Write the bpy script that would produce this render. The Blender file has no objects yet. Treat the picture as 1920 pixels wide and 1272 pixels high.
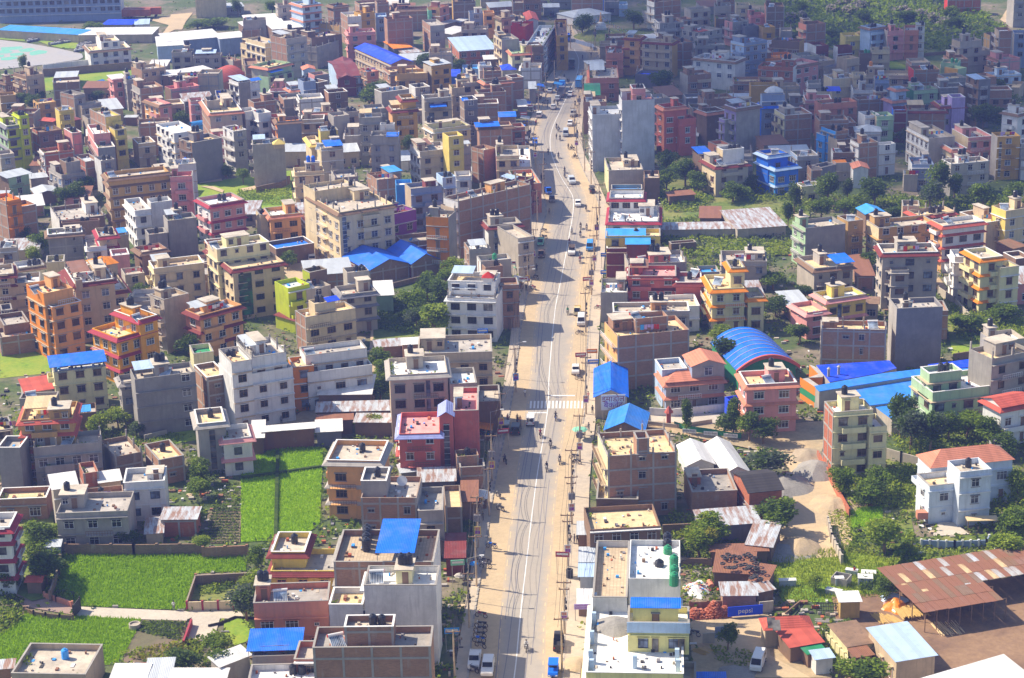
import bpy, bmesh, math, random, re
from mathutils import Vector, Matrix
from math import radians, sin, cos, pi
R_ = random.Random(7)
scene = bpy.context.scene
col = scene.collection
# ---------------------------------------------------------------- camera
PITCH, ROLL, FPX, CAM_H = radians(19.0), radians(1.35), 3800.0, 141.0
fw = Vector((0, cos(PITCH), -sin(PITCH)))
up0 = Vector((0, sin(PITCH), cos(PITCH)))
rt = Vector((1, 0, 0)) * cos(ROLL) - up0 * sin(ROLL)
up = Vector((1, 0, 0)) * sin(ROLL) + up0 * cos(ROLL)
cam_d = bpy.data.cameras.new('camera')
cam = bpy.data.objects.new('camera', cam_d)
col.objects.link(cam)
m = Matrix((rt, up, -fw)).transposed().to_4x4()
m.translation = Vector((0, 0, CAM_H))
cam.matrix_world = m
cam_d.sensor_width = 36
cam_d.lens = FPX / 1920 * 36
cam_d.clip_start = 1
cam_d.clip_end = 8000
scene.camera = cam
# ---------------------------------------------------------------- light
SUN_EL, SUN_AZ = radians(44), radians(22)      # the light travels right and a little towards the camera
w = bpy.data.worlds.new('World')
scene.world = w
w.use_nodes = True
nt = w.node_tree
sky = nt.nodes.new('ShaderNodeTexSky')
sky.sky_type = 'NISHITA'
sky.sun_disc = False
sky.sun_elevation = SUN_EL
sky.sun_rotation = radians(-68)
sky.air_density = 1.0
sky.dust_density = 1.0
nt.links.new(sky.outputs[0], nt.nodes['Background'].inputs[0])
nt.nodes['Background'].inputs[1].default_value = 0.108
sd = bpy.data.lights.new('sun', 'SUN')
sd.energy = 4.9
sd.angle = radians(0.5)
sd.color = (1.0, 0.89, 0.70)
so = bpy.data.objects.new('sun', sd)
col.objects.link(so)
ldir = Vector((cos(SUN_AZ) * cos(SUN_EL), -sin(SUN_AZ) * cos(SUN_EL), -sin(SUN_EL)))
so.rotation_euler = ldir.to_track_quat('-Z', 'Y').to_euler()
so.location = (-200, 300, 400)
scene.view_settings.view_transform = 'Standard'
scene.view_settings.look = 'None'
scene.view_settings.exposure = 0.68
scene.view_settings.gamma = 1
scene.view_settings.use_curve_mapping = False
scene.cycles.volume_bounces = 1
scene.cycles.max_bounces = 6
scene.cycles.diffuse_bounces = 3
scene.cycles.transparent_max_bounces = 24
# ---------------------------------------------------------------- survey helpers
TL = {}
for k in range(4):
 TL['A%d' % k] = (480 * k, 954, 4); TL['B%d' % k] = (480 * k, 636, 4); TL['C%d' % k] = (480 * k, 318, 4)
for k in range(6):
 TL['D%d' % k] = (320 * k, 140, 6); TL['E%d' % k] = (320 * k, 0, 6)
TL['S'] = (0, 0, 1)
def px(tile, x, y):
 ox, oy, s = TL[tile]
 return ox + x / s, oy + y / s
def at(tile, x, y, z=0.0):
 """world point at height z that the survey photo tile shows at x, y"""
 X, Y = px(tile, x, y)
 d = fw * FPX + rt * (X - 960) - up * (Y - 636)
 t = (z - CAM_H) / d.z
 return Vector((d.x * t, d.y * t, z))
def pts(tile, s, z=0.0):
 return [at(tile, *map(float, p.split(',')), z) for p in s.split()]
# ---------------------------------------------------------------- objects
def tag(o, label=None, cat=None, group=None, kind=None):
 if label: o['label'] = label
 if cat: o['category'] = cat
 if group: o['group'] = group
 if kind: o['kind'] = kind
 return o
def empty(name, loc, rz=0.0):
 o = bpy.data.objects.new(name, None)
 o.empty_display_size = 0.3
 o.location = loc
 o.rotation_euler = (0, 0, rz)
 col.objects.link(o)
 return o
def inst(name, mesh, parent=None, loc=(0, 0, 0), rot=(0, 0, 0), sc=(1, 1, 1)):
 o = bpy.data.objects.new(name, mesh)
 o.location = loc
 o.rotation_euler = rot
 o.scale = sc
 col.objects.link(o)
 if parent: o.parent = parent
 return o
def copy_tree(o, parent=None):
 c = o.copy()
 col.objects.link(c)
 if parent: c.parent = parent
 for ch in o.children:
  copy_tree(ch, c)
 return c
class MB:
 """collects faces, then links them as one mesh object"""
 def __init__(s):
  s.v = []; s.f = []; s.m = []; s.mats = []
 def mi(s, mat):
  if mat not in s.mats: s.mats.append(mat)
  return s.mats.index(mat)
 def face(s, vs, mat):
  i = len(s.v)
  s.v += [tuple(v) for v in vs]
  s.f.append(tuple(range(i, i + len(vs))))
  s.m.append(s.mi(mat))
 def box(s, x0, x1, y0, y1, z0, z1, mat, skip=''):
  i = len(s.v)
  s.v += [(x0, y0, z0), (x1, y0, z0), (x1, y1, z0), (x0, y1, z0), (x0, y0, z1), (x1, y0, z1), (x1, y1, z1), (x0, y1, z1)]
  F = {'d': (0, 3, 2, 1), 'u': (4, 5, 6, 7), 'f': (0, 1, 5, 4), 'r': (1, 2, 6, 5), 'b': (2, 3, 7, 6), 'l': (3, 0, 4, 7)}
  k = s.mi(mat)
  for n, f in F.items():
   if n in skip: continue
   s.f.append(tuple(i + a for a in f)); s.m.append(k)
 def bar(s, a, b, r, mat, n=6, r2=None):
  a, b = Vector(a), Vector(b)
  r2 = r if r2 is None else r2
  d = (b - a).normalized()
  q = d.orthogonal().normalized(); w_ = d.cross(q)
  i = len(s.v)
  for c, rr in ((a, r), (b, r2)):
   for k in range(n):
    t = 2 * pi * k / n
    s.v.append(tuple(c + q * cos(t) * rr + w_ * sin(t) * rr))
  k_ = s.mi(mat)
  for k in range(n):
   s.f.append((i + k, i + (k + 1) % n, i + n + (k + 1) % n, i + n + k)); s.m.append(k_)
  s.f.append(tuple(i + k for k in range(n))[::-1]); s.m.append(k_)
  s.f.append(tuple(i + n + k for k in range(n))); s.m.append(k_)
 def lathe(s, prof, mat, n=10, c=(0, 0)):
  i = len(s.v); k_ = s.mi(mat)
  for r, z in prof:
   for k in range(n):
    t = 2 * pi * k / n
    s.v.append((c[0] + r * cos(t), c[1] + r * sin(t), z))
  for j in range(len(prof) - 1):
   for k in range(n):
    s.f.append((i + j * n + k, i + j * n + (k + 1) % n, i + (j + 1) * n + (k + 1) % n, i + (j + 1) * n + k)); s.m.append(k_)
  s.f.append(tuple(i + (len(prof) - 1) * n + k for k in range(n))); s.m.append(k_)
 def slab(s, quad, th, mat):
  """four top corners in order, thickness downwards"""
  q = [Vector(p) for p in quad]
  b = [p - Vector((0, 0, th)) for p in q]
  s.face(q, mat); s.face(b[::-1], mat)
  for k in range(len(q)):
   j = (k + 1) % len(q)
   s.face([b[k], b[j], q[j], q[k]], mat)
 def mesh(s, name):
  me = bpy.data.meshes.new(name)
  me.from_pydata(s.v, [], s.f)
  for mt in s.mats: me.materials.append(mt)
  me.polygons.foreach_set('material_index', s.m)
  me.update()
  return me
 def obj(s, name, parent=None, loc=(0, 0, 0), rot=(0, 0, 0)):
  return inst(name, s.mesh(name), parent, loc, rot)
# ---------------------------------------------------------------- materials
PAL = dict(white=(.80, .78, .76), cream=(.74, .60, .40), beige=(.58, .46, .33), tan=(.52, .33, .15), peach=(.76, .42, .20),
 orange=(.74, .27, .07), amber=(.82, .38, .03), yellow=(.80, .62, .22), lemon=(.80, .72, .45), lime=(.55, .62, .05), palegreen=(.42, .56, .36),
 mint=(.28, .60, .42), grey=(.43, .395, .36), slate=(.22, .21, .23), cement=(.34, .315, .29), pink=(.70, .34, .32),
 coral=(.60, .18, .15), red=(.52, .045, .035), maroon=(.20, .05, .045), lilac=(.48, .38, .66), purple=(.28, .08, .36),
 blue=(.03, .17, .74), deepblue=(.012, .08, .72), paleblue=(.50, .62, .80), bluegrey=(.30, .36, .50), iceblue=(.70, .75, .84), skyblue=(.09, .34, .80), azure=(.07, .25, .72), brickred=(.42, .13, .07),
 brick=(.36, .20, .13), brown=(.24, .155, .105), ochre=(.56, .34, .11), salmon=(.60, .26, .18), paleyellow=(.80, .72, .36), rust=(.28, .14, .095),
 green=(.05, .25, .12), black=(.02, .02, .025), dark=(.05, .045, .045), roofred=(.50, .13, .10), tileblue=(.33, .36, .62),
 crimson=(.36, .06, .08), sheet=(.55, .58, .62), stone=(.50, .44, .37), sand=(.70, .54, .34), wood=(.55, .38, .16))
for _k, _c in PAL.items():
 _l = .3 * _c[0] + .6 * _c[1] + .1 * _c[2]
 PAL[_k] = tuple(min(.85, max(.008, _l + (a - _l) * 1.18)) for a in _c)
_mats = {}
def nodes(name):
 mt = bpy.data.materials.new(name)
 mt.use_nodes = True
 n = mt.node_tree
 return mt, n, n.nodes['Principled BSDF']
def N(n, kind, **kw):
 x = n.nodes.new(kind)
 for k, v in kw.items():
  if k.startswith('i_'):
   x.inputs[k[2:].replace('_', ' ')].default_value = v
  else: setattr(x, k, v)
 return x
def ramp(n, fac, stops):
 r = n.nodes.new('ShaderNodeValToRGB')
 e = r.color_ramp.elements
 while len(e) < len(stops): e.new(0.5)
 for k, (p, c) in enumerate(stops):
  e[k].position = p
  e[k].color = (*c, 1) if len(c) == 3 else c
 n.links.new(fac, r.inputs[0])
 return r.outputs[0]
def mix(n, fac, a, b, mode='MIX'):
 x = n.nodes.new('ShaderNodeMix')
 x.data_type = 'RGBA'; x.blend_type = mode
 for v, s in ((fac, x.inputs[0]), (a, x.inputs[6]), (b, x.inputs[7])):
  if hasattr(v, 'links') or hasattr(v, 'is_linked'): n.links.new(v, s)
  else: s.default_value = v if not isinstance(v, tuple) else (*v[:3], 1)
 return x.outputs[2]
def noise(n, vec, scale, detail=4, rough=.6):
 x = N(n, 'ShaderNodeTexNoise', i_Scale=scale, i_Detail=detail, i_Roughness=rough)
 if vec is not None: n.links.new(vec, x.inputs['Vector'])
 return x.outputs[0]
def bump(n, b, h, strength, dist):
 x = N(n, 'ShaderNodeBump', i_Strength=strength, i_Distance=dist)
 n.links.new(h, x.inputs['Height'])
 n.links.new(x.outputs[0], b.inputs['Normal'])
def tup(c, k): return tuple(min(.95, a * k) for a in c)
def mat(key):
 """'type:colour' -> cached procedural material"""
 if key in _mats: return _mats[key]
 typ, _, cn = key.partition(':')
 c = PAL.get(cn, (.5, .5, .5))
 mt, n, b = nodes(key.replace(':', '_'))
 b.inputs['Roughness'].default_value = .85
 tc = n.nodes.new('ShaderNodeTexCoord')
 O = tc.outputs['Object']
 geo = n.nodes.new('ShaderNodeNewGeometry')
 W = geo.outputs['Position']
 if typ in ('wall', 'conc'):
  big = noise(n, W, .35, 5, .65)
  mp = N(n, 'ShaderNodeMapping'); mp.inputs['Scale'].default_value = (1.6, 1.6, .16)
  n.links.new(W, mp.inputs[0])
  streak = noise(n, mp.outputs[0], 1.0, 4, .6)
  k = .62 if typ == 'conc' else .80
  c1 = mix(n, ramp(n, big, [(.32, (0, 0, 0)), (.72, (1, 1, 1))]), tup(c, k), tup(c, 1.06))
  dirt = tuple(a * .5 + .04 for a in c)
  c2 = mix(n, ramp(n, streak, [(.50, (0, 0, 0)), (.70, (.85, .85, .85) if typ == 'conc' else (.6, .6, .6))]), c1, dirt)
  fine = noise(n, W, 9, 2, .5)
  pt = ramp(n, noise(n, W, .55, 5, .75), [(.60, (0, 0, 0)), (.64, (.55, .55, .55))])
  c2 = mix(n, pt, c2, tuple(.45 * a + .14 for a in c))
  c3 = mix(n, .25, c2, mix(n, fine, tup(c, .6), tup(c, 1.3)))
  n.links.new(c3, b.inputs['Base Color'])
  bump(n, b, fine, .15, .03)
 elif typ in ('brick', 'blocks'):
  sx = N(n, 'ShaderNodeSeparateXYZ'); n.links.new(O, sx.inputs[0])
  ad = N(n, 'ShaderNodeMath', operation='ADD'); n.links.new(sx.outputs[0], ad.inputs[0]); n.links.new(sx.outputs[1], ad.inputs[1])
  cb = N(n, 'ShaderNodeCombineXYZ'); n.links.new(ad.outputs[0], cb.inputs[0]); n.links.new(sx.outputs[2], cb.inputs[1])
  bt = N(n, 'ShaderNodeTexBrick', i_Scale=1.0); n.links.new(cb.outputs[0], bt.inputs[0])
  bt.inputs['Brick Width'].default_value = .46; bt.inputs['Row Height'].default_value = .15
  bt.inputs['Mortar Size'].default_value = .014
  bt.inputs['Color1'].default_value = (*tup(c, 1.2), 1); bt.inputs['Color2'].default_value = (*tup(c, .75), 1)
  bt.inputs['Mortar'].default_value = (.34, .29, .24, 1)
  big = noise(n, W, .5, 5, .7)
  c1 = mix(n, ramp(n, big, [(.35, (0, 0, 0)), (.75, (1, 1, 1))]), mix(n, .45, bt.outputs[0], tup(c, .72)), mix(n, .35, bt.outputs[0], tup(c, 1.35)))
  mp = N(n, 'ShaderNodeMapping'); mp.inputs['Scale'].default_value = (.9, .9, .2); n.links.new(W, mp.inputs[0])
  st = noise(n, mp.outputs[0], 1.1, 3, .6)
  c2 = mix(n, ramp(n, st, [(.58, (0, 0, 0)), (.72, (.5, .5, .5))]), c1, (.40, .35, .29))
  n.links.new(c2, b.inputs['Base Color'])
  bump(n, b, bt.outputs[1], .3, -.02)
 elif typ == 'roof':
  big = noise(n, W, .30, 6, .7)
  spot = noise(n, W, 1.7, 5, .7)
  c1 = mix(n, ramp(n, big, [(.33, (0, 0, 0)), (.6, (1, 1, 1))]), tup(c, .72), tup(c, 1.2))
  c2 = mix(n, ramp(n, spot, [(.56, (0, 0, 0)), (.72, (.8, .8, .8))]), c1, tuple(a * .42 + .02 for a in c))
  n.links.new(c2, b.inputs['Base Color'])
  bump(n, b, spot, .25, .04)
 elif typ == 'tiles':      # paved roof terraces
  bt = N(n, 'ShaderNodeTexBrick', i_Scale=1.0); n.links.new(O, bt.inputs[0])
  bt.offset = 0
  bt.inputs['Brick Width'].default_value = .5; bt.inputs['Row Height'].default_value = .5; bt.inputs['Mortar Size'].default_value = .03
  bt.inputs['Color1'].default_value = (*tup(c, 1.05), 1); bt.inputs['Color2'].default_value = (*tup(c, .85), 1); bt.inputs['Mortar'].default_value = (*tup(c, .5), 1)
  n.links.new(mix(n, ramp(n, noise(n, W, .6, 4), [(.4, (0, 0, 0)), (.7, (.5, .5, .5))]), bt.outputs[0], tup(c, .6)), b.inputs['Base Color'])
 elif typ in ('sheet', 'rusty', 'tile'):
  wv = N(n, 'ShaderNodeTexWave', i_Scale=(1.25 if typ != 'tile' else 1.6), i_Distortion=0.0)
  wv.bands_direction = 'X' if typ != 'tile' else 'Z'
  wv.wave_profile = 'SIN'
  n.links.new(O, wv.inputs[0])
  sp = noise(n, W, .8, 4, .65)
  mp = N(n, 'ShaderNodeMapping'); mp.inputs['Scale'].default_value = (1.1, .02, .02); n.links.new(O, mp.inputs[0])
  pan = N(n, 'ShaderNodeTexWhiteNoise'); pan.noise_dimensions = '1D'
  sx = N(n, 'ShaderNodeSeparateXYZ'); n.links.new(O, sx.inputs[0])
  fl = N(n, 'ShaderNodeMath', operation='FLOOR'); ml = N(n, 'ShaderNodeMath', operation='MULTIPLY'); ml.inputs[1].default_value = 1.15
  n.links.new(sx.outputs[0], ml.inputs[0]); n.links.new(ml.outputs[0], fl.inputs[0]); n.links.new(fl.outputs[0], pan.inputs['W'])
  a = mix(n, pan.outputs[0], tup(c, .86), tup(c, 1.08))
  if typ == 'rusty':
   mp2 = N(n, 'ShaderNodeMapping'); mp2.inputs['Scale'].default_value = (1.3, .25, .25); n.links.new(O, mp2.inputs[0])
   rs = noise(n, mp2.outputs[0], 1.0, 5, .7)
   a = mix(n, ramp(n, rs, [(.42, (0, 0, 0)), (.60, (1, 1, 1))]), a, mix(n, sp, (.16, .06, .03), (.42, .20, .10)))
  else:
   a = mix(n, ramp(n, sp, [(.52, (0, 0, 0)), (.75, (.55, .55, .55))]), a, tup(c, .55))
  if typ == 'sheet': a = mix(n, ramp(n, noise(n, W, .25, 5, .7), [(.48, (0, 0, 0)), (.7, (.5, .5, .5))]), a, tuple(.5 * v + .18 for v in c))
  a = mix(n, .18, a, mix(n, wv.outputs[1], tup(c, .5), tup(c, 1.1)))
  n.links.new(a, b.inputs['Base Color'])
  b.inputs['Roughness'].default_value = .55 if typ != 'tile' else .8
  b.inputs['Specular IOR Level'].default_value = .25
  bump(n, b, wv.outputs[1], .5, .05)
 elif typ == 'glass':
  b.inputs['Base Color'].default_value = (*tuple(a * 1 for a in c), 1)
  b.inputs['Roughness'].default_value = .2
  b.inputs['Specular IOR Level'].default_value = .35
  n.links.new(mix(n, ramp(n, noise(n, W, .5, 2), [(.4, (0, 0, 0)), (.65, (1, 1, 1))]), tup(c, .12), tup(c, .75)), b.inputs['Base Color'])
 elif typ == 'gloss':
  n.links.new(mix(n, ramp(n, noise(n, W, 3, 3), [(.5, (0, 0, 0)), (.8, (.35, .35, .35))]), c, tuple(a * .6 + .08 for a in c)), b.inputs['Base Color'])
  b.inputs['Roughness'].default_value = .3
 elif typ == 'leaf':
  oi = N(n, 'ShaderNodeObjectInfo')
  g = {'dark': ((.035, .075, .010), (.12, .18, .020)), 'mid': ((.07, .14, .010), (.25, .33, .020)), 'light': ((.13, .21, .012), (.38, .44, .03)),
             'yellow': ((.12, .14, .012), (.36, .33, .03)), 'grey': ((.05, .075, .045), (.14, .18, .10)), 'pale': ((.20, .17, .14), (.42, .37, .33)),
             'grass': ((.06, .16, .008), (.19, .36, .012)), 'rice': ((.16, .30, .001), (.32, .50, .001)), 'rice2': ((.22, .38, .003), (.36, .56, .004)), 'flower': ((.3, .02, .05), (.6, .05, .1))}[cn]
  f = noise(n, W, 1.1, 4, .7)
  a = mix(n, ramp(n, f, [(.33, (0, 0, 0)), (.68, (1, 1, 1))]), g[0], g[1])
  n.links.new(a, b.inputs['Base Color'])
  b.inputs['Roughness'].default_value = .6
  b.inputs['Specular IOR Level'].default_value = .25
  tr = n.nodes.new('ShaderNodeBsdfTranslucent'); ms = n.nodes.new('ShaderNodeMixShader'); ms.inputs[0].default_value = .4
  n.links.new(mix(n, .5, a, tup(g[1], 1.3)), tr.inputs[0]); n.links.new(b.outputs[0], ms.inputs[1]); n.links.new(tr.outputs[0], ms.inputs[2])
  n.links.new(ms.outputs[0], n.nodes['Material Output'].inputs['Surface'])
 else:                      # flat paint
  n.links.new(mix(n, noise(n, W, 2.2, 4, .65), tup(c, .75), tup(c, 1.12)), b.inputs['Base Color'])
 _mats[key] = mt
 return mt
def gmat(name, stops_a, stops_b, s1=.05, s2=.6, b_amt=.5, bm=.3, thr=(.42, .58)):
 """ground: two colour pairs mixed by a large noise and broken by a fine one"""
 mt, n, b = nodes(name)
 geo = n.nodes.new('ShaderNodeNewGeometry'); W = geo.outputs['Position']
 A = mix(n, ramp(n, noise(n, W, s2, 6, .7), [(.3, (0, 0, 0)), (.7, (1, 1, 1))]), *stops_a)
 B = mix(n, ramp(n, noise(n, W, s2 * 1.7, 6, .7), [(.3, (0, 0, 0)), (.7, (1, 1, 1))]), *stops_b)
 f = ramp(n, noise(n, W, s1, 7, .62), [(thr[0], (0, 0, 0)), (thr[1], (1, 1, 1))])
 n.links.new(mix(n, f, A, B), b.inputs['Base Color'])
 b.inputs['Roughness'].default_value = .95
 bump(n, b, noise(n, W, s2 * 4, 4, .6), bm, .15)
 return mt
# ---------------------------------------------------------------- ground
G_MIX = gmat('ground_dirt_and_weeds', ((.12, .095, .065), (.30, .24, .165)), ((.03, .06, .013), (.11, .15, .03)), .05, .5, thr=(.40, .55))
G_DIRT = gmat('ground_dirt', ((.36, .25, .14), (.56, .41, .24)), ((.28, .22, .14), (.46, .36, .22)), .12, .7)
G_SAND = gmat('ground_sand', ((.50, .37, .22), (.62, .46, .28)), ((.42, .32, .20), (.56, .42, .26)), .10, .9)
G_BROWN = gmat('ground_timber_yard', ((.15, .09, .06), (.26, .15, .09)), ((.24, .14, .08), (.34, .21, .12)), .10, .7)
G_GRASS = gmat('ground_grass', ((.10, .21, .01), (.24, .37, .02)), ((.18, .27, .015), (.34, .38, .03)), .09, .9)
G_SCRUB = gmat('ground_scrub', ((.07, .12, .015), (.16, .22, .03)), ((.16, .18, .03), (.27, .26, .07)), .10, .8)
G_RICE = gmat('ground_rice', ((.09, .19, .001), (.20, .34, .001)), ((.11, .22, .001), (.23, .37, .002)), .15, 1.5)
G_RICE2 = gmat('ground_rice_bright', ((.16, .30, .003), (.26, .42, .004)), ((.18, .32, .003), (.3, .45, .005)), .15, 1.5)
G_SOIL = gmat('ground_soil', ((.17, .12, .085), (.26, .18, .125)), ((.12, .10, .06), (.16, .15, .07)), .15, 1.2)
G_PAVE = gmat('ground_paving', ((.50, .43, .34), (.62, .55, .45)), ((.44, .38, .31), (.56, .50, .42)), .12, 1.1)
G_BRICKP = gmat('ground_brick_paving', ((.30, .19, .15), (.40, .27, .22)), ((.28, .2, .17), (.36, .26, .22)), .2, 1.5)
G_GREY = gmat('ground_grey_track', ((.34, .33, .34), (.42, .41, .41)), ((.36, .33, .31), (.44, .42, .40)), .06, .5)
G_COURT = gmat('ground_court_green', ((.14, .42, .32), (.20, .50, .38)), ((.16, .42, .32), (.22, .5, .4)), .1, .6)
G_WATER = gmat('ground_pale_water', ((.50, .52, .60), (.75, .76, .82)), ((.55, .55, .6), (.8, .8, .85)), .2, .8)
b_ = MB()
S_ = 2400
K_ = 12
for i in range(K_):
 for j in range(K_):
  x0, x1 = -S_ + 2 * S_ * i / K_, -S_ + 2 * S_ * (i + 1) / K_
  y0, y1 = -S_ + 2 * S_ * j / K_, -S_ + 2 * S_ * (j + 1) / K_
  b_.face([(x0, y0, 0), (x1, y0, 0), (x1, y1, 0), (x0, y1, 0)], G_MIX)
tag(b_.obj('ground'), kind='structure')
_layer = [0]
def patch(name, m_, tile, s, kind='structure', lift=None):
 _layer[0] += 1
 z = lift if lift is not None else .02 + .004 * _layer[0]
 P = pts(tile, s)
 b = MB()
 b.face([(p.x, p.y, z) for p in P], m_)
 o = b.obj(name)
 me = o.data
 bm = bmesh.new(); bm.from_mesh(me)
 bmesh.ops.triangulate(bm, faces=bm.faces[:])
 for f in bm.faces:
  if f.normal.z < 0: f.normal_flip()
 bm.to_mesh(me); bm.free()
 tag(o, kind=kind)
 return P
GROUND = '''
grass lawn S|60,150 250,128 262,158 205,172 120,165 60,176
grass lawn S|300,395 545,330 548,400 450,400 370,360
grass lawn S|365,345 545,320 550,395 455,398 372,364
grass lawn S|1660,110 1760,100 1765,128 1670,130
grass scrubland S|1440,0 1800,0 1890,60 1860,110 1740,95 1560,90 1440,40
grass lawn S|1780,620 1830,600 1835,660 1785,665
grass lawn S|0,655 90,655 95,700 0,710
grass lawn S|270,800 368,795 372,825 290,840
grass lawn S|1280,372 1500,360 1490,400 1290,392
grass lawn S|1420,440 1480,440 1485,480 1425,478
dirt lane S|1760,520 1790,560 1840,620 1860,640 1820,620 1780,580 1750,530
grass grassland S|1440,1040 1560,1030 1680,1050 1700,1080 1640,1120 1560,1130 1470,1130 1440,1090
scrub garden S|1550,950 1700,930 1720,1030 1560,1040
scrub garden S|1690,1010 1900,1000 1900,1060 1690,1075
scrub garden S|1550,860 1740,860 1740,960 1590,960
sand dirt_lane S|1440,840 1545,815 1560,900 1600,1010 1575,1045 1480,1050 1450,1010 1490,960 1480,880
dirt construction_yard S|1290,1150 1440,1140 1445,1200 1560,1240 1560,1272 1300,1272
sand forecourt S|1295,1165 1430,1160 1445,1230 1520,1272 1420,1272 1330,1210 1300,1205
brown timber_yard S|1560,1120 1700,1110 1920,1080 1990,1400 1600,1400 1570,1180
scrub garden S|1290,960 1430,960 1450,1060 1300,1060
rice paddy_field A0|480,340 560,320 1850,330 1845,470 1460,490 1400,700 1385,765 600,735 590,640 400,620
rice paddy_field A0|200,790 1060,835 1020,930 900,1170 700,1180 100,1180 0,1180 -200,1120 -120,1000 40,930
rice2 paddy_field S|452,868 520,842 606,840 600,985 560,1012 452,1018
rice2 paddy_field S|1595,955 1655,950 1655,985 1595,992
soil crop_field A0|1560,20 1810,20 1800,260 1540,265
soil vegetable_plot A0|1060,840 1400,845 1370,1000 1240,1150 900,1160 1020,930
scrub vegetable_plot A0|1460,560 1840,500 1850,640 1700,690 1430,690
pave paved_path A0|600,740 1400,775 1405,845 1050,835 550,810
brickp brick_courtyard A0|190,600 330,640 560,700 540,800 180,740 60,690
pave driveway A0|1400,770 1800,770 1840,830 1650,830 1600,1000 1430,980 1380,995 1440,820 1400,840
grass round_lawn A0|1680,860 1780,830 1900,840 1940,900 1900,990 1760,1030 1680,960
sand forecourt C1|180,620 420,590 640,650 640,720 600,820 250,830 170,740
dirt lane C1|940,850 1220,790 1240,830 990,900
grey running_track E0|-400,440 0,455 300,490 700,560 920,610 940,650 880,680 480,735 -400,830
court sports_court E0|10,540 240,528 265,545 190,565 20,580
court sports_court E0|200,565 350,545 400,560 330,590 230,590
court sports_court E0|340,590 440,570 535,580 520,605 360,632 330,620
court sports_court E0|110,610 250,597 280,610 250,630 120,637
court sports_court E0|-60,580 90,570 150,590 80,610 -60,610
court sports_court E0|-60,625 50,620 40,650 -60,655
court sports_court E0|10,660 160,640 215,660 100,685 10,685
grass infield E0|-100,405 300,400 280,470 0,450 -100,440
grass infield E0|430,470 560,450 700,430 1000,440 990,560 700,550 560,520
sand campus_yard E0|1680,230 1900,190 2100,160 2140,180 1990,330 1800,420 1900,290
sand campus_yard E1|0,170 250,150 170,250 130,340 0,340
water pond E5|900,390 960,430 1060,420 1110,370 1210,410 1190,440 1060,450 1050,500 930,520 900,470 925,430
sand lane E5|1650,230 1760,60 1800,60 1740,150 1730,240 1800,270 1700,260
sand lane C0|1490,90 1660,75 1670,90 1500,110
sand lane C0|1500,130 1600,130 1680,160 1670,180 1580,150
sand lane C0|1800,150 2000,110 2010,140 1830,170
pave patio A3|1280,110 1400,110 1510,200 1240,215 1240,170
sand bare_patch S|700,560 780,600 775,700 690,700
dirt lane S|555,780 590,760 600,790 480,830 440,830 400,850 400,840 500,790
dirt lane S|1440,800 1560,790 1540,850 1440,850 1190,800 1250,780 1400,790
grass verge S|780,620 840,630 840,700 800,690
pave banquet_yard S|1180,770 1380,780 1375,800 1180,790
scrub overgrown_lot S|1240,350 1500,350 1520,400 1500,480 1400,480 1250,480
scrub overgrown_lot S|1260,270 1330,270 1330,350 1220,350
scrub overgrown_lot S|1770,560 1920,600 1920,700 1840,660 1780,640
scrub overgrown_lot S|700,560 840,560 840,640 700,660
scrub overgrown_lot S|440,1110 490,1090 495,1130 440,1150
scrub overgrown_lot S|0,960 100,960 105,1120 60,1130 0,1100
scrub overgrown_lot S|1670,780 1860,780 1880,860 1740,870
scrub overgrown_lot S|1540,60 1860,40 1880,110 1820,150 1740,140
'''
_g = dict(grass=G_GRASS, dirt=G_DIRT, sand=G_SAND, brown=G_BROWN, scrub=G_SCRUB, rice=G_RICE, rice2=G_RICE2, soil=G_SOIL, pave=G_PAVE, brickp=G_BRICKP,
          grey=G_GREY, court=G_COURT, water=G_WATER)
PATCH = []
for ln in GROUND.strip().splitlines():
 h, s = ln.split('|')
 k, nm, t = h.split()
 PATCH.append((k, nm, patch(nm, _g[k], t, s)))
# ---------------------------------------------------------------- road
# y, kerb left, asphalt left, centre, asphalt right, kerb right, sidewalk right edge, sidewalk left edge
ROAD = '''
1420 858 915 938 1010 1052 1096 835
1272 877 930 964 1022 1056 1099 852
1163 888 937 975 1024 1060 1101 868
1030 909 951 990 1036 1067 1103 889
900 929 967 1006 1046 1075 1106 908
776 955 985 1026 1064 1096 1118 936
700 966 994 1030 1068 1098 1120 948
588 981 1004 1040 1082 1106 1126 964
525 996 1014 1052 1088 1112 1130 978
478 1004 1020 1061 1096 1119 1134 988
433 1014 1028 1069 1102 1123 1136 992
403 1024 1034 1074 1104 1124 1138 996
378 1022 1036 1075 1102 1121 1136 996
363 1016 1032 1071 1098 1114 1130 996
340 1008 1020 1056 1086 1104 1120 994
318 1003 1010 1045 1078 1093 1110 990
285 999 1004 1033 1066 1081 1094 988
257 999 1004 1032 1064 1080 1092 988
233 1003 1008 1039 1068 1081 1092 992
203 1015 1018 1053 1076 1085 1096 1003
178 1024 1030 1065 1084 1091 1102 1012
153 1040 1046 1077 1096 1101 1110 1024
130 1056 1060 1084 1102 1106 1114 1040
112 1062 1066 1085 1106 1116 1124 1050
96 1060 1064 1078 1098 1126 1132 1050
80 1058 1060 1069 1082 1096 1098 1050
62 1056 1057 1063 1072 1078 1082 1048
45 1052 1053 1059 1066 1071 1076 1044
'''
rows = [list(map(float, l.split())) for l in ROAD.strip().splitlines()]
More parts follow.
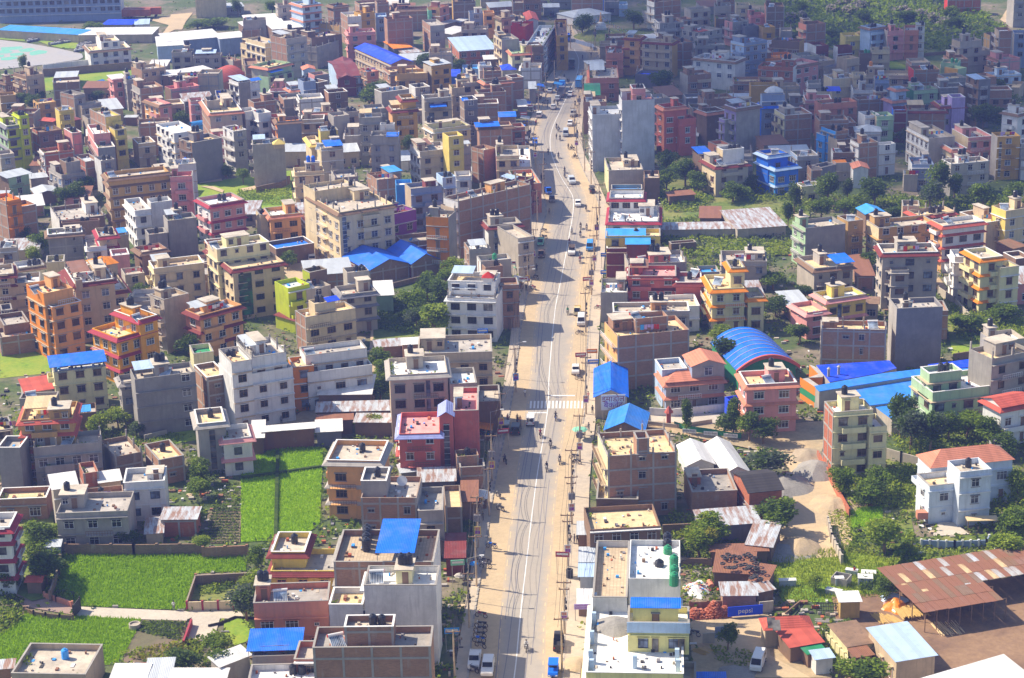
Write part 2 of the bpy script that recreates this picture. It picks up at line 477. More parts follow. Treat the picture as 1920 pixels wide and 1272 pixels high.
# smooth the survey into a dense strip
def dense(ci):
 out = []
 for a in range(len(rows) - 1):
  p0, p1, p2, p3 = rows[max(a - 1, 0)], rows[a], rows[a + 1], rows[min(a + 2, len(rows) - 1)]
  n_ = 5
  for k in range(n_):
   t = k / n_
   f = lambda i: .5 * ((2 * p1[i]) + (-p0[i] + p2[i]) * t + (2 * p0[i] - 5 * p1[i] + 4 * p2[i] - p3[i]) * t * t + (-p0[i] + 3 * p1[i] - 3 * p2[i] + p3[i]) * t ** 3)
   out.append(at('S', f(ci), f(0)))
 out.append(at('S', rows[-1][ci], rows[-1][0]))
 return out
kl, al, ce, ar, kr, sr, sl = [dense(i) for i in range(1, 8)]
def strip(name, a, b, z, m_, kind='structure', uv=False):
 me = bpy.data.meshes.new(name)
 V = [(p.x, p.y, z) for p in a] + [(p.x, p.y, z) for p in b]
 k = len(a)
 F = [(i, k + i, k + i + 1, i + 1) for i in range(k - 1)]
 me.from_pydata(V, [], F)
 me.materials.append(m_)
 if uv:
  ul = me.uv_layers.new(name='across')
  acc = [0]
  for i in range(1, k): acc.append(acc[-1] + (a[i] - a[i - 1]).length)
  for lp in me.loops:
   vi = lp.vertex_index
   ul.data[lp.index].uv = ((0, acc[vi]) if vi < k else (1, acc[vi - k]))
 o = inst(name, me)
 return tag(o, kind=kind)
# asphalt that dissolves into dust at both edges
mt, n, b = nodes('asphalt_dusty')
geo = n.nodes.new('ShaderNodeNewGeometry'); W = geo.outputs['Position']
uvn = N(n, 'ShaderNodeUVMap', uv_map='across'); sx = N(n, 'ShaderNodeSeparateXYZ'); n.links.new(uvn.outputs[0], sx.inputs[0])
asph = mix(n, noise(n, W, .8, 6, .7), (.31, .275, .235), (.42, .37, .31))
asph = mix(n, ramp(n, noise(n, W, .07, 4, .6), [(.4, (0, 0, 0)), (.7, (.7, .7, .7))]), asph, (.42, .35, .28))
sand = mix(n, noise(n, W, .7, 6, .7), (.45, .34, .22), (.58, .44, .29))
# distance from the middle 0..1, broken by noise
s1 = N(n, 'ShaderNodeMath', operation='SUBTRACT'); n.links.new(sx.outputs[0], s1.inputs[0]); s1.inputs[1].default_value = .5
s2 = N(n, 'ShaderNodeMath', operation='ABSOLUTE'); n.links.new(s1.outputs[0], s2.inputs[0])
nz = N(n, 'ShaderNodeMath', operation='MULTIPLY_ADD'); n.links.new(noise(n, W, .22, 5, .65), nz.inputs[0]); nz.inputs[1].default_value = .55; nz.inputs[2].default_value = -.27
s3 = N(n, 'ShaderNodeMath', operation='ADD'); n.links.new(s2.outputs[0], s3.inputs[0]); n.links.new(nz.outputs[0], s3.inputs[1])
f = ramp(n, s3.outputs[0], [(.32, (0, 0, 0)), (.56, (1, 1, 1))])
n.links.new(mix(n, f, asph, sand), b.inputs['Base Color'])
b.inputs['Roughness'].default_value = .8
bump(n, b, noise(n, W, 6, 3), .2, .02)
ASPH = mt
strip('road_shoulder', kl, kr, .10, G_SAND)
strip('road', al, ar, .104, ASPH, uv=True)
G_WALK = gmat('pavement_dusty', ((.40, .33, .26), (.55, .46, .35)), ((.46, .37, .27), (.60, .48, .35)), .15, .9)
strip('pavement', kr, sr, .22, G_WALK)
strip('pavement', sl, kl, .22, G_WALK)
def kerb(name, line, side):
 b = MB()
 c1, c2 = mat('paint:stone'), mat('paint:cement')
 acc = 0
 for i in range(len(line) - 1):
  a, e = line[i], line[i + 1]
  L = (e - a).length; d = (e - a) / L; p = Vector((d.y, -d.x, 0)) * .13 * side
  k = max(1, int(L / 1.2))
  for j in range(k):
   q0, q1 = a + d * L * j / k, a + d * (L * (j + .88) / k)
   hh = .27
   Q = [q0 - p, q1 - p, q1 + p, q0 + p]
   b.slab([(v.x, v.y, hh) for v in Q], .2, c1 if (j + i) % 2 else c2)
 o = b.obj(name)
 return tag(o, kind='structure')
kerb('kerb', kl, 1); kerb('kerb', kr, 1)
PAINT = mat('paint:white')
def offs(line, d0, d1):
 A, B = [], []
 for i, p in enumerate(line):
  q = line[min(i + 1, len(line) - 1)] - line[max(i - 1, 0)]
  q.normalize(); nrm = Vector((q.y, -q.x, 0))
  A.append(p + nrm * d0); B.append(p + nrm * d1)
 return A, B
A_, B_ = offs(ce[:-14], -.09, .09)
strip('centre_line', A_, B_, .112, PAINT)
def dashes(line, frac_line, t, n0, name):
 b = MB()
 for i in range(len(ce) - 20):
  p = frac_line[i].lerp(line[i], t); q = frac_line[i + 1].lerp(line[i + 1], t)
  L = (q - p).length; d = (q - p) / L; s = Vector((d.y, -d.x, 0)) * .07
  x = 0
  while x < L - 1:
   a, e = p + d * x, p + d * (x + 1.2)
   b.face([(v.x, v.y, .112) for v in (a - s, e - s, e + s, a + s)], mat('paint:sand'))
   x += 4.2
 tag(b.obj(name), kind='structure')
dashes(ar, ce, .92, 0, 'lane_dashes'); dashes(al, ce, .92, 0, 'lane_dashes')
# zebra crossing
b = MB()
for k in range(15):
 x = 993 + k * 6.9
 q = [at('S', x, 767), at('S', x + 3.6, 767), at('S', x + 4.6, 753), at('S', x + 1.0, 753)]
 b.face([(v.x, v.y, .114) for v in q], PAINT)
for (x0, x1, y) in ((990, 1026, 776), (1032, 1078, 744)):
 q = [at('S', x0, y), at('S', x1, y), at('S', x1, y - 2), at('S', x0, y - 2)]
 b.face([(v.x, v.y, .114) for v in q], PAINT)
tag(b.obj('zebra_crossing'), kind='structure')
# tyre marks
b = MB()
TM = mat('paint:slate')
for off in ((-3.3, -2.2), (-2.6, -1.2), (1.3, 2.4), (2.0, 1.5), (-1.6, -3.0)):
 for i in range(4, len(ce) - 40):
  ph = math.sin(i * .11 + off[0] * 2)
  if math.sin(i * .31 + off[1] * 3) > .55: continue
  def q(j):
   d = ce[j + 1] - ce[j]; d.normalize()
   o_ = off[0] + (off[1] - off[0]) * (.5 + .5 * math.sin(j * .11))
   return ce[j] + Vector((d.y, -d.x, 0)) * o_, Vector((d.y, -d.x, 0)) * .055
  (a, s), (e, s2_) = q(i), q(i + 1)
  b.face([(v.x, v.y, .110) for v in (a - s, e - s2_, e + s2_, a + s)], TM)
tag(b.obj('tyre_marks'), kind='structure')
_br = {}
def bars(name, T, L, r, key):
 for a, c in L:
  a, c = Vector(a), Vector(c); d = c - a; k = (name, round(d.length, 1), r, key)
  if k not in _br: b = MB(); b.bar((0, 0, 0), (0, 0, d.length), r, mat(key), 5); _br[k] = b.mesh(name)
  o = inst(name, _br[k], T, a); o.rotation_euler = d.to_track_quat('Z', 'Y').to_euler()
# ---------------------------------------------------------------- shared small meshes
def window_mesh(w_, h_, fr, sill, kind):
 b = MB(); f = mat('paint:' + fr); t = .07; d = .09
 x0, x1, z0, z1 = -w_ / 2, w_ / 2, -h_ / 2, h_ / 2
 b.box(x0, x0 + t, -d, .02, z0, z1, f); b.box(x1 - t, x1, -d, .02, z0, z1, f)
 b.box(x0 + t, x1 - t, -d, .02, z0, z0 + t, f); b.box(x0 + t, x1 - t, -d, .02, z1 - t, z1, f)
 k = 3 if w_ > 1.6 else 2
 if kind != 'door':
  for i in range(1, k):
   x = x0 + w_ * i / k
   b.box(x - t * .4, x + t * .4, -d + .02, .015, z0 + t, z1 - t, f)
  b.box(x0 + t, x1 - t, -d + .025, .012, z0 + h_ * .66, z0 + h_ * .66 + t * .7, f)
 s = mat(sill)
 b.box(x0 - .15, x1 + .15, -.38, .02, z1 + .02, z1 + .12, s)
 if kind != 'door': b.box(x0 - .1, x1 + .1, -.20, .02, z0 - .09, z0 - .01, s)
 return b
_wm = {}
def win_meshes(w_, h_, fr, sill, glass, kind='win'):
 key = (round(w_, 1), round(h_, 1), fr, sill, glass, kind)
 if key not in _wm:
  a = window_mesh(key[0], key[1], fr, sill, kind).mesh('window')
  c = MB(); g = mat(glass)
  c.face([(-w_ / 2 + .06, -.03, -h_ / 2 + .06), (w_ / 2 - .06, -.03, -h_ / 2 + .06), (w_ / 2 - .06, -.03, h_ / 2 - .06), (-w_ / 2 + .06, -.03, h_ / 2 - .06)], g)
  d = window_mesh(key[0], key[1], fr, sill, kind)
  d.face(c.v, g)
  _wm[key] = (a, c.mesh('pane'), d.mesh('window_far'))
 return _wm[key]
def place_win(T, x, y, z, rz, w_, h_, fr, sill, glass, near, kind='win'):
 a, p, d = win_meshes(w_, h_, fr, sill, glass, kind)
 nm = 'door' if kind == 'door' else 'window'
 if near:
  o = inst(nm, a, T, (x, y, z), (0, 0, rz))
  inst('pane' if kind != 'door' else 'door_leaf', p, o)
 else:
  inst(nm, d, T, (x, y, z), (0, 0, rz))
TANKS = {}
FP = []
def tank_mesh(c):
 if c not in TANKS:
  b = MB(); r = .56; P = [(r * .9, 0), (r, .05)]
  for i in range(5):
   z = .12 + i * .24
   P += [(r, z), (r * .95, z + .05), (r * .95, z + .16), (r, z + .2)]
  P += [(r, 1.3), (r * .75, 1.48), (r * .32, 1.56), (r * .32, 1.66), (r * .3, 1.68)]
  b.lathe(P, mat('gloss:' + c), 10)
  TANKS[c] = b.mesh('water_tank')
 return TANKS[c]
_sm = {}
def solar_parts():
 if not _sm:
  b = MB(); g = mat('glass:paleblue'); f = mat('paint:white')
  b.slab([(-1, -.9, .35), (1, -.9, .35), (1, .8, 1.35), (-1, .8, 1.35)], .08, f)
  for k in range(8):
   x = -.9 + k * .235
   b.slab([(x, -.84, .385), (x + .17, -.84, .385), (x + .17, .76, 1.385), (x, .76, 1.385)], .03, g)
  _sm['panel'] = b.mesh('panel')
  b = MB(); b.bar((-1.1, .95, 1.5), (1.1, .95, 1.5), .24, mat('gloss:white'), 10)
  b.bar((-1.15, .95, 1.5), (-1.1, .95, 1.5), .25, mat('gloss:red'), 10); b.bar((1.1, .95, 1.5), (1.15, .95, 1.5), .25, mat('gloss:red'), 10)
  _sm['heater_tank'] = b.mesh('heater_tank')
  b = MB(); s = mat('paint:grey')
  for x in (-.8, .8):
   b.bar((x, .9, 0), (x, .9, 1.3), .035, s, 4); b.bar((x, -.85, 0), (x, -.85, .3), .035, s, 4); b.bar((x, -.85, .02), (x, .9, .02), .03, s, 4)
  _sm['stand'] = b.mesh('stand')
 return _sm
TANK_N = {'black': 0}
def rooftop_tank(label, p, c, zb=0.0, sc=1.0):
 o = inst('water_tank', tank_mesh(c), None, p, (0, 0, R_.uniform(0, 1)), (sc, sc, sc * R_.uniform(.9, 1.1)))
 tag(o, label, 'water tank', 'water tanks on the rooftops')
 return o
def rooftop_solar(label, p, rz):
 t = empty('solar_water_heater', p, rz)
 tag(t, label, 'solar heater', 'solar water heaters on the rooftops')
 for k, me in solar_parts().items(): inst(k, me, t)
_laundry = {}
def rooftop_laundry(label, p, rz, rng):
 t = empty('laundry_line', p, rz)
 tag(t, label, 'laundry', 'laundry lines on the rooftops')
 b = MB(); s = mat('paint:grey')
 for x in (-2, 2): b.bar((x, 0, 0), (x, 0, 1.8), .04, s, 4)
 b.bar((-2, 0, 1.75), (2, 0, 1.75), .02, s, 4)
 b.obj('line_frame', t)
 x = -1.8
 while x < 1.7:
  w_ = rng.uniform(.35, .9); c = rng.choice(['red', 'white', 'lilac', 'pink', 'skyblue', 'yellow', 'white', 'purple'])
  h = rng.uniform(.5, 1.2)
  k = (round(w_, 1), round(h, 1), c)
  if k not in _laundry:
   q = MB(); q.box(0, k[0], -.02, .02, -k[1], 0, mat('paint:' + c)); _laundry[k] = q.mesh('cloth')
  inst('cloth', _laundry[k], t, (x, 0, 1.74), (rng.uniform(-.1, .1), 0, 0))
  x += k[0] + .08
def plants(b, x0, x1, y0, y1, z, n, rng, kinds=('leaf:mid', 'leaf:dark', 'leaf:light'), s=.5):
 for _ in range(n):
  cx, cy = rng.uniform(x0, x1), rng.uniform(y0, y1)
  m_ = mat(rng.choice(kinds)); h = rng.uniform(.4, 1.1) * s * 2
  for k in range(9):
   c = Vector((cx + rng.gauss(0, s * .4), cy + rng.gauss(0, s * .4), z + rng.uniform(.15, h)))
   leaf(b, c, s * .5, m_, rng)
def leaf(b, c, s, m_, rng):
 u = Vector((rng.gauss(0, 1), rng.gauss(0, 1), rng.gauss(0, .6))).normalized()
 v = u.cross(Vector((rng.gauss(0, 1), rng.gauss(0, 1), rng.gauss(0, 1)))).normalized()
 u = u * s * rng.uniform(.6, 1.2); v = v * s * rng.uniform(.35, .8)
 b.face([c - u, c - v * .9 + u * .1, c + u, c + v], m_)
# ---------------------------------------------------------------- roofs
def pitched(T, kind, key, x0, x1, y0, y1, z, rise=None, over=.35, name='roof', along=None):
 """gable / hip / mono / pyr / arch roof over a rectangle in the thing's own frame"""
 A, B = x1 - x0, y1 - y0
 m_ = mat(key); o = over
 X0, X1, Y0, Y1 = x0 - o, x1 + o, y0 - o, y1 + o
 b = MB()
 ax = (A >= B) if along is None else along == 'x'
 if rise is None: rise = min(A, B) * .22 + .3
 if kind == 'mono':
  rise = min(1.2, B * .14) if rise is None else rise
  b.slab([(X0, Y0, z), (X1, Y0, z), (X1, Y1, z + rise), (X0, Y1, z + rise)], .07, m_)
 elif kind in ('flatsheet',):
  b.slab([(X0, Y0, z), (X1, Y0, z), (X1, Y1, z + .12), (X0, Y1, z + .12)], .07, m_)
 elif kind == 'gable':
  if ax:
   ym = (Y0 + Y1) / 2
   b.slab([(X0, Y0, z), (X1, Y0, z), (X1, ym, z + rise), (X0, ym, z + rise)], .09, m_)
   b.slab([(X0, ym, z + rise), (X1, ym, z + rise), (X1, Y1, z), (X0, Y1, z)], .09, m_)
  else:
   xm = (X0 + X1) / 2
   b.slab([(X0, Y0, z), (xm, Y0, z + rise), (xm, Y1, z + rise), (X0, Y1, z)], .09, m_)
   b.slab([(xm, Y0, z + rise), (X1, Y0, z), (X1, Y1, z), (xm, Y1, z + rise)], .09, m_)
 elif kind in ('hip', 'pyr'):
  if ax: k = min((Y1 - Y0) / 2, (X1 - X0) / 2); r0, r1 = (X0 + k, (Y0 + Y1) / 2), (X1 - k, (Y0 + Y1) / 2)
  else: k = min((X1 - X0) / 2, (Y1 - Y0) / 2); r0, r1 = ((X0 + X1) / 2, Y0 + k), ((X0 + X1) / 2, Y1 - k)
  if kind == 'pyr': r0 = r1 = ((X0 + X1) / 2, (Y0 + Y1) / 2)
  p0, p1 = (*r0, z + rise), (*r1, z + rise)
  c = [(X0, Y0, z), (X1, Y0, z), (X1, Y1, z), (X0, Y1, z)]
  if ax:
   q = [[c[0], c[1], p1, p0], [c[1], c[2], p1], [c[2], c[3], p0, p1], [c[3], c[0], p0]]
  else:
   q = [[c[0], c[1], p0], [c[1], c[2], p1, p0], [c[2], c[3], p1], [c[3], c[0], p0, p1]]
  for f in q: b.face([Vector(v) for v in f], m_)
  b.face([Vector(v) for v in c[::-1]], m_)
 elif kind == 'arch':
  K = 14
  for k in range(K):
   t0, t1 = k / K, (k + 1) / K
   f = lambda t: (1 - (2 * t - 1) ** 2)
   if ax:
    ya, yb = Y0 + (Y1 - Y0) * t0, Y0 + (Y1 - Y0) * t1
    b.slab([(X0, ya, z + rise * f(t0)), (X1, ya, z + rise * f(t0)), (X1, yb, z + rise * f(t1)), (X0, yb, z + rise * f(t1))], .1, m_)
   else:
    xa, xb = X0 + (X1 - X0) * t0, X0 + (X1 - X0) * t1
    b.slab([(xa, Y0, z + rise * f(t0)), (xb, Y0, z + rise * f(t1)), (xb, Y1, z + rise * f(t1)), (xa, Y1, z + rise * f(t0))], .1, m_)
 r = b.obj(name, T)
 # gable or arch end walls are returned as profile
 return r, ax, rise
def skirt(T, key, x0, x1, y0, y1, z, out=.75, drop=.5, name='tiled_eave', z_key='wall:white'):
 """sloping tiled band all round at height z (lower edge)"""
 b = MB(); m_ = mat(key); s = mat(z_key)
 I = [(x0, y0), (x1, y0), (x1, y1), (x0, y1)]
 O = [(x0 - out, y0 - out), (x1 + out, y0 - out), (x1 + out, y1 + out), (x0 - out, y1 + out)]
 for k in range(4):
  j = (k + 1) % 4
  a, c, d, e = O[k], O[j], I[j], I[k]
  b.face([(*a, z), (*c, z), (*d, z + drop), (*e, z + drop)], m_)
  b.face([(*e, z - .1), (*d, z - .1), (*c, z - .1), (*a, z - .1)], s)
  b.face([(*a, z - .1), (*c, z - .1), (*c, z), (*a, z)], m_)
 return b.obj(name, T)
# ---------------------------------------------------------------- one volume of a building
GLASSES = ['glass:dark', 'glass:dark', 'glass:slate', 'glass:bluegrey', 'glass:brown']
def volume(T, o, A, B, H, z0, codes, cols, roof, feats, rng, dist, lab, first, seen):
 ox, oy = o
 FP.append((T.matrix_basis.inverted(), ox, oy, A, B))
 near = dist < 430
 mid = dist < 640
 n = max(1, int(round((H - z0) / 3.0 - .25)))
 cl, cr = cols
 def wm(face_code, c):
  if c.startswith('brick') or c in ('brickred', 'rust') and face_code in 'kK': return mat('brick:' + c)
  if c in ('brown',) and face_code in 'kK': return mat('brick:brown')
  if c in ('cement', 'slate', 'grey') or face_code == 'c': return mat('conc:' + c)
  return mat('wall:' + c)
 ml, mr = wm(codes[0], cl), wm(codes[1], cr)
 flat = roof.startswith('flat')
 x0, x1, y0, y1 = ox, ox + A, oy, oy + B
 zr = H - .9 if flat else H
 t = .16
 b = MB()
 b.face([(x0, y0, z0), (x1, y0, z0), (x1, y0, H), (x0, y0, H)], mr)
 b.face([(x1, y0, z0), (x1, y1, z0), (x1, y1, H), (x1, y0, H)], ml)
 b.face([(x1, y1, z0), (x0, y1, z0), (x0, y1, H), (x1, y1, H)], mr)
 b.face([(x0, y1, z0), (x0, y0, z0), (x0, y0, H), (x0, y1, H)], ml)
 if flat:
  cap = mr
  I = [(x0 + t, y0 + t), (x1 - t, y0 + t), (x1 - t, y1 - t), (x0 + t, y1 - t)]
  O = [(x0, y0), (x1, y0), (x1, y1), (x0, y1)]
  for k in range(4):
   j = (k + 1) % 4
   b.face([(*O[k], H), (*O[j], H), (*I[j], H), (*I[k], H)], cap)
   b.face([(*I[k], H), (*I[j], H), (*I[j], zr), (*I[k], zr)], cap)
 b.obj('wall', T)
 # roof
 pit = None
 if flat:
  rc = roof.split(':')[1] if ':' in roof else rng.choice(['beige', 'grey', 'stone', 'cement', 'stone', 'sand', 'grey'])
  rkey = ('tiles:' + rc[1:]) if rc.startswith('+') else 'roof:' + rc
  b = MB(); b.face([(x0 + t, y0 + t, zr), (x1 - t, y0 + t, zr), (x1 - t, y1 - t, zr), (x0 + t, y1 - t, zr)], mat(rkey)); b.obj('roof', T)
  # coping rail
  if rng.random() < .6 and mid:
   b = MB(); c = mat(rng.choice(['paint:white', 'paint:cement', 'conc:grey'])); e = .07
   for (a0, a1, b0, b1) in ((x0 - e, x1 + e, y0 - e, y0 + t + e), (x0 - e, x1 + e, y1 - t - e, y1 + e), (x0 - e, x0 + t + e, y0 + t + e, y1 - t - e), (x1 - t - e, x1 + e, y0 + t + e, y1 - t - e)):
    b.box(a0, a1, b0, b1, H, H + .08, c)
   b.obj('coping', T)
 else:
  q = roof.split(':')
  kind = q[0]; rcol = q[1]
  typ = 'sheet' if rcol in ('blue', 'deepblue', 'skyblue', 'sheet', 'white', 'green', 'paleblue', 'lilac', 'azure') else ('rusty' if rcol in ('rust', 'rustwhite', 'brown') else ('tile' if rcol in ('roofred', 'salmon', 'orange', 'tileblue', 'dark') else 'sheet'))
  if rcol == 'rustwhite': rk = 'rusty:sheet'
  elif rcol == 'mud': rk = 'roof:brown'
  elif rcol == 'concrete': rk = 'roof:stone'
  else: rk = typ + ':' + rcol
  r, ax, rise = pitched(T, kind, rk, x0, x1, y0, y1, H, rise=(float(q[2]) if len(q) > 2 else (None if kind != 'mono' else min(1.2, B * .14))), along=(q[3] if len(q) > 3 else None))
  b = MB()
  if kind == 'gable' or kind == 'arch':
   K = 1 if kind == 'gable' else 7
   def prof(t_): return (1 - abs(2 * t_ - 1)) if kind == 'gable' else 1 - (2 * t_ - 1) ** 2
   for e in (0, 1):
    P = []
    for k in range(0, 2 * K + 1):
     t_ = k / (2 * K)
     if ax: P.append((x0 if e == 0 else x1, y0 + B * t_, H + (rise - .1) * prof(t_)))
     else: P.append((x0 + A * t_, y0 if e == 0 else y1, H + (rise - .1) * prof(t_)))
    b.face(P, mr if not ax else ml)
   b.obj('gable_wall', T)
  elif kind == 'mono':
   b.face([(x0, y0, H), (x0, y1, H), (x0, y1, H + rise - .07)], ml)
   b.face([(x1, y0, H), (x1, y1, H), (x1, y1, H + rise - .07)], ml)
   b.face([(x0, y1, H), (x1, y1, H), (x1, y1, H + rise - .07), (x0, y1, H + rise - .07)], mr)
   b.obj('gable_wall', T)
 # faces
 fr = feats.get('w') or rng.choice(['white', 'white', 'brown', 'dark', 'grey', 'white'])
 sill = 'paint:white' if cr in ('white', 'pink', 'coral') else rng.choice(['conc:cement', 'wall:' + cr])
 glass = rng.choice(GLASSES)
 FL = 3.0
 for fi, (code, L) in enumerate(((codes[1], A), (codes[0], B))):
  rz = 0 if fi == 0 else -pi / 2
  P = (lambda s: (x0 + s, y0)) if fi == 0 else (lambda s: (x0, y0 + s))
  if code in 'wWbh':
   cnt = max(1, int((L - .8) / rng.uniform(2.5, 3.2)))
   wv = rng.choice([1.4, 1.6, 1.9]) if L / cnt > 2.4 else 1.15
   wh = rng.choice([1.4, 1.5, 1.6])
   st = L / cnt
   if L < 2: continue
   skip0 = dist > 560 and n >= 3
   for i in range(n):
    if i == 0 and skip0: continue
    zc = z0 + FL * i + 1.75
    if zc + wh / 2 > H - .2: continue
    for k in range(cnt):
     s = st * (k + .5)
     if code == 'h' and s < L * .6: continue
     rr = rng.random()
     gl = glass if rr < .8 else rng.choice(GLASSES + ['glass:grey'])
     x, y = P(s)
     if code == 'b' and k == cnt // 2:
      place_win(T, x, y, zc - .45, rz, 1.0, 2.1, fr, sill, 'wall:brown', near, 'door')
     elif rr < .07 and code != 'W': place_win(T, x, y, zc, rz, .7, .7, fr, sill, gl, near)
     elif i == 0 and rr < .3:
      place_win(T, x, y, zc - .45, rz, 1.0, 2.1, fr, sill, 'wall:brown', near, 'door')
     else: place_win(T, x, y, zc, rz, wv, wh, fr, sill, gl, near)
  if code == 'b' or (code in 'wW' and rng.random() < .55 and dist < 760 and first and n > 1):
   # balconies
   wbal = min(L * .6, 4.5); s0 = L * rng.choice([.05, .2, .4]); s0 = min(s0, L - wbal)
   if code == 'b': wbal = L * .92; s0 = L * .04
   key = MB(); cm = mat('conc:' + cr) if cr in ('cement', 'grey') else mat('wall:' + (cr if not cr.startswith('brick') else 'beige'))
   dp = 1.05
   key.box(0, wbal, -dp, -.002, -.14, 0, cm)
   if rng.random() < .5:
    key.box(0, wbal, -dp, -dp + .09, 0, .85, cm); key.box(0, .09, -dp + .09, -.003, 0, .85, cm); key.box(wbal - .09, wbal, -dp + .09, -.003, 0, .85, cm)
   else:
    rl = mat('paint:white' if rng.random() < .5 else 'paint:brown')
    key.box(0, wbal, -dp, -dp + .06, .8, .88, rl); key.box(0, wbal, -dp, -dp + .06, .4, .44, rl)
    for q_ in range(int(wbal / .45) + 1):
     key.box(q_ * .45, q_ * .45 + .05, -dp, -dp + .05, 0, .8, rl)
   me = key.mesh('balcony')
   for i in range(1, n):
    zc = z0 + FL * i
    if zc + 1.2 > H: continue
    x, y = P(s0) if fi == 0 else P(s0 + wbal)
    inst('balcony', me, T, (x, y, zc), (0, 0, rz))
  if code in 'kK':
   b = MB(); c = mat('conc:grey'); d_ = .05
   cnt = max(1, int(round(L / 3.6)))
   def bx(s0, s1, z_0, z_1, dd):
    if fi == 0: b.box(x0 + s0, x0 + s1, y0 - dd, y0 + .1, z_0, z_1, c)
    else: b.box(x0 - dd, x0 + .1, y0 + s0, y0 + s1, z_0, z_1, c)
   for k in range(cnt + 1):
    s = (L - .32) * k / cnt
    bx(s, s + .32, z0, H + .003, d_)
   for i in range(1, n + 1):
    z = z0 + FL * i
    if z > H: break
    bx(-.03, L + .03, z - .32, z, d_ + .02)
   b.obj('concrete_frame', T)
   if code == 'K':
    for i in range(n):
     for k in range(cnt):
      if rng.random() < .45:
       x, y = P((L - .32) * (k + .5) / cnt + .16)
       place_win(T, x, y, z0 + FL * i + 1.7, rz, rng.choice([.7, 1.1, 1.3]), rng.choice([.7, 1.3]), 'grey', 'conc:grey', 'glass:dark', near)
 # floor bands or tiled skirts
 if 'e' in feats:
  ek = 'tile:' + feats['e']
  lv = [H - .75] + [z0 + FL * i - .15 for i in range(1, n) if z0 + FL * i < H - 2.2]
  for i, z in enumerate(lv):
   skirt(T, ek, x0, x1, y0, y1, z, out=.8 if i == 0 else .6, drop=.55 if i == 0 else .42, z_key='wall:' + ('white' if cr == 'white' else 'beige'))
 elif 'E' in feats:
  skirt(T, 'tile:' + feats['E'], x0, x1, y0, y1, H - .75, out=.8, drop=.55)
 elif n > 1 or flat:
  b = MB()
  lv = [z0 + FL * i for i in range(1, n + 1) if z0 + FL * i < H - .3]
  c = mat('conc:' + cr) if cr in ('cement', 'grey', 'slate') else (mat('conc:grey') if cr.startswith('brick') else mat('wall:' + rng.choice([cr, cr, 'white', 'beige'])))
  pr = rng.choice([.12, .3, .45])
  doing = [(codes[1], 0), (codes[0], 1)]
  for z in lv:
   top = z == lv[-1] and flat
   p_ = pr + (.2 if top else 0)
   if codes[1] not in 'ckK': b.box(x0 - (p_ if codes[0] not in 'ckK' else 0), x1 + .02, y0 - p_, y0 + .05, z - .16, z - .002, c)
   if codes[0] not in 'ckK': b.box(x0 - p_, x0 + .05, y0 + .055, y1 + .02, z - .16, z - .002, c)
  if b.f: b.obj('floor_band', T)
 if 'g' in feats:     # tall glass strip on the front
  u0, u1 = map(float, feats['g'].split(',')[:2])
  b = MB(); b.box(x0 + A * u0, x0 + A * u1, y0 - .10, y0 + .02, z0 + 1, H - 1.4, mat('glass:' + (feats['g'].split(',') + ['', ''])[2] if feats['g'].count(',') > 1 else 'glass:bluegrey'))
  g = b.obj('stair_window', T)
  b = MB(); z = z0 + 1
  while z < H - 1.3:
   b.box(x0 + A * u0 - .05, x0 + A * u1 + .05, y0 - .13, y0, z, z + .09, mat('paint:' + fr)); z += 1.1
  b.obj('glazing_bar', g)
 # ---- rooftop
 zt = zr
 pen = None
 if 'p' in feats:
  v = feats['p'].split(','); u0, u1, v0, v1 = map(float, v[:4])
  ph = float(v[4]) if len(v) > 4 else 2.5
  pc = v[5] if len(v) > 5 else cr
  pm = mat('brick:' + pc) if pc.startswith('brick') else mat('wall:' + pc)
  a0, a1, b0, b1 = x0 + t + .02 + (A - 2 * t) * u0, x0 - .02 - t + t + (A - t) * u1, y0 + t + .02 + (B - 2 * t) * v0, y0 + (B - t) * v1 - .02
  b = MB(); b.box(a0, a1, b0, b1, zt + .004, zt + ph, pm, skip='d')
  b.box(a0 - .25, a1 + .25, b0 - .25, b1 + .25, zt + ph, zt + ph + .14, mat('roof:stone'))
  sr_ = b.obj('stair_room', T)
  dx = a0 + (a1 - a0) * rng.uniform(.3, .7)
  place_win(sr_, dx, b0, zt + 1.05, 0, .9, 2.0, 'brown', 'wall:' + (pc if not pc.startswith('brick') else 'beige'), 'wall:brown', False, 'door')
  if a1 - a0 > 3.2: place_win(sr_, a0 + (a1 - a0) * (.8 if dx < (a0 + a1) / 2 else .2), b0, zt + 1.4, 0, 1.0, 1.0, fr, sill, glass, False)
  pen = (a0, a1, b0, b1, zt + ph + .14)
 if 'B' in feats:
  for spec in feats['B'].split('/'):
   v = spec.split(','); u0, u1, v0, v1 = map(float, v[:4]); c = v[4]; hh = float(v[5]) if len(v) > 5 else 2.6
   a0, a1, b0, b1 = x0 + A * u0, x0 + A * u1, y0 + B * v0, y0 + B * v1
   b = MB()
   b.slab([(a0 - .2, b0 - .2, zt + hh), (a1 + .2, b0 - .2, zt + hh), (a1 + .2, b1 + .2, zt + hh + .5), (a0 - .2, b1 + .2, zt + hh + .5)], .06, mat('sheet:' + c))
   s_ = b.obj('canopy', T)
   if hh > 0: bars('canopy_post', s_, [((xx, yy, zt), (xx, yy, zt + hh)) for xx in (a0 + .1, a1 - .1) for yy in (b0 + .1, b1 - .1)], .05, 'paint:grey')
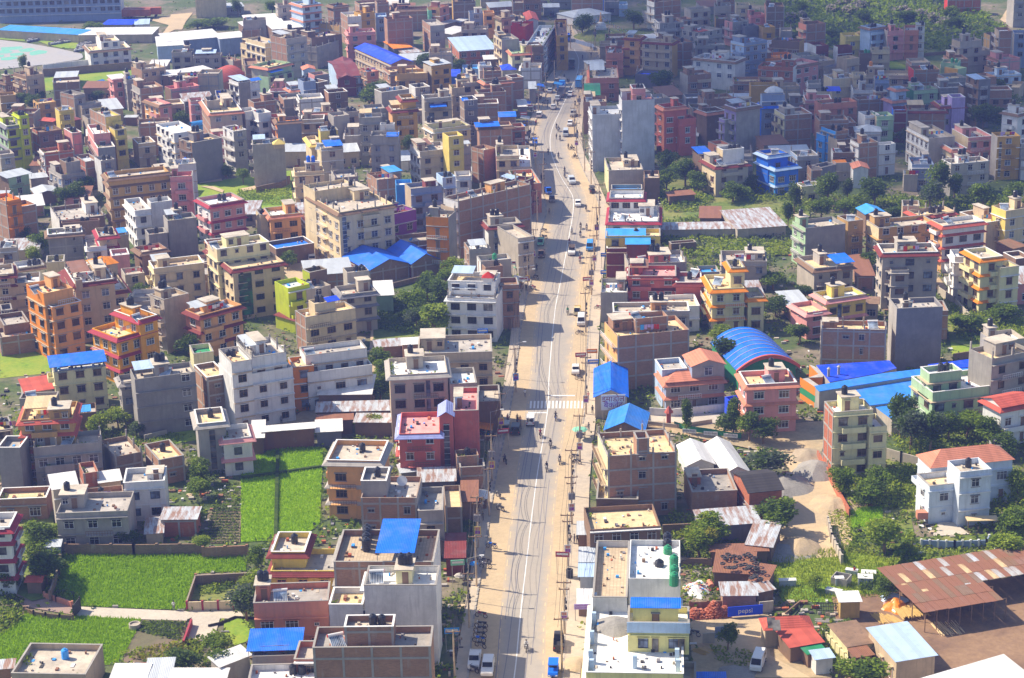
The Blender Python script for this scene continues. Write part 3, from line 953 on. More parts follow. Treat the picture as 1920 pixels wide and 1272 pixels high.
 if 'k' in feats:
  c = mat('conc:grey'); r = mat('paint:rust')
  nx, ny = max(1, int(A / 3.6)), max(1, int(B / 3.6))
  for i in range(nx + 1):
   for j in range(ny + 1):
    if 0 < i < nx and 0 < j < ny: continue
    x, y = x0 + .2 + (A - .4) * i / nx, y0 + .2 + (B - .4) * j / ny
    h = rng.uniform(.8, 1.9); b = MB()
    b.box(x - .14, x + .14, y - .14, y + .14, zt, H + h * .8, c)
    for q_ in ((-.1, -.1), (.1, .1), (.1, -.1)): b.bar((x + q_[0], y + q_[1], H + h * .8), (x + q_[0], y + q_[1], H + h * .8 + .7), .018, r, 3)
    b.obj('column_stub', T)
 if 'q' in feats:
  b = MB(); plants(b, x0 + .5, x1 - .5, y0 + .4, y0 + .9, zt, max(3, int(A / 1.3)), rng)
  plants(b, x0 + .4, x0 + .9, y0 + .5, y1 - .5, zt, max(2, int(B / 1.6)), rng)
  b.obj('roof_plants', T)
 M_ = T.matrix_basis
 def wp(x, y, z): return M_ @ Vector((x, y, z))
 rzT = T.rotation_euler.z
 if flat or pen:
  if 't' in feats and 'T' not in feats:
   nt_ = int(float(feats['t'].split(',')[0])); tc_ = (feats['t'].split(',') + ['black'])[1]
   for k in range(nt_):
    if pen:
     w_ = pen[1] - pen[0]
     x = pen[0] + .5 + (k + .3) * min(1.25, (w_ - .6) / max(nt_, 1)); y = (pen[2] + pen[3]) / 2; z = pen[4]
    else:
     x = x0 + A * .55 + k * 1.25; y = y0 + B * .7; z = zt
     if x > x1 - .8: x = x1 - .8 - k * .01; y -= 1.3
    wh = {1: [''], 2: ['left ', 'right '], 3: ['left ', 'middle ', 'right ']}[min(nt_, 3)][min(k, 2)]
    rooftop_tank(('%s%s tank on roof of ' % (wh, tc_)) + lab, wp(x, y, z + .002), tc_)
  if 'h' in feats:
   v = feats['h'].split(',') if feats['h'] else []
   u, vv = (float(v[0]), float(v[1])) if len(v) > 1 else (rng.uniform(.25, .6), rng.uniform(.2, .4))
   rooftop_solar('solar heater on roof of ' + lab, wp(x0 + A * u, y0 + B * vv, zt + .002), rzT + rng.choice([-.5, .1, .4]))
  if 'l' in feats:
   rooftop_laundry('drying laundry on roof of ' + lab, wp(x0 + A * .5, y0 + B * .3, zt + .002), rzT + rng.uniform(-.2, .2), rng)
 # small clutter that nobody could count
 if flat and A > 3 and B > 3 and dist < 800:
  b = MB()
  for _ in range(int(A * B / (5 if near else 8))):
   x, y = rng.uniform(x0 + .6, x1 - .9), rng.uniform(y0 + .6, y1 - .9)
   s = rng.uniform(.12, .5); h = rng.uniform(.05, .45)
   if pen and pen[0] - .5 < x < pen[1] + .5 and pen[2] - .5 < y < pen[3] + .5: continue
   b.box(x, x + s, y, y + s * rng.uniform(.6, 2.5), zt, zt + h, mat('paint:' + rng.choice(['stone', 'brown', 'grey', 'white', 'dark', 'dark', 'brickred', 'rust', 'slate', 'skyblue'])))
  if b.f: tag(b.obj('roof_clutter', T), kind='stuff')
def parse_feats(s, rng, auto_ok, dist):
 f = {}
 if s == 'a' or s.startswith('a;'):
  f = {}
  r = rng.random
  if r() < .72:
   u0 = rng.choice([.05, .3, .55]); v0 = rng.choice([.35, .5])
   f['p'] = '%g,%g,%g,%g' % (u0, u0 + rng.uniform(.3, .42), v0, .98)
  if r() < .8: f['t'] = str(rng.choice([1, 1, 2]))
  if r() < .3: f['h'] = ''
  if r() < .14: f['l'] = ''
  if r() < .2: f['k'] = ''
  if r() < .25: f['q'] = ''
  s = s[2:]
 for p in s.split(';'):
  if not p or p == '-': continue
  k, _, v = p.partition(':')
  if k == '-p': f.pop('p', None)
  else: f[k] = v
 return f
BUILT = []
def build_all(data):
 T = None; par = None; k = 0; idx = 0
 for ln in data.strip().splitlines():
  if not ln.strip() or ln.startswith('#'): continue
  plus = ln.startswith('+')
  body, _, lab = ln.lstrip('+ ').partition('|')
  lab = lab.strip()
  a = body.split()
  tile, L, Nn, Rr = a[0], *[tuple(map(float, q.split(','))) for q in a[1:4]]
  n = float(a[4]); codes = a[5]; cols = a[6].split('/'); roof = a[7]; fs = a[8] if len(a) > 8 else '-'
  cols = (cols[0], cols[-1])
  flat = roof.startswith('flat')
  H = 3 * n + (.9 if flat else 0)
  l_, n_, r_ = (at(tile, *q, H) for q in (L, Nn, Rr))
  va, vb = (r_ - n_), (l_ - n_)
  rng = random.Random(1000 + idx); idx += 1
  if plus:
   ua = par[1]; ub = Vector((-ua.y, ua.x, 0))
  else:
   if va.length >= vb.length: ua = va.normalized(); ub = Vector((-ua.y, ua.x, 0))
   else:
    ub = vb.normalized(); ua = Vector((ub.y, -ub.x, 0))
   if va.length < .5: pass
  A, B = va.dot(ua), vb.dot(ub)
  mn = 2.0 if n <= 1.6 else 4.0
  if not plus or True:
   A = max(A, mn if not plus else 1.5); B = max(B, (mn + 1.5 if n > 1.6 else mn) if not plus else 1.5)
  B = min(B, 34); A = min(A, 120)
  dist = n_.length
  if not plus:
   k = 0
   rz = math.atan2(ua.y, ua.x)
   nm = 'house'
   low = lab.lower()
   for w_ in ('house', 'building', 'block', 'shed', 'shack', 'hall', 'hut', 'warehouse', 'workshop', 'school', 'kiosk', 'stall', 'factory', 'pavilion', 'garage', 'tent'):
    if re.search(r'\b' + w_ + r'\b', low): nm = w_; break
   if nm in ('block',): nm = 'building'
   T = empty(nm, (n_.x, n_.y, 0), rz)
   T.matrix_basis = Matrix.Translation((n_.x, n_.y, 0)) @ Matrix.Rotation(rz, 4, 'Z')
   tag(T, lab, nm if nm not in () else 'house')
   par = (T, ua, n_, lab)
   o = (0, 0)
   first = True
  else:
   k += 1
   dv = n_ - par[2]; dv.z = 0
   ub = Vector((-ua.y, ua.x, 0))
   e = .023 * k
   o = (dv.dot(ua) + e, dv.dot(ub) + e)
   A -= 2 * e; B -= 2 * e
   lab = par[3]; first = False
  f = parse_feats(fs, rng, True, dist)
  if flat and n >= 1.8 and A > 5.5 and B > 5 and 'z' not in f and dist > 335:
   if 'p' not in f and rng.random() < (.55 if not plus else .2):
    u0 = rng.choice([.03, .3, .6]); f['p'] = '%g,%g,%g,.97' % (u0, u0 + rng.uniform(.25, .37), rng.choice([.4, .55]))
   if 't' not in f and rng.random() < .16: f['t'] = '1'
   if 'B' not in f and rng.random() < .2: f['B'] = '%g,%g,%g,%g,%s,1.9' % (.05, rng.uniform(.35, .6), .4, .95, rng.choice(['sheet', 'rust', 'paleblue', 'sheet', 'sand']))
   if 'k' not in f and rng.random() < .14: f['k'] = ''
   if 'q' not in f and rng.random() < .2: f['q'] = ''
   if 'h' not in f and rng.random() < .12: f['h'] = ''
   if 'l' not in f and rng.random() < .07: f['l'] = ''
   if dist > 420 and 'e' not in f and 'E' not in f and codes[0] + codes[1] != 'cc' and rng.random() < .18: f['E'] = rng.choice(['salmon', 'maroon', 'brown'])
  z0 = float(f['z']) * 3 if 'z' in f else 0.0
  # keep copied part labels short enough
  volume(T, o, A, B, H, z0, codes, cols, roof, f, rng, dist, lab, first, True)
  BUILT.append((T.name, lab, round(A, 1), round(B, 1), round(H, 1), round(dist), k))
HOUSES = '''
# ---- bottom row
A0 -250,150 70,140 165,25 3.6 ww white flat e:crimson;t:1;g:.2,.4,brown | white house with crimson tiled eaves at left edge
A0 405,-110 420,35 955,15 2 cw grey/grey flat w:white;p:0,.35,.45,.95;t:1 | grey house with white windows above the rice paddy
A0 1215,0 1208,78 1468,74 1.1 kk brickred mono:rustwhite:.2 - | low brick shack with peeling roof by the vegetable rows
A0 1105,80 1095,185 1215,180 .8 cc beige mono:rustwhite:.2 - | tiny lean-to shed against the peeling brick shack
A0 225,1010 85,1235 640,1245 1.2 wc beige flat:stone t:1,skyblue;q | low house with weathered slab roof below the paddy
A0 440,1160 425,1212 695,1208 .8 cc slate mono:sheet:.2 - | small tin roofed shed against the weathered slab house
A0 895,1190 830,1290 1080,1290 1 cc white mono:white:.5 - | white sheet roofed shed at the bottom edge
A0 1125,1150 1085,1290 1265,1290 1 cc grey mono:sheet:.5 - | grey ribbed roof shed at the bottom edge
A0 1310,1215 1275,1290 1680,1290 1 cc white mono:white:.3 - | long white roofed shed beside the grey ribbed one
A0 1700,1090 1650,1180 1870,1095 1.2 cc stone mono:white:.5 - | stone walled garage with tilted white roof by the banana plants
A0 205,510 200,545 305,545 .8 cc brown gable:roofred:.5 - | small red roofed garden pavilion in the courtyard
A0 350,262 350,285 440,280 .9 cc bluegrey mono:sheet:.2 - | pale blue garden shed behind the boundary wall
A0 -40,1150 -40,1200 92,1190 .9 kk brick mono:rustwhite:.2 - | brick shed cut by the lower left edge
A1 130,300 108,465 590,465 2 ww yellow flat:cement E:maroon;w:pink;t:0 | yellow house with maroon tiled eaves and flat terrace
+A1 135,175 112,325 365,325 2.6 ww yellow flat:stone E:maroon;t:1
A1 40,565 -20,710 540,690 2.5 cw salmon flat:cement p:0,.2,.4,.9;t:2;h:.35,.3;w:white | orange house with white scalloped parapet and solar panels
A1 -40,985 -30,1110 300,1100 1.2 cw cement flat:stone B:-.1,1.1,.1,1.2,blue,1.6;l | terrace house under a bright blue sheet roof
A1 640,160 582,400 1330,400 4 wk white/brick flat:+beige t:0;B:.43,.8,.05,1,blue,2.2 | building with large blue canopy over its tiled terrace
A1 830,430 808,575 1350,575 4 wc white flat:white p:.42,.66,.35,.95,2.2,lemon;t:3;h:.15,.4 | tall white building with one wide brown window
+A1 600,590 545,720 800,720 3 cc white flat:sand q
A1 480,890 425,1045 1310,1035 4.2 ck brick flat:cement t:0;h:.2,.3 | brick and concrete building in the lower left foreground
+A1 680,800 660,890 1030,890 4.9 ck brick flat:stone t:2
A1 330,1080 285,1130 430,1130 1.8 cw salmon flat:stone - | small orange house below the blue sheet roof
A1 10,1170 -60,1290 520,1275 1.4 cc white flat:white t:2 | white roof terrace at the bottom edge
A1 1432,200 1425,365 1560,368 1.1 cc maroon mono:maroon:.3 - | low roadside stall with maroon sheet roof
A2 600,670 555,1228 1285,1225 3.1 ww paleyellow flat:white w:dark | large pale yellow terraced building right of road
+A2 868,730 867,853 1330,853 4.3 cW paleyellow flat:white z:3;w:dark
+A2 905,690 905,735 1250,735 5.1 cW paleyellow mono:blue:.4 z:4;w:dark
+A2 605,240 600,665 866,665 3.6 cc white flat:+beige z:.1
+A2 868,230 869,525 1268,525 4.4 cc white flat:white z:.1
A2 550,-10 585,158 1115,130 1.8 cW brown flat:sand w:white;q | low brown brick house with cracked slab roof
A2 1355,35 1425,133 1860,100 1.1 cc slate mono:rustwhite:.5 - | long shed with rust striped white roof
A2 1830,110 1760,265 1955,262 1 cc brown mono:rustwhite:.6 - | shed with tan sheet roof joining the rust striped shed
A2 1500,285 1495,318 1915,312 .9 cc brown mono:rust:.2 - | narrow rusty lean-to shed behind the tyre shack
A2 1545,335 1518,470 1800,480 1 kc brown mono:rust:.5 - | rusty roofed shack covered with old tyres
A2 1850,430 1775,560 1925,520 .9 cc brown mono:rust:.4 - | small rusty shack beside the tyre covered shack
A2 1545,567 1580,648 1830,645 .9 cc brick mono:rustwhite:.3 - | brick shed with patchwork tin roof by the dirt yard
A2 1850,590 1840,625 1960,600 .9 cc brown mono:rustwhite:.3 - | tin shed right of the patchwork tin roof
A2 515,300 512,395 598,400 1 cc sheet mono:sheet:.2 - | grey tin kiosk beside the white parapet
A2 512,405 510,505 592,510 .9 cc sheet mono:paleblue:.2 - | pale blue tin kiosk beside the white parapet
A2 500,615 500,710 570,712 .8 cc brown mono:white:.2 - | small white roofed kiosk near the purple sign
A2 1350,1240 1340,1300 1595,1300 1 cc grey mono:blue:.2 - | blue roofed shed at the bottom edge
A2 1270,1150 1268,1290 1335,1280 1.5 cc stone flat:stone - | narrow stone coloured building beside the pale yellow one
A2 500,110 497,190 600,165 1 cc brown mono:sheet:.3 - | grey tin lean-to kiosk on the pavement corner
A3 -70,830 -20,908 330,890 1 cc beige hip:roofred:1.2 - | beige house with faded red hip roof
A3 70,935 170,1035 405,995 .9 cc brown mono:roofred:.4 - | flaking red sheet roofed garage in the yard
A3 250,1025 300,1085 425,1060 .8 cc brown mono:green:.2 - | lean-to shed with dark green sheet roof
A3 312,1078 362,1125 486,1110 .9 cc white mono:paleblue:.2 - | small white walled shed with pale blue roof
A3 465,885 600,1030 790,1000 1 cc lemon mono:mud:.3 - | long shed with brown mud covered roof
A3 755,925 965,1140 1270,1110 1.3 wc beige mono:paleblue:.6 w:white | workshop with large pale blue ribbed roof
A3 525,635 545,695 690,690 1 cc wood mono:white:.2 - | wooden hut with white sheet roof by the fence
A3 1215,1300 1300,1500 2000,1290 1.6 cc white mono:white:.8 - | building with bright white roof in the lower right corner
A3 640,1065 660,1110 780,1090 .9 cc brown mono:rust:.2 - | small brown shack between the two long sheds
# ---- second row
B0 340,190 402,250 790,205 2.6 ww lemon flat:white B:-.05,1.02,.0,1,blue,2.0;w:brown | cream house under a deep blue sheet roof
B0 150,320 190,400 425,395 1.5 cc stone mono:roofred:.5 - | low house with coral red sheet roof
B0 130,408 145,450 420,440 1.4 cc stone flat:stone h:.3,.4 | stone parapet house with solar panels by coral roof
B0 900,235 1010,303 1465,245 3.6 ch cement flat:stone p:.35,.6,.3,.95;t:2;h;w:white | slate grey house with blank wall and white windows
+B0 850,275 905,325 1000,300 2.6 ww grey/cement flat:stone E:grey
B0 1455,195 1550,290 1640,275 2.9 kK brick/brown flat:sand - | narrow brick house beside the tall white block
B0 1430,70 1450,112 1578,92 2.6 cw lemon flat:green - | small cream house with green roof slab
B0 1630,180 1735,285 2195,210 3.4 cw white flat:grey w:brown | tall white block with brown windows and maroon shutters
+B0 1620,80 1735,180 1880,150 4.4 cw white flat:sand t:1;w:brown
+B0 1790,20 1885,140 2150,100 4.4 cw white flat:grey w:brown
B0 125,490 150,610 545,588 3.7 ww ochre/tan flat:sand e:roofred;l;t:1;p:.55,.95,.0,.5,2.5 | tan house with red tiled gables and laundry terrace
B0 225,725 250,815 755,770 2.3 cw grey flat:stone q;t:1;w:white | grey house with roof garden and balcony creepers
+B0 325,890 335,955 558,938 1.2 cw grey flat:stone q
B0 750,760 860,885 1100,880 1.3 cK cement/brown flat:stone k | unfinished low house with bare slab roof
B0 1085,790 1190,910 1385,880 1.3 kK brick flat:sand t:1 | low brick house with rubble strewn roof
B0 905,975 925,1080 1232,1062 2.1 kw white flat:grey p:.55,.95,.4,.95,1.2;w:dark | white square house above the peeling brick shack
B0 590,930 625,1010 742,1000 1.6 kk brickred flat:grey q | ivy covered orange brick cube house
B0 730,1010 748,1075 905,1060 1.4 cc beige mono:white:.3 - | shack with white sheet roof beside ivy brick cube
B0 380,1058 398,1125 575,1105 2.6 cw stone mono:white:.4 - | narrow house with flat white metal roof
B0 570,1130 560,1230 930,1190 1.6 wK cement/brick flat:sand l;t:1 | brick terrace house with laundry left of white square house
B0 1455,530 1480,640 1695,638 3 cc grey flat:sand t:1;g:.4,.6,slate;E:grey | grey tower house beside the bright green field
+B0 1690,645 1672,752 1890,742 2.1 ww stone/white flat:grey q;e:pink
B0 -20,1120 -20,1205 345,1190 1.1 cw brick flat:sand w:white;q | low brick house with red tiled porch at left edge
B0 -60,790 -20,815 88,815 2.7 cc cement flat:grey - | blank cement house at the left edge
B0 565,490 570,560 722,540 1.5 cc brown flat:grey B:.3,.7,.1,.5,skyblue,1 | low house with slumped blue tarp on terrace
B0 -60,600 -30,690 90,660 1.6 ww stone flat:sand t:2;l | stone coloured house with crowded terrace at left edge
B1 325,165 385,252 870,190 2.4 ww white flat:grey w:brown | white house with solar panels and red roofed hut
+B1 325,62 370,128 820,55 3.3 ww white flat:grey h:.1,.2;w:brown
B1 450,290 470,415 858,410 1.3 cc brown mono:white:.5 - | hall with wide bright white sheet roof
B1 240,140 280,215 360,195 2.8 ww orange flat:sand w:brown | narrow bright orange house behind the white one
B1 465,485 455,545 1030,530 1 cc brown mono:rustwhite:.3 - | long low shed with tan weathered tin roof
B1 455,620 455,695 638,690 1 cc slate mono:white:.3 - | white roofed shack beside laundry yard
B1 450,580 460,612 720,600 1 cc brown mono:rust:.2 - | rusty low shed behind the laundry yard
B1 745,565 740,620 1015,622 1 cc brown mono:rustwhite:.2 l | patched white roof shed with laundry in front
B1 60,662 45,694 432,664 1.3 cc rust mono:white:.2 - | long shack with rusty sheet walls by green field
B1 -20,620 -30,740 50,700 1.2 cc brown mono:white:.2 - | small white roofed shack left of the rusty walls
B1 1025,142 1003,272 1437,250 4.2 cw beige/stone flat:white E:grey;t:1;g:.62,.69,bluegrey;w:dark | grey building with bright white roof and glass strip
+B1 1452,222 1452,340 1656,332 3.5 cc stone flat:white -
B1 1225,-20 1215,112 1770,95 3.3 cw beige flat:grey w:brown;q | beige building with two rows of balconies near road
B1 1090,550 1072,712 1378,705 2.7 ww coral flat:pink E:tileblue;w:white | red building with blue railings and arched stair windows
+B1 1290,500 1372,582 1478,580 3.8 cc coral gable:tileblue:1.0:y w:white;g:.3,.7,slate
+B1 1505,365 1480,540 1668,540 3.6 cc coral flat:pink p:.0,.35,.3,.7,2.2,paleblue
B1 605,755 530,908 935,900 3.3 ww peach flat:stone e:grey;t:1;w:brown | peach house with grey tiled eaves and spiral stair
B1 815,1030 785,1190 1205,1190 3 cK grey/brick flat:grey h | grey and brick building with satellite dish
+B1 808,962 785,1065 978,1065 3.7 cc grey flat:grey t:1
B1 1225,1115 1215,1290 1395,1290 2.4 cw grey flat:cement - | grey flat roofed house beside the tin roofed shops
B1 1225,980 1220,1070 1490,1060 1 cc slate mono:rustwhite:.3 - | tin roofed shed below the red building
B1 1405,1100 1420,1265 1545,1258 1.3 cK brown flat:sand - | roadside shop building with peeling tan roof
B1 1548,1080 1545,1215 1655,1215 1.2 cc brown mono:rust:.4 - | roadside shop stall with rust striped roof
B1 1515,830 1505,882 1670,870 1.6 ck brick flat:brown t:1;q | brick cube house beside the roadside stalls
B1 1520,905 1530,965 1715,955 1.2 ck brick flat:stone q | low brick annex house with overgrown roof
B1 1665,350 1670,470 1752,462 1.9 cc brown flat:stone - | small brown house between red building and road
B1 1085,950 1090,1000 1230,985 .8 cc grey mono:sheet:.2 - | grey tin shed at the foot of the red building
B1 880,15 900,60 1100,45 1 cc brown mono:rustwhite:.2 - | tin shack among concrete posts
B1 1095,0 1100,40 1220,35 1.4 cc brick mono:white:.2 - | brick shed with white roof behind the beige building
B2 625,225 622,435 862,425 1.5 cc stone gable:blue:1.6:y - | blue gabled banquet hall with sign board
B2 740,545 700,680 1000,635 1 cc brown gable:azure:1.8:y - | pale blue gabled hall behind brick pillars
B2 640,708 717,882 1235,848 3.5 bK lemon/brick flat:sand k;t:1;q | unfinished brick building with rooftop pillars by road
+B2 885,700 935,752 1033,750 4.4 cK brick flat:sheet -
B2 650,1030 632,1200 945,1188 1.3 cc brown flat:sand t:2 | low house with brown slab roof by the road
B2 1045,245 1155,325 1580,292 2.1 ww bluegrey/grey hip:salmon:1.4 w:white;e:salmon | grey house with salmon tiled roofs and solar heater
+B2 1320,120 1350,205 1590,180 3 ww bluegrey/grey gable:salmon:1.2:y w:white
+B2 1110,150 1125,235 1300,200 2.3 cc paleblue flat:grey -
B2 1690,245 1760,345 2135,325 3 ww pink flat:sand e:salmon;w:white;t:1;p:.5,.85,.4,.9 | pink house with wavy parapet and tiled eaves
B2 1245,800 1318,948 1515,938 .9 cc white gable:white:1.2:y - | smaller white tent beside the long one
B2 1455,790 1600,1008 1745,950 .9 cc white gable:white:1.3:y - | long white tent with rounded ridge
B2 1290,985 1352,1150 1685,1125 1.2 cc brick flat:cement p:0,.3,.55,.98,1.4,brickred | low brick house with dark slab roof below tents
B2 1665,1005 1780,1150 2020,1120 1.8 WW brickred gable:dark:1.3:x w:white | old orange brick house with dark tiled roof
B2 1690,420 1640,470 1850,440 1 cc deepblue flatsheet:deepblue - | low shed with deep blue roof beside pink house
B2 660,1195 700,1255 930,1240 1.2 cc brown mono:rust:.3 - | lean-to shack with sticks on its roof
B3 370,478 492,552 787,530 3.9 kw brickred/lemon flat:white p:.3,.78,.45,.98,2.6;t:1;w:brown | cream house with orange brick side wall
+B3 755,560 762,663 892,650 3.0 cw lemon flat:white w:brown
B3 1195,268 1236,402 1672,350 2.3 ww palegreen flat:white w:dark | pale green house with stepped parapet
+B3 1190,205 1212,262 1460,238 3.3 ww palegreen flat:white t:2;w:dark
B3 1520,70 1682,150 1990,85 4.1 cw cement/grey flat:sand p:.3,.8,.4,.95;w:dark | grey concrete building with rooftop ladder at right edge
B3 1705,455 1752,512 1970,470 2.6 cb white gable:roofred:1.0 e:roofred | white house with red roof and balconies
B3 1145,870 1225,965 1835,900 2.5 ww iceblue hip:salmon:2.0 w:white;g:.2,.25,bluegrey | white and pale blue house with salmon hip roof
+B3 1140,1010 1212,1105 1446,1090 2 ww iceblue flat:sand w:white
+B3 1400,905 1442,1000 1710,1000 3 cw iceblue flat:stone w:white;t:1
B3 1005,-20 1015,5 1100,0 1.2 cc cement flat:grey t:2 | tank stand shed on the blue roof edge
B3 1660,765 1670,800 1740,795 .7 cc stone flat:stone t:1 | small stone shed behind the salmon hip roof
# ---- third row
C0 -60,195 45,240 152,232 4 kb brick/orange flat:orange k | brick building with bright orange balconies at left edge
+C0 140,235 155,283 315,278 3.2 kk brick flat:orange -
C0 0,540 -10,595 125,562 2 ww stone flat:grey t:1;h | grey stepped house at left edge below brick
C0 368,447 357,492 617,470 2.7 cK grey/cement flat:white p:.5,.95,.4,.95,1.4,white | grey cement house with white parapet
C0 375,285 445,385 785,345 1.6 cc white/brown flat:grey k;p:.7,.98,.5,.95,2.6,white;t:1 | white walled house with bare columns and blue roofed room
C0 455,390 460,402 745,380 1.6 cc maroon/brick flat:maroon t:2 | brick house with maroon flat roof
C0 778,22 812,65 1265,15 4.5 cw beige/tan flat:stone e:brown;w:white;h:.1,.4 | long tan apartment building with rows of white windows
C0 1265,30 1275,58 1440,50 4.1 cw white/pink flat:pink w:white | narrow pinkish white apartment building
C0 930,225 1010,312 1120,298 3.1 ww white flat:grey w:dark | white house with narrow side windows and flat roof
+C0 1100,218 1130,250 1305,245 3.1 cc white flat:white t:1
C0 1205,350 1257,387 1472,362 3.0 cc grey/cement flat:grey t:1;h | cement block with pale coping behind curved green awning
+C0 1108,450 1115,492 1260,480 2.2 cc cement flat:stone t:1
C0 1500,210 1572,268 1832,225 3.2 ww white/pink flat:white e:crimson;w:white;t:2 | white house with three tiers of crimson eaves
C0 1545,590 1745,748 2100,668 3.7 ww cream/beige flat:sand w:dark;g:.1,.35,green | tan office building with green glass front
+C0 1545,548 1625,602 2010,535 4.6 ww cream/lemon flat:stone h:.05,.5;p:.25,.7,.4,.95,2.4,lemon;w:dark
C0 455,755 572,942 938,868 3.2 ww beige flat:white e:maroon;w:grey | beige house with maroon tiled bands
+C0 450,742 560,857 842,798 4.2 ww beige flat:white E:maroon;t:1;p:.6,.9,.3,.8
+C0 560,815 565,835 600,830 4.5 cc beige flat:beige z:4
C0 690,695 715,728 880,700 4.2 cc beige pyr:orange:1.3 - | house with orange pagoda roof and golden finial
C0 195,860 325,932 545,885 4.6 ww orange/peach flat:sand h:.0,.4;w:dark | peach and orange building with blue grey balcony bands
+C0 230,960 388,1035 680,1025 3.7 ww orange/peach flat:sand w:dark
C0 -60,722 -50,795 102,770 3.6 ww maroon/beige flat:stone w:white;e:maroon | maroon banded building at left edge with white windows
C0 108,785 105,858 300,820 2.8 ww beige flat:white t:1;h | beige house with flat terrace behind peach building
C0 -20,1090 30,1172 215,1140 1.5 cc brown flat:grey - | low brick house with smooth grey roof slab
C0 -20,1190 0,1262 270,1225 1.1 kk brick flat:stone - | low brick house with bare roof at left edge
C0 690,1190 880,1262 1185,1195 3.1 ww amber flat:sand e:crimson;w:white;q | bright orange yellow house with crimson tiled eaves
+C0 890,1048 1045,1128 1185,1092 4.0 ww amber flat:sand E:crimson;p:.2,.7,.4,.9,2.3;t:2;h:.1,.1;w:white
C0 1115,955 1228,978 1415,930 3.7 wc stone/beige flat:stone p:.05,.5,.3,.8,2.4;t:2;w:white | tall blank beige wall building with rooftop terrace
C0 1085,690 1152,745 1530,700 3.1 ww lemon/cream flat:beige p:.1,.35,.2,.7;w:brown | cream house with curved green awning and red curtains
C0 1430,1040 1497,1095 1812,1012 3 ww salmon/peach flat:stone e:maroon;w:white;l;h:.7,.3 | salmon house with maroon bands below the office building
C0 830,622 840,650 925,640 2.1 cc pink flat:white - | small pink house beside the pagoda roof
C0 1010,590 1060,622 1252,590 2 cc brown/brick flat:stone E:brown;l | brown house with cluttered terrace and tiled awning
C0 910,750 937,792 1080,770 1.7 cw stone flat:stone l | dark stone house with rugs drying on roof
C0 712,440 742,502 872,482 2.7 cw white/beige flat:grey e:crimson;t:2;w:white | white house with crimson eaves and twin tanks
C0 635,495 650,585 800,570 2 ww beige/white flat:stone w:grey | white house with beige awning and arched corner
C0 1170,-10 1165,5 1260,-5 3 cc beige flat:stone p:.1,.9,.1,.9,1.2 | beige rear house behind tan apartments
C0 235,145 270,188 432,160 1 cc brown gable:sheet:.8 - | shed with grey metal gable roof by round trees
C0 140,698 132,742 332,715 2 cw white flat:white t:3 | white terrace house with row of black tanks
C0 350,665 345,700 420,690 2.9 cc lemon flat:stone t:1 | small cream house with solar panel and tank
C0 845,475 870,500 960,485 1.6 cc beige flat:sand B:.2,.9,.1,.9,skyblue,1.5 | small beige house with light blue tarp
C0 0,1015 10,1060 90,1050 1.6 cw slate flat:grey - | dark grey house at left edge under slab roof
C1 390,190 622,322 1010,245 4.5 ww cream flat:stone w:white;E:brown;g:.05,.12,bluegrey | large cream building with rounded glazed corner
+C1 425,105 440,165 790,140 5.2 cc cream flat:stone -
C1 58,290 105,350 333,325 2.1 ww peach flat:white w:brown | peach house with red balcony beside cream building
+C1 15,300 30,345 95,335 2 cc cream flat:white t:1
C1 105,540 150,597 435,552 1.2 cc brown flatsheet:blue - | parking shed with light blue sheet roof
C1 285,260 285,330 430,320 1.1 cc lemon mono:rustwhite:.3 - | cream shed with rusty awning roof
C1 660,652 850,757 1165,712 1.2 kk maroon/brown gable:blue:2.0:y - | brick hall with wide blue gable roof
C1 990,602 1168,708 1318,640 1.25 kk maroon/brown gable:blue:2.0:y - | second blue gabled brick hall toward the palms
C1 1195,580 1310,655 1420,640 1.1 cc maroon flatsheet:blue - | low hall with blue sheet roof nearest the palms
C1 1430,860 1432,962 1800,972 2.9 wW white flat:white w:dark | white building with red pyramid roofed hut by road
+C1 1428,765 1437,835 1790,852 3.7 cW white flat:sand w:dark;p:.65,.95,.4,.9,1.5
+C1 1690,795 1700,812 1780,800 4.3 cc white pyr:red:1.2 z:3.9
C1 138,840 240,892 405,860 3 cw lime flat:sheet w:dark | lime green house with skylight roof
+C1 330,830 375,905 590,880 2.6 ww lime/stone flat:stone t:2
+C1 360,745 400,775 560,760 3.3 cc lime/brown flat:lime t:1
C1 150,1070 145,1090 292,1135 1.0 cc lime mono:maroon:.4 - | maroon roofed porch hut of the lime house
C1 300,1080 372,1112 745,1042 2.5 kw brick/cream flat:sand w:brown | cream and brick house with blue tarp on roof
+C1 415,975 440,1010 600,985 3.3 cw cream flat:stone B:.55,1.1,-.3,.2,deepblue,1.2;t:1
C1 605,878 642,942 900,912 2.7 ww stone flat:stone e:slate;w:brown | grey house with slate eaves and wet terrace
+C1 660,735 682,775 850,760 3.5 cw stone flat:stone t:3
C1 885,848 897,945 1025,925 1.5 cc palegreen mono:white:.3 - | green walled shed with white metal roof
C1 985,290 990,345 1200,300 2.6 ww purple flat:maroon w:white;t:2 | purple house beside the cream building
C1 1045,85 1050,118 1150,112 4 cc skyblue flat:white - | bright sky blue house wall beside the purple house
C1 1148,118 1160,147 1395,122 4.2 cw beige/bluegrey flat:grey p:.5,.85,.1,.7,2.2,maroon;w:brown | pale blue grey building with maroon rooftop hut
+C1 1390,20 1398,62 1490,45 4.6 cw paleblue flat:grey t:3
C1 1480,192 1515,242 2060,112 4.5 bk white/brick flat:stone h:.3,.5;q;p:.55,.75,.5,.95,2.3,peach | wide brick building with curved white balconies
C1 1365,345 1442,362 1500,310 4.4 bc orange/cement flat:stone q | narrow tall building with orange balconies
C1 1690,400 1742,425 1990,402 3 cw white/stone flat:grey t:2;p:.1,.5,.3,.9 | pale building with green awning near the road
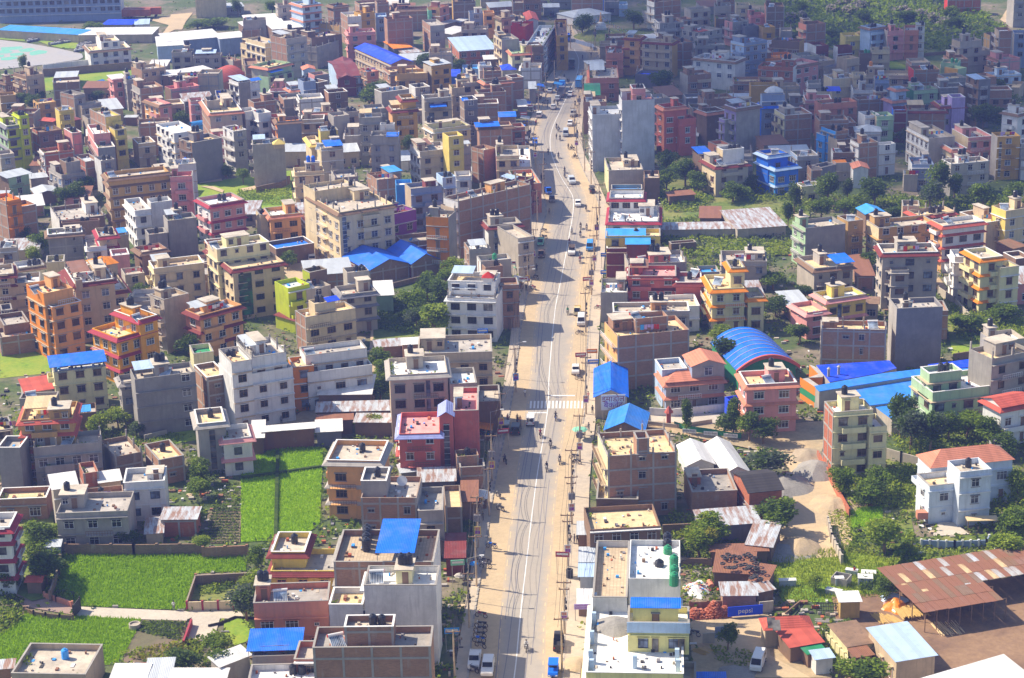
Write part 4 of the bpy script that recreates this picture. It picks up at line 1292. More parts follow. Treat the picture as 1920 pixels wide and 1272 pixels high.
C1 1560,545 1600,600 1762,590 3 Kk brick/grey flat:white t:1;B:.1,.8,.1,.6,sheet,1.6 | brick house with white railings and cluttered roof
+C1 1665,650 1685,692 1915,672 2.7 cc white/stone flat:white t:1,green
C1 870,45 907,78 1065,60 3.6 kk brick flat:stone - | brick building behind the rounded cream one
C1 1820,830 1832,872 1905,862 3 cw brown/brick flat:brown - | brown brick building behind the white one by road
C1 1700,700 1720,735 1850,720 2.5 cc brick flat:sand t:2 | brick house with shallow sand coloured roof by road
C1 1760,880 1765,930 1830,920 1.6 cc brown flat:stone - | small brown shop building at the road edge
C2 -60,80 50,112 162,62 3 kb brick/maroon flat:brown q;t:1 | roadside brick house with plant lined terrace
C2 -110,430 45,520 132,500 3 cw stone flat:stone - | pale roadside house with glazed balcony
C2 735,272 722,388 1102,370 2 ww maroon/white flat:white E:crimson;w:dark | white and crimson terrace building beside road
+C2 745,158 730,215 985,207 2.9 cW white flat:white E:crimson
C2 710,490 710,592 1112,590 3 cg maroon/maroon flat:sand t:0 | maroon and yellow building with blue sheet roofs
+C2 705,445 705,502 1112,480 3.8 cW yellow/yellow flat:sand B:0,.72,0,.9,skyblue,.6;t:1;w:dark
+C2 855,520 858,560 1030,552 3.9 cc maroon mono:skyblue:.3 -
C2 868,720 872,800 1230,800 2.7 ww coral flat:pink e:maroon;w:white | coral red house with white windows
+C2 1215,770 1228,848 1420,812 2.4 ww coral flat:grey E:maroon;h:.7,.9;w:white
C2 870,620 872,712 1310,695 2.6 cc stone flat:white p:.38,.75,.2,.8,2.2,coral;t:2 | pale roof terrace house behind coral one
C2 1440,790 1502,897 1740,880 3 ww lemon flat:sand e:orange;w:white;h:.3,.5 | pale yellow house with orange eaves
+C2 1600,680 1640,740 1742,728 4.2 cw lemon flat:stone E:orange;t:1
+C2 1730,890 1770,962 1882,940 2.3 cw lemon flat:stone E:orange
C2 1545,610 1572,690 1912,690 2 ww stone flat:stone p:.55,.95,.3,.9,2;t:1;l | grey house with laundry and sloping sheet roof
C2 1385,722 1410,772 1545,745 1.5 cc stone flatsheet:skyblue - | small blue roofed shed beside the coral house
C2 672,818 665,922 865,942 2 cc grey flat:white - | cement walled house with bright white roof beside road
C2 760,1000 760,1070 1330,1062 3 cw stone flat:stone p:.5,.72,.1,.6,2.6,peach;t:2;q | stone terrace building with peach stair tower
C2 715,1140 790,1252 1330,1200 3.5 bk peach/brick flat:sand q;l | wide brick building with peach curved balconies
+C2 895,1080 925,1122 1165,1092 4.2 ck brick flat:stone h:.1,.3
C2 1570,325 1692,445 2060,425 1.1 cc stone mono:rustwhite:.6 - | large shed with rust streaked white roof
C2 1122,405 1115,450 1685,442 .9 cc stone mono:rustwhite:.2 - | long narrow white roofed shed in overgrown lot
C2 1415,290 1410,362 1560,350 1 cc brown mono:rust:.5 - | shack with debris covered roof in overgrown lot
C2 1165,175 1180,200 1370,185 .9 cc brown mono:rust:.3 - | dusty brown shack beside the overgrown lot
C2 740,115 745,150 975,148 1.2 cc grey flatsheet:skyblue - | low building with faded blue sheet roof
C2 1200,540 1195,560 1380,545 .6 cc brown flat:sand - | ruined wall hut among the weeds
C3 168,387 282,442 582,407 3 wc palegreen/cement flat:stone p:.02,.25,.55,.95,2.4,palegreen;t:1 | pale green house with blank slate front wall
C3 220,655 348,745 652,725 2 cw stone/grey flat:sand B:.55,1,-.05,.5,blue,1.8;t:1;p:.35,.55,.5,.9 | grey house with blue roofed porch
C3 520,350 602,392 762,402 2.8 cw tan flat:stone t:1;h;w:white | tan house with dark red stair strip
C3 668,290 735,335 890,330 2 cc brown gable:skyblue:1 - | house with light blue and green sheet roof
C3 765,380 832,442 1262,402 2.6 ww cream/tan flat:stone q;w:white | long tan house behind the laundry building
C3 790,560 860,627 1275,618 4 ww stone/grey flat:stone l;w:dark | grey building with purple laundry on its roof
+C3 790,640 925,757 1050,742 2.9 ww stone/grey flat:stone w:dark
C3 845,975 967,1045 1312,1030 4.1 cc grey/slate flat:grey p:.15,.35,.2,.6,1.6,grey;h;t:1 | blank slate grey concrete building with roof frame
C3 375,915 442,978 735,935 2.2 ww lemon/yellow flat:white e:pink;w:dark;g:.28,.38,bluegrey | yellow house with pink trim and arched window
+C3 200,1000 292,1075 460,1060 1.7 ww pink flat:sand E:pink
C3 342,1140 400,1195 890,1205 2.8 kK beige/brick flat:sand h:.8,.5;p:.02,.25,.3,.8,1.8,brick | brick building with blue solar heater on roof
C3 1470,600 1600,668 1765,650 4 ww lemon/lemon flat:stone e:orange;w:brown | cream building with brown balconies and tall dark strips
+C3 1735,690 1745,742 1880,722 3.3 cw lemon flat:sand w:brown
C3 1365,600 1402,655 1482,682 3.1 ww white flat:white w:grey;t:2 | narrow white house with jagged roof canopy
C3 1240,382 1312,422 1625,385 3.5 ww peach/white flat:stone e:roofred;h:.3,.6;w:brown | peach house with red eaves and brown door
C3 1700,270 1785,312 1990,280 3.3 ww yellow/cream flat:stone h:.2,.5;t:1 | pale yellow building at the right edge
+C3 1570,300 1640,400 1790,375 2.3 cc beige flat:sand -
C3 1065,300 1130,345 1405,312 2.6 ww brown/beige flat:sand E:roofred;t:3 | brown roofed house with row of black tanks
C3 65,925 190,1062 260,955 1 cc brick mono:sheet:.3 - | grey sheet roofed shed by curved lane
C3 610,645 670,795 785,770 1.1 kk brick mono:rust:.2 - | brick hut with rubble covered roof
C3 1770,560 1842,592 1935,570 1.7 cc brick mono:brown:.3 t:1 | brown shack at right edge beside cream building
C3 1850,640 1860,672 1960,660 2 cc brown flat:stone - | small dull brown house at right edge
C3 735,960 730,1003 825,997 1.3 cw stone mono:mud:.2 w:white | tiny stone house behind yellow house
C3 1650,1215 1695,1290 1930,1265 3 cw grey/stone flat:white t:1 | grey parapet house with white roof at right edge
C3 1005,240 1010,275 1060,270 2.8 cc beige flat:stone t:1 | thin beige tank tower house by trees
# ---- fourth row
D0 150,-25 292,20 472,-18 3.1 ww brown/beige flat:brown k | half built brown building beside the sports ground
+D0 35,50 60,95 300,75 1.9 ww brown flat:sand k
D0 -20,205 0,242 168,215 1.5 cw beige/tan flat:stone - | low tan house at left edge below half built one
D0 -60,500 75,582 325,560 4 ww palegreen/lime flat:stone e:slate;w:dark | yellow green building with blue grey bands
+D0 88,430 215,468 302,442 4.9 ww lime flat:stone t:3
D0 370,285 432,327 642,312 1.7 ww tan flat:sand l;q | tan house with sunny cluttered terrace
D0 675,200 832,238 945,215 3 kw brick/grey flat:grey t:1 | brick sided house with pale front left centre
+D0 905,325 915,352 1105,300 2 cw beige/grey flat:stone -
D0 622,378 665,412 832,397 3 cw yellow flat:sand h | small yellow rooftop room house
D0 1112,300 1190,397 1382,380 1.6 cc beige mono:sheet:.5 t:2 | hall with large grey tin roof in dense quarter
D0 1620,280 1792,342 1930,325 3 ww peach/pink flat:stone E:brown;w:white | pink house with brown tiled parapet
D0 1480,105 1572,162 1835,132 3.3 wk grey/brick flat:stone a | big grey windowed building with brick front
D0 1228,25 1272,52 1400,42 3 ww pink flat:white B:-.1,1.1,0,1,white,.8 | pink house with white roof and hanging balconies
D0 1380,25 1420,62 1560,50 3.1 ww grey flat:stone a | grey balcony house beside the pink one
D0 430,490 442,515 592,530 1.6 cc brown mono:roofred:.4 - | low house with coral tiled roof edge
D0 730,512 745,535 905,500 1.7 cc brown mono:maroon:.5 - | low house with maroon roof behind the brick block
D0 358,602 442,652 702,620 3 kw brickred/brown flat:brown t:1;l | orange brick house with dark slab roof
+D0 700,610 810,662 925,650 2.8 ck pink flat:stone t:2;q
D0 280,852 492,885 832,845 2.9 wk white/brickred flat:stone q;-p:1 | white sided brick house with planted terrace
D0 545,1050 690,1132 965,1092 2 ww grey flat:stone q;w:paleblue | grey house with roof garden left of tan apartments
+D0 640,955 740,992 890,960 3 cc brown/grey flat:brown t:1
D0 1080,940 1132,972 1285,955 2.8 cw white/grey flat:white t:2 | white house with brown door above tan apartments
+D0 890,905 960,985 1075,935 2.3 kk brickred/brick flat:sheet -
D0 985,650 1100,830 1285,800 2.5 bc pink/grey flat:stone q | pink balcony house with grey side wall
+D0 1000,565 1050,672 1240,655 3.3 cw pink flat:white t:1;w:brown
D0 1005,388 1185,482 1352,455 4.5 kw brick/yellow flat:stone h;t:2;w:brown | narrow yellow building with brick side wall
+D0 1230,590 1290,625 1410,600 3.6 cw yellow flat:stone t:1;w:brown
D0 1488,718 1555,782 1748,762 2 cw beige flat:stone q;t:1 | beige house with planted roof beside white block
D0 25,1132 92,1162 322,1112 1.7 cw brown/palegreen flat:stone B:-.1,1.1,-.1,.9,sheet,1 | pale green house with tin canopy at left
D0 -30,890 0,905 122,890 2 cw stone flat:grey - | pale stone house with white windows at left edge
D0 975,130 1090,152 1225,112 .9 cc skyblue gable:skyblue:1.6 - | blue tent roofed hall beside green field
D0 640,-20 600,80 830,110 1 cc brown mono:sheet:.3 - | tin shed at the edge of green field
D0 930,465 990,500 1115,480 1.7 cw stone flat:stone t:2 | small stone house with two tanks mid left
D0 330,1130 345,1170 530,1150 1.2 cc stone mono:sheet:.3 - | grey tin shed beside pale green house
D0 1500,470 1405,480 1530,480 .9 cc brown mono:sheet:.2 - | little tin shed beside the dirt lane
D1 -165,560 35,665 235,597 3.6 ww white flat:white w:dark | white building with notched parapet
D1 655,60 762,97 862,82 4 wc white/cement flat:grey B:0,1,0,1,paleblue,1.6 | narrow cement tower house with white side
+D1 855,80 870,100 1030,90 3.5 cw white flat:stone B:.3,1.1,-.1,.5,blue,1.5
D1 1310,152 1352,172 1622,142 2.6 ww bluegrey flat:stone E:salmon;w:white | blue grey house with salmon tiled eaves
+D1 1478,42 1490,82 1622,62 3.6 cw bluegrey flat:stone t:1
D1 342,288 442,432 800,402 4 kw brick/stone flat:sand E:salmon;q | long brick sided house with salmon tiled edges
+D1 342,255 410,300 560,300 4.6 kc brick/stone flat:stone t:1
D1 820,400 835,420 985,400 3.5 cw white flat:stone - | white house with grey gabled upper storey
+D1 930,398 985,440 1150,430 3.5 ww white flat:stone h;w:dark
D1 1140,512 1195,532 1467,512 3.5 bc orange/slate flat:orange q;p:.1,.4,.3,.8,2,peach | blank blue grey block with orange parapet
D1 1490,400 1532,432 1822,412 3 cw pink/beige flat:stone p:.65,.95,.3,.9;h;E:salmon | pale pink house with tiled gable parapet
D1 110,715 235,772 572,712 3.6 bc brown/slate flat:sand t:2 | dark blank walled block beside green lot
D1 810,742 920,792 1282,772 3.7 wc white/grey flat:grey q;h | grey blank walled house with yellow pyramid hut
+D1 1150,765 1160,788 1275,775 4.1 cc beige pyr:yellow:1.3 z:3.7
D1 585,590 705,642 822,622 3.6 bw white/grey flat:stone l | white balconied side house left of yellow pyramid hut
D1 1615,735 1690,832 1932,802 3.9 cw cream/stone flat:stone B:.2,.95,-.1,.4,blue,1.6;t:2;h:.0,.2;w:grey | cream building with blue awning and yellow rooftop room
+D1 1430,700 1580,782 1690,760 3.7 cc cream flat:sand E:yellow
+D1 1612,612 1682,642 1882,622 4.9 cc yellow flat:stone h:.3,.5;t:2
D1 1335,1050 1392,1102 1725,1082 3 ww cream flat:stone p:.4,.9,.5,.98,2.4,stone;t:2,blue;w:white | cream house with blue drums on balustraded terrace
D1 240,560 255,575 360,560 1.4 cc skyblue arch:skyblue:1.0 - | tiny house with rounded blue roof
D1 200,282 222,305 348,295 3 cw pink flat:stone q | pink house with tiled corner behind brick wall
D1 -60,150 0,165 325,122 2 ck brown/pink flat:pink t:2 | long pinkish building with low parapet
D1 1622,70 1650,95 1765,72 3.2 ck brick/brown flat:stone t:1 | brown brick house with leafy terrace
D1 1762,180 1775,210 1990,190 2.7 cw brick/brown flat:stone q;w:white | brown house with white window and planted roof
D1 1822,442 1832,472 2010,452 3.3 cc grey flat:stone - | plain grey walled block mid left
D1 35,960 60,1020 285,1000 3.3 cw white flat:stone t:1,blue;h | white house with blue tank and solar panels
D1 920,285 935,320 1185,290 3 ck brick flat:stone a | brick house with cluttered roof behind white gable
D1 500,180 510,240 620,225 2 cc blue flat:stone t:2 | small deep blue house beside red arched roof
D1 1125,470 1130,490 1190,480 3 cc salmon flat:orange - | slim salmon tiled house left of blank block
D2 490,350 572,402 852,382 3.6 cw peach/ochre flat:white E:maroon;w:brown | ochre house with peach canopy and dark windows
+D2 645,225 682,280 832,262 4.5 cw ochre flat:stone E:maroon
D2 410,170 452,202 762,162 2.6 cc grey flat:sand h | low house with sandy roof near dark tree
D2 760,112 832,152 992,132 2.6 cw white/grey flat:stone t:1 | white walled house with narrow roof
D2 885,240 932,272 1242,252 3 cw grey/stone flat:stone B:.2,.75,-.4,.0,blue,-1.4 | grey house with bright blue window awning
D2 1530,180 1540,212 1852,192 3 ck brick flat:maroon a | brick house with reddish terrace near road
D2 1535,560 1550,592 1922,572 3.6 ck brick flat:stone B:-.1,.6,-.2,.5,blue,1.2 | brick building with blue awnings beside dark gap
D2 1342,270 1382,292 1532,280 4.6 kW brown/slate flat:brown B:-.1,.3,0,.3,blue,.8 | tall unfinished frame building with empty bays
D2 -10,400 10,432 202,412 3.1 cw grey/stone flat:stone t:3 | stone house with tank row at left of centre
D2 120,765 345,797 645,792 3.6 bk grey/brick flat:stone - | brick building with grey stepped upper rooms
+D2 285,640 325,690 652,640 4.5 cw grey flat:stone B:.6,1,-.1,.4,blue,.8
+D2 400,540 432,562 600,545 5.1 cc white flat:stone t:1
D2 198,455 200,490 455,480 4.3 cw white/grey flat:white h | pale house with white sheet canopy
D2 770,790 882,872 1212,822 3.2 ww white/stone flat:stone h:.5,.4;w:brown | cream and grey house with white window hoods
+D2 1200,800 1208,832 1447,802 3.4 ww yellow/grey flat:stone B:.3,1,.1,.6,sheet,1.6;w:grey
+D2 1160,650 1205,702 1372,682 4.8 cW yellow flat:grey -
D2 980,555 1032,622 1452,572 3 ww beige/lemon flat:stone t:2;p:.0,.9,.6,.98,1.6 | beige house with long terrace behind yellow stair tower
D2 340,1122 382,1162 652,1122 3 kk brick flat:stone - | brick house with small blue roofed stair room
+D2 492,1048 542,1098 657,1072 4.1 ck brick mono:skyblue:.3 -
D2 1530,832 1602,852 1742,822 3 kc brick flat:stone q | ruinous brick house beside dark gap
D2 1732,802 1742,922 2000,902 3 cw pink/cream flat:grey t:1;w:brown | pinkish house with white rimmed terrace by road
D2 1762,420 1775,482 1960,462 3.5 ck brick/brown flat:stone B:0,1,0,.6,blue,1 | brick shop building with blue awning by road
D2 1210,112 1242,152 1342,142 3.5 cw beige flat:stone a | slim beige house near the road quarter
D2 1335,60 1362,100 1590,80 3 cw beige/stone flat:sand q | low pale house with roof shrubs
D2 1590,60 1620,90 1920,62 3.3 ck brick flat:stone a | brick house with white rooftop room edge
D2 1450,1050 1470,1085 1560,1070 1 cc grey mono:sheet:.2 - | small shed at foot of dark gap
D2 1280,1120 1290,1150 1330,1150 3 cw white flat:stone - | slim white house behind blue grey building
D3 860,360 902,455 1240,415 5.1 wc white/sheet flat:white t:0 | huge blank grey building with pink rooftop rooms
+D3 1040,232 1236,293 1592,258 6.6 wc white/sheet flat:pink t:0
+D3 1155,118 1352,162 1495,142 7.6 cw pink flat:white z:6.4;t:3
D3 1040,940 1087,1082 1462,1040 2 cc lemon/stone flat:stone q;p:.5,.95,.5,.98,1.6,beige;t:1 | cream flat house with lush rooftop plants
D3 800,245 802,310 1062,302 3 cc brown/brick flat:stone - | brick house with green pitched roof behind grey building
+D3 855,100 825,232 985,215 2.6 cc brown gable:green:1.4:x -
D3 1680,340 1712,377 1962,352 4.5 ww brickred/coral flat:maroon E:salmon;w:white | brick red house with rows of white windows
+D4 -60,460 -40,505 292,555 3.4 ww coral flat:stone w:white
D3 -70,20 0,42 132,28 3 kk brick flat:brown - | brick roadside building with bare walls
D3 0,800 12,1042 215,1010 2 ww pink/stone flat:white t:1;q | pale pink roadside house with cluttered terrace
D3 -40,1080 60,1240 240,1090 2.4 kb brick/salmon flat:sand q;t:1 | salmon balcony house with rooftop garden by road
D3 -40,560 -10,600 40,560 3 cw brickred flat:stone - | orange red roadside house
D3 60,290 75,360 165,355 1.2 cc slate mono:white:.2 - | roadside stall with white sheet roof
D3 190,90 195,160 250,150 1.6 cc grey mono:sheet:.3 - | roadside shop hut with tilted grey roof
D3 1480,1080 1490,1165 1590,1150 2 cc brown flat:stone t:1 | small brown house right of rooftop plants
D4 105,600 90,690 95,600 1 cc white mono:white:.2 - | low white shed beside overgrown lot
D4 470,340 602,382 872,342 4.2 bc lilac/grey flat:lilac t:0 | tall grey walled building with lilac gables
+D4 395,492 472,512 620,482 3 bc lilac/grey flat:white -
D4 868,320 888,352 1190,340 3.3 cw blue/bluegrey flat:grey E:blue;w:white | bright blue house with white domed hall
+D4 868,215 892,234 1150,222 4.3 cw paleblue/bluegrey flat:white -
D4 1030,390 1147,462 1442,432 3.1 wk lemon/brick flat:stone p:.1,.5,.3,.9,2.2,grey;t:1;w:brown | brick walled house with cream windowed side
D4 1400,300 1565,335 1960,302 3.2 cb salmon flat:stone t:2 | salmon orange building with long balconies
D4 1560,585 1722,642 1872,622 3 wk skyblue/brick flat:slate t:2;w:white | bright blue house with brick front wall
+D4 1510,655 1600,690 1680,690 2.3 ww skyblue flat:slate w:white
D4 1675,852 1692,882 1930,880 2 cw white/brown flat:brown w:brown | white gabled house with brown tiled parapet
D4 830,962 1045,1052 1292,1012 2.4 ww skyblue/blue flat:grey e:paleblue;w:white | light blue house with pale blue eaves
+D4 890,850 962,912 1212,892 3.3 cW blue flat:stone h;E:paleblue
D4 265,942 372,1032 740,992 2.6 ww cream/stone flat:white w:brown | cream house with dark rooftop tanks and brown windows
+D4 400,812 452,852 702,832 3.6 cc cream/white flat:stone t:3
D4 112,862 212,932 382,902 2.7 cc brown flat:stone B:-.05,.7,.2,1,blue,1.6 | brown house with blue sheet canopy
D4 1210,860 1290,925 1545,920 2 ww paleblue/grey flat:stone q;h | pale lilac house with long cluttered terrace
D4 1400,1020 1450,1080 1560,1060 1.4 kk brick flat:stone - | low brick walled house behind the tree row
D4 390,270 402,312 732,282 1.5 cc grey flat:stone l | low grey house with red laundry
D4 5,220 40,272 252,262 1.6 cc slate flat:white - | small dark house with white edged roof
D4 60,335 112,392 312,372 2.6 kk brown flat:slate - | unfinished brown house behind brick red one
D4 240,402 272,432 482,402 3 cc brown flat:stone E:salmon | brown house with orange tiled awnings
D4 1395,62 1412,112 1512,82 3 ww white/grey flat:stone - | pale narrow house beside the shaded lane
D4 1490,150 1512,192 1652,182 2.3 cw cream flat:stone t:3;B:.8,1.8,0,.8,deepblue,1 | cream house with deep blue rooftop cover
D4 765,100 770,128 1075,122 4 cc ochre flat:stone - | ochre walled house behind the domed hall
D4 1700,950 1720,1000 1940,990 1.4 cw stone flat:stone B:0,.6,.1,.6,orange,.6 | stone house with orange patched roof
D4 1340,1215 1345,1262 1560,1240 1.3 cw lemon flat:white t:1;h | low cream house with white roof in tree row
D4 1545,1000 1560,1050 1730,1010 1.5 cc slate flat:stone - | slate terrace house mid right
D4 380,790 392,800 470,790 2 cc salmon flat:sand - | small salmon house with timber piled roof
D4 1720,700 1740,740 1930,720 2.4 cw beige/brown flat:stone q | beige house with brown parapet behind gabled one
D5 -30,110 0,182 262,172 2 cw white flat:stone t:1;w:brown | low white house with long window row upper right
D5 400,262 442,292 632,272 2.3 cw lilac/paleblue flat:stone E:salmon;t:1 | pale lilac house with salmon rim
+D5 462,130 482,162 602,152 3.3 cw paleblue flat:white E:salmon
D5 600,150 682,182 952,162 3 cw green/palegreen flat:stone t:2;h | pale green house with diagonal stair
D5 900,292 982,352 1242,332 2.9 cw ochre/lilac flat:stone w:white | lilac house with white windows upper right
+D5 1060,222 1112,262 1242,242 3.7 cc lilac flat:stone -
D5 1270,10 1412,62 1532,52 4.6 WW brown/slate flat:brown B:-.2,.6,.1,.8,paleblue,1 | tall brown frame house with open storeys
+D5 1150,132 1242,152 1350,142 3.6 cc brown flat:brown t:1
D5 535,340 602,402 1042,402 2.7 wk ochre/brick flat:stone E:maroon | ochre house with sloping stair parapet
D5 600,590 850,722 1112,682 3 wc white/stone flat:stone l;q | long white windowed house along bend of lane
D5 1110,612 1292,712 1567,692 3 cw cream/pink flat:stone p:.0,.4,.4,.9;t:1;w:brown | cream pink house with broad roof terrace
+D5 895,745 1110,842 1285,832 2.4 ww cream/pink flat:stone E:salmon;t:1,blue
D5 1560,662 1622,702 1882,692 3.7 cw grey/ochre flat:grey g:.1,.2,grey | grey house with tall lattice stair window
D5 1745,400 1852,442 2010,402 3.2 ww white flat:stone t:1;w:dark | white house with dark windows at right edge
D5 930,980 1100,1010 1532,972 2.7 cw grey/stone flat:stone p:.3,.6,.5,.95,2.2,white;t:2 | rounded grey house with broad terrace
D5 620,930 660,1012 902,1002 2 cw white/bluegrey flat:slate h;w:white | low white house left of tall round tree
D5 0,730 62,782 282,762 3 wk white/brick flat:stone t:1;h | brick framed house with white balcony side
+D5 280,762 292,792 492,782 2.6 cw white flat:stone t:0
D5 60,420 132,462 282,442 3 cw white flat:stone t:1 | white house with notched roof tower
D5 -10,590 25,640 310,640 2.3 cw white pyr:sheet:1.4 - | white pagoda roofed house at mid right
D5 250,432 262,472 452,462 3 cw beige/palegreen flat:stone q | beige house with mint rooftop room
D5 440,372 452,402 552,392 2.9 ck blue/maroon flat:tileblue - | narrow house with blue gabled roof
D5 40,252 50,292 430,272 2 ck brown/brick flat:stone l;t:2 | low brick terrace with washing lines upper right
D5 560,1075 570,1130 720,1110 1.2 cc stone flat:stone t:2;l | small stone house left of tall round tree
D5 -20,1020 0,1060 90,1050 1.8 cc white gable:salmon:.8 - | small white gabled house by tree row
D5 1880,930 1890,970 1990,960 1.5 cc white flat:stone - | low white shed at far right edge
D5 1620,60 1560,130 1890,120 1.2 cc beige flat:sand - | low beige house under trees upper right
D5 1880,750 1885,780 1990,770 3 cw grey flat:stone - | grey house cut by right edge
# ---- fifth row
E5 1540,812 1552,852 1892,832 1.9 cw white/paleblue flat:stone h | white and blue striped house upper right
E5 610,742 682,792 972,782 3 ck red/brick flat:brown t:3;h | red parapet house with brick wall
E5 890,680 985,702 1172,712 3.2 cc mint/palegreen flat:pink t:2,green | mint green tower house
E5 1065,442 1200,472 1452,452 3.4 ww beige/stone flat:stone k;w:brown | half built pale building with rooftop rebar
+E5 1290,540 1330,580 1532,560 2.2 cw stone flat:stone -
E5 1590,310 1642,352 1782,342 4.5 bk beige/brick flat:white - | tall slim brick tower house
E5 1790,340 1812,382 1960,372 3.6 cw grey/bluegrey flat:stone - | grey bare house right of slim tower
E5 1490,380 1542,402 1602,392 3.2 kk tan/brown flat:stone - | narrow tan brick house left of slim tower
E5 185,292 190,315 367,292 3.5 cb paleblue flat:brown t:2;w:brown | pale blue house first of three in a row
E5 380,332 385,352 572,342 3.2 cw grey/pink flat:stone t:1 | dull pink house middle of three in a row
E5 575,282 580,342 737,342 3.2 cb beige/salmon flat:grey - | salmon balcony house last of three in a row
+E5 680,252 702,265 807,262 3.9 cw white flat:stone t:2
E5 130,790 140,845 660,852 2 cw cream/beige flat:sand h;t:1,orange | cream house with orange tank on roof
E5 190,530 202,562 412,562 2.1 cw cream flat:stone a | cream walled house below the three in a row
E5 60,572 72,602 190,592 2.4 cc brown flat:stone t:2,green | small brown house with green tank
E5 1050,-40 1062,-22 1440,-32 2 ck red/brickred flat:brown - | dark red brick house at the top edge
E5 1800,-40 1812,-20 1960,-30 3.4 cw grey flat:stone - | grey house at the upper right corner
E5 0,380 10,420 130,430 2 cw ochre hip:ochre:1.4 - | ochre pagoda roofed house upper right
E5 1170,755 1175,780 1275,760 3 cc ochre/palegreen flat:sand - | small ochre house behind mint tower
E5 1560,745 1570,775 1740,760 2.2 cc brown flat:stone - | brown rooftop room house behind striped house
E5 -20,810 0,850 110,840 3 cw cream flat:stone - | cream corner house upper right quarter
E5 230,860 240,900 400,890 3 cw grey/bluegrey flat:stone l;t:1 | grey house with lilac laundry on roof
E4 60,82 92,112 312,92 3 cw grey/stone flat:stone q;w:brown | grey house with dark windows at upper middle
E4 122,312 192,372 442,322 2.6 ww stone/grey flat:stone t:1;w:white | grey house with red sheet roof section
+E4 120,300 190,360 300,345 2.9 cc stone/grey mono:roofred:.4 -
E4 500,222 562,252 742,232 2.7 bw pink/grey flat:stone k | pinkish house with dotted balcony rail
E4 590,30 602,62 752,42 3 cw cream flat:stone q | cream terrace house near top edge
E4 690,150 762,172 932,162 2 cw pink flat:stone p:.0,.4,.4,.9,2.4,pink | bright pink house upper middle
E4 920,30 942,82 1147,82 3.3 kK salmon/brown flat:brown t:1,green;h | open brown brick house with green tank
E4 520,460 690,492 952,452 4 ww paleblue/bluegrey flat:slate w:white;h | white house with slate blue parapet
E4 675,282 702,302 852,292 2.3 cc slate flat:stone - | low slate house with smooth roof
E4 860,292 902,312 1042,302 2.3 cw tan/ochre flat:stone h | tan house with solar panel upper middle
E4 960,430 1002,452 1312,472 2.6 ww ochre/brown flat:brown l | ochre house with brown terrace
E4 850,600 932,662 1277,642 2 cw beige/orange flat:orange t:1;p:.0,.3,.4,.9,2,brown | house with orange parapet terrace
E4 1320,250 1392,282 1612,262 2.6 bk salmon/brick flat:brown t:2 | brick house at edge of scrubland
E4 1405,482 1502,522 1622,502 2.5 cW white/maroon flat:stone w:white | modern white house with dark purple walls
+E4 1600,520 1745,532 1867,502 2.5 cW white/maroon flat:stone w:white
E4 1770,370 1832,412 1995,402 2.2 cw yellow/yellow flat:sand - | bright yellow house upper right
E4 1200,680 1262,742 1527,692 3 ww pink/pink flat:stone E:brown;w:white | dusky pink house with brown bands
E4 -60,200 0,222 77,210 2.8 kk brick flat:stone - | brick house upper middle left of grey
E4 -100,440 0,482 92,462 2.7 kk brick flat:stone t:1 | brick frame house beside white mansion
E4 440,-20 450,10 585,0 2.2 kk brick flat:brown t:1 | brick house cut by top edge at middle
E4 130,590 118,645 590,690 3 ww white flat:brown E:brown;l;h:.2,.5;w:white | large white mansion with brown tiled canopy
E4 740,690 850,742 1242,762 3.1 ww white/brickred flat:brown t:2;w:white | brown brick house with cream windowed side upper right
E4 1580,842 1682,892 1965,872 2.6 cw cream flat:stone p:.3,.6,.4,.9;h;w:white | cream house with long parapet upper right
E4 360,170 372,215 500,190 2.2 cw ochre/brown flat:stone q | ochre house with slanting stair upper middle
E4 1090,310 1100,350 1230,340 1.6 cc grey flat:stone k | half built grey house upper middle
E4 1830,640 1850,670 1990,650 2.4 cw beige flat:sand - | beige house behind the long parapet one
E4 1640,735 1650,760 1830,715 1.3 cc stone flatsheet:blue - | shed with bright blue roof upper right
E3 640,-60 665,-38 1025,-40 2.6 ck blue/brick flat:brown - | brick building with blue pillars at top edge
E3 600,140 690,202 1110,150 1 cc white hip:sheet:1.8 - | low hall with pale hip roof behind the stupa
E3 1030,-12 1042,22 1205,12 1.5 cw grey flat:stone - | grey low house at top edge
E3 1200,20 1205,60 1300,55 1.2 cw white/paleblue flatsheet:sheet - | small white house with blue door
E3 1438,428 1462,462 1802,482 3.8 wb ochre/beige flat:stone E:maroon;w:white | brown apartment block with bands of white balconies
E3 1225,408 1262,422 1442,430 4 ww pink/peach flat:stone e:maroon;w:white | peach tower house beside balcony banded block
E3 1375,785 1385,832 1697,850 1.2 cc slate flatsheet:deepblue - | shed with vivid blue roof behind grey building
E3 860,740 870,882 1200,862 2.2 bW orange/salmon flat:stone t:1;q | orange roadside house with dark balcony rail
E3 1050,520 1060,600 1250,580 2.5 cw brown/salmon flat:stone h;t:1 | brown house with solar heater near road fork
E3 850,690 855,720 1050,705 1.6 cc stone mono:sheet:.2 - | roadside shop hut with pale metal roof
E3 1550,0 1602,30 1902,0 3.3 bk white/brick flat:stone t:0 | large brick block with white balcony side at top
E3 1600,212 1662,262 1925,242 2.7 bw white/grey flat:slate t:2;w:white | grey blue house with deep balconies
E3 265,390 337,510 480,285 3.6 cw peach/white flat:white w:brown;t:2;l | white wedge shaped building along the street
E3 478,230 497,402 605,390 3.8 cW maroon/ochre flat:brown t:1 | brown brick corner building with open bays
E3 -60,540 0,602 217,567 2.8 cw lemon flat:palegreen w:brown | cream building with green bands by the street
E3 170,480 222,532 327,522 3.5 cW maroon/brown flat:green q | dark maroon narrow house with planted terrace
E3 -50,180 0,212 132,192 2.7 cw lemon/cream flat:stone a | cream house at upper street
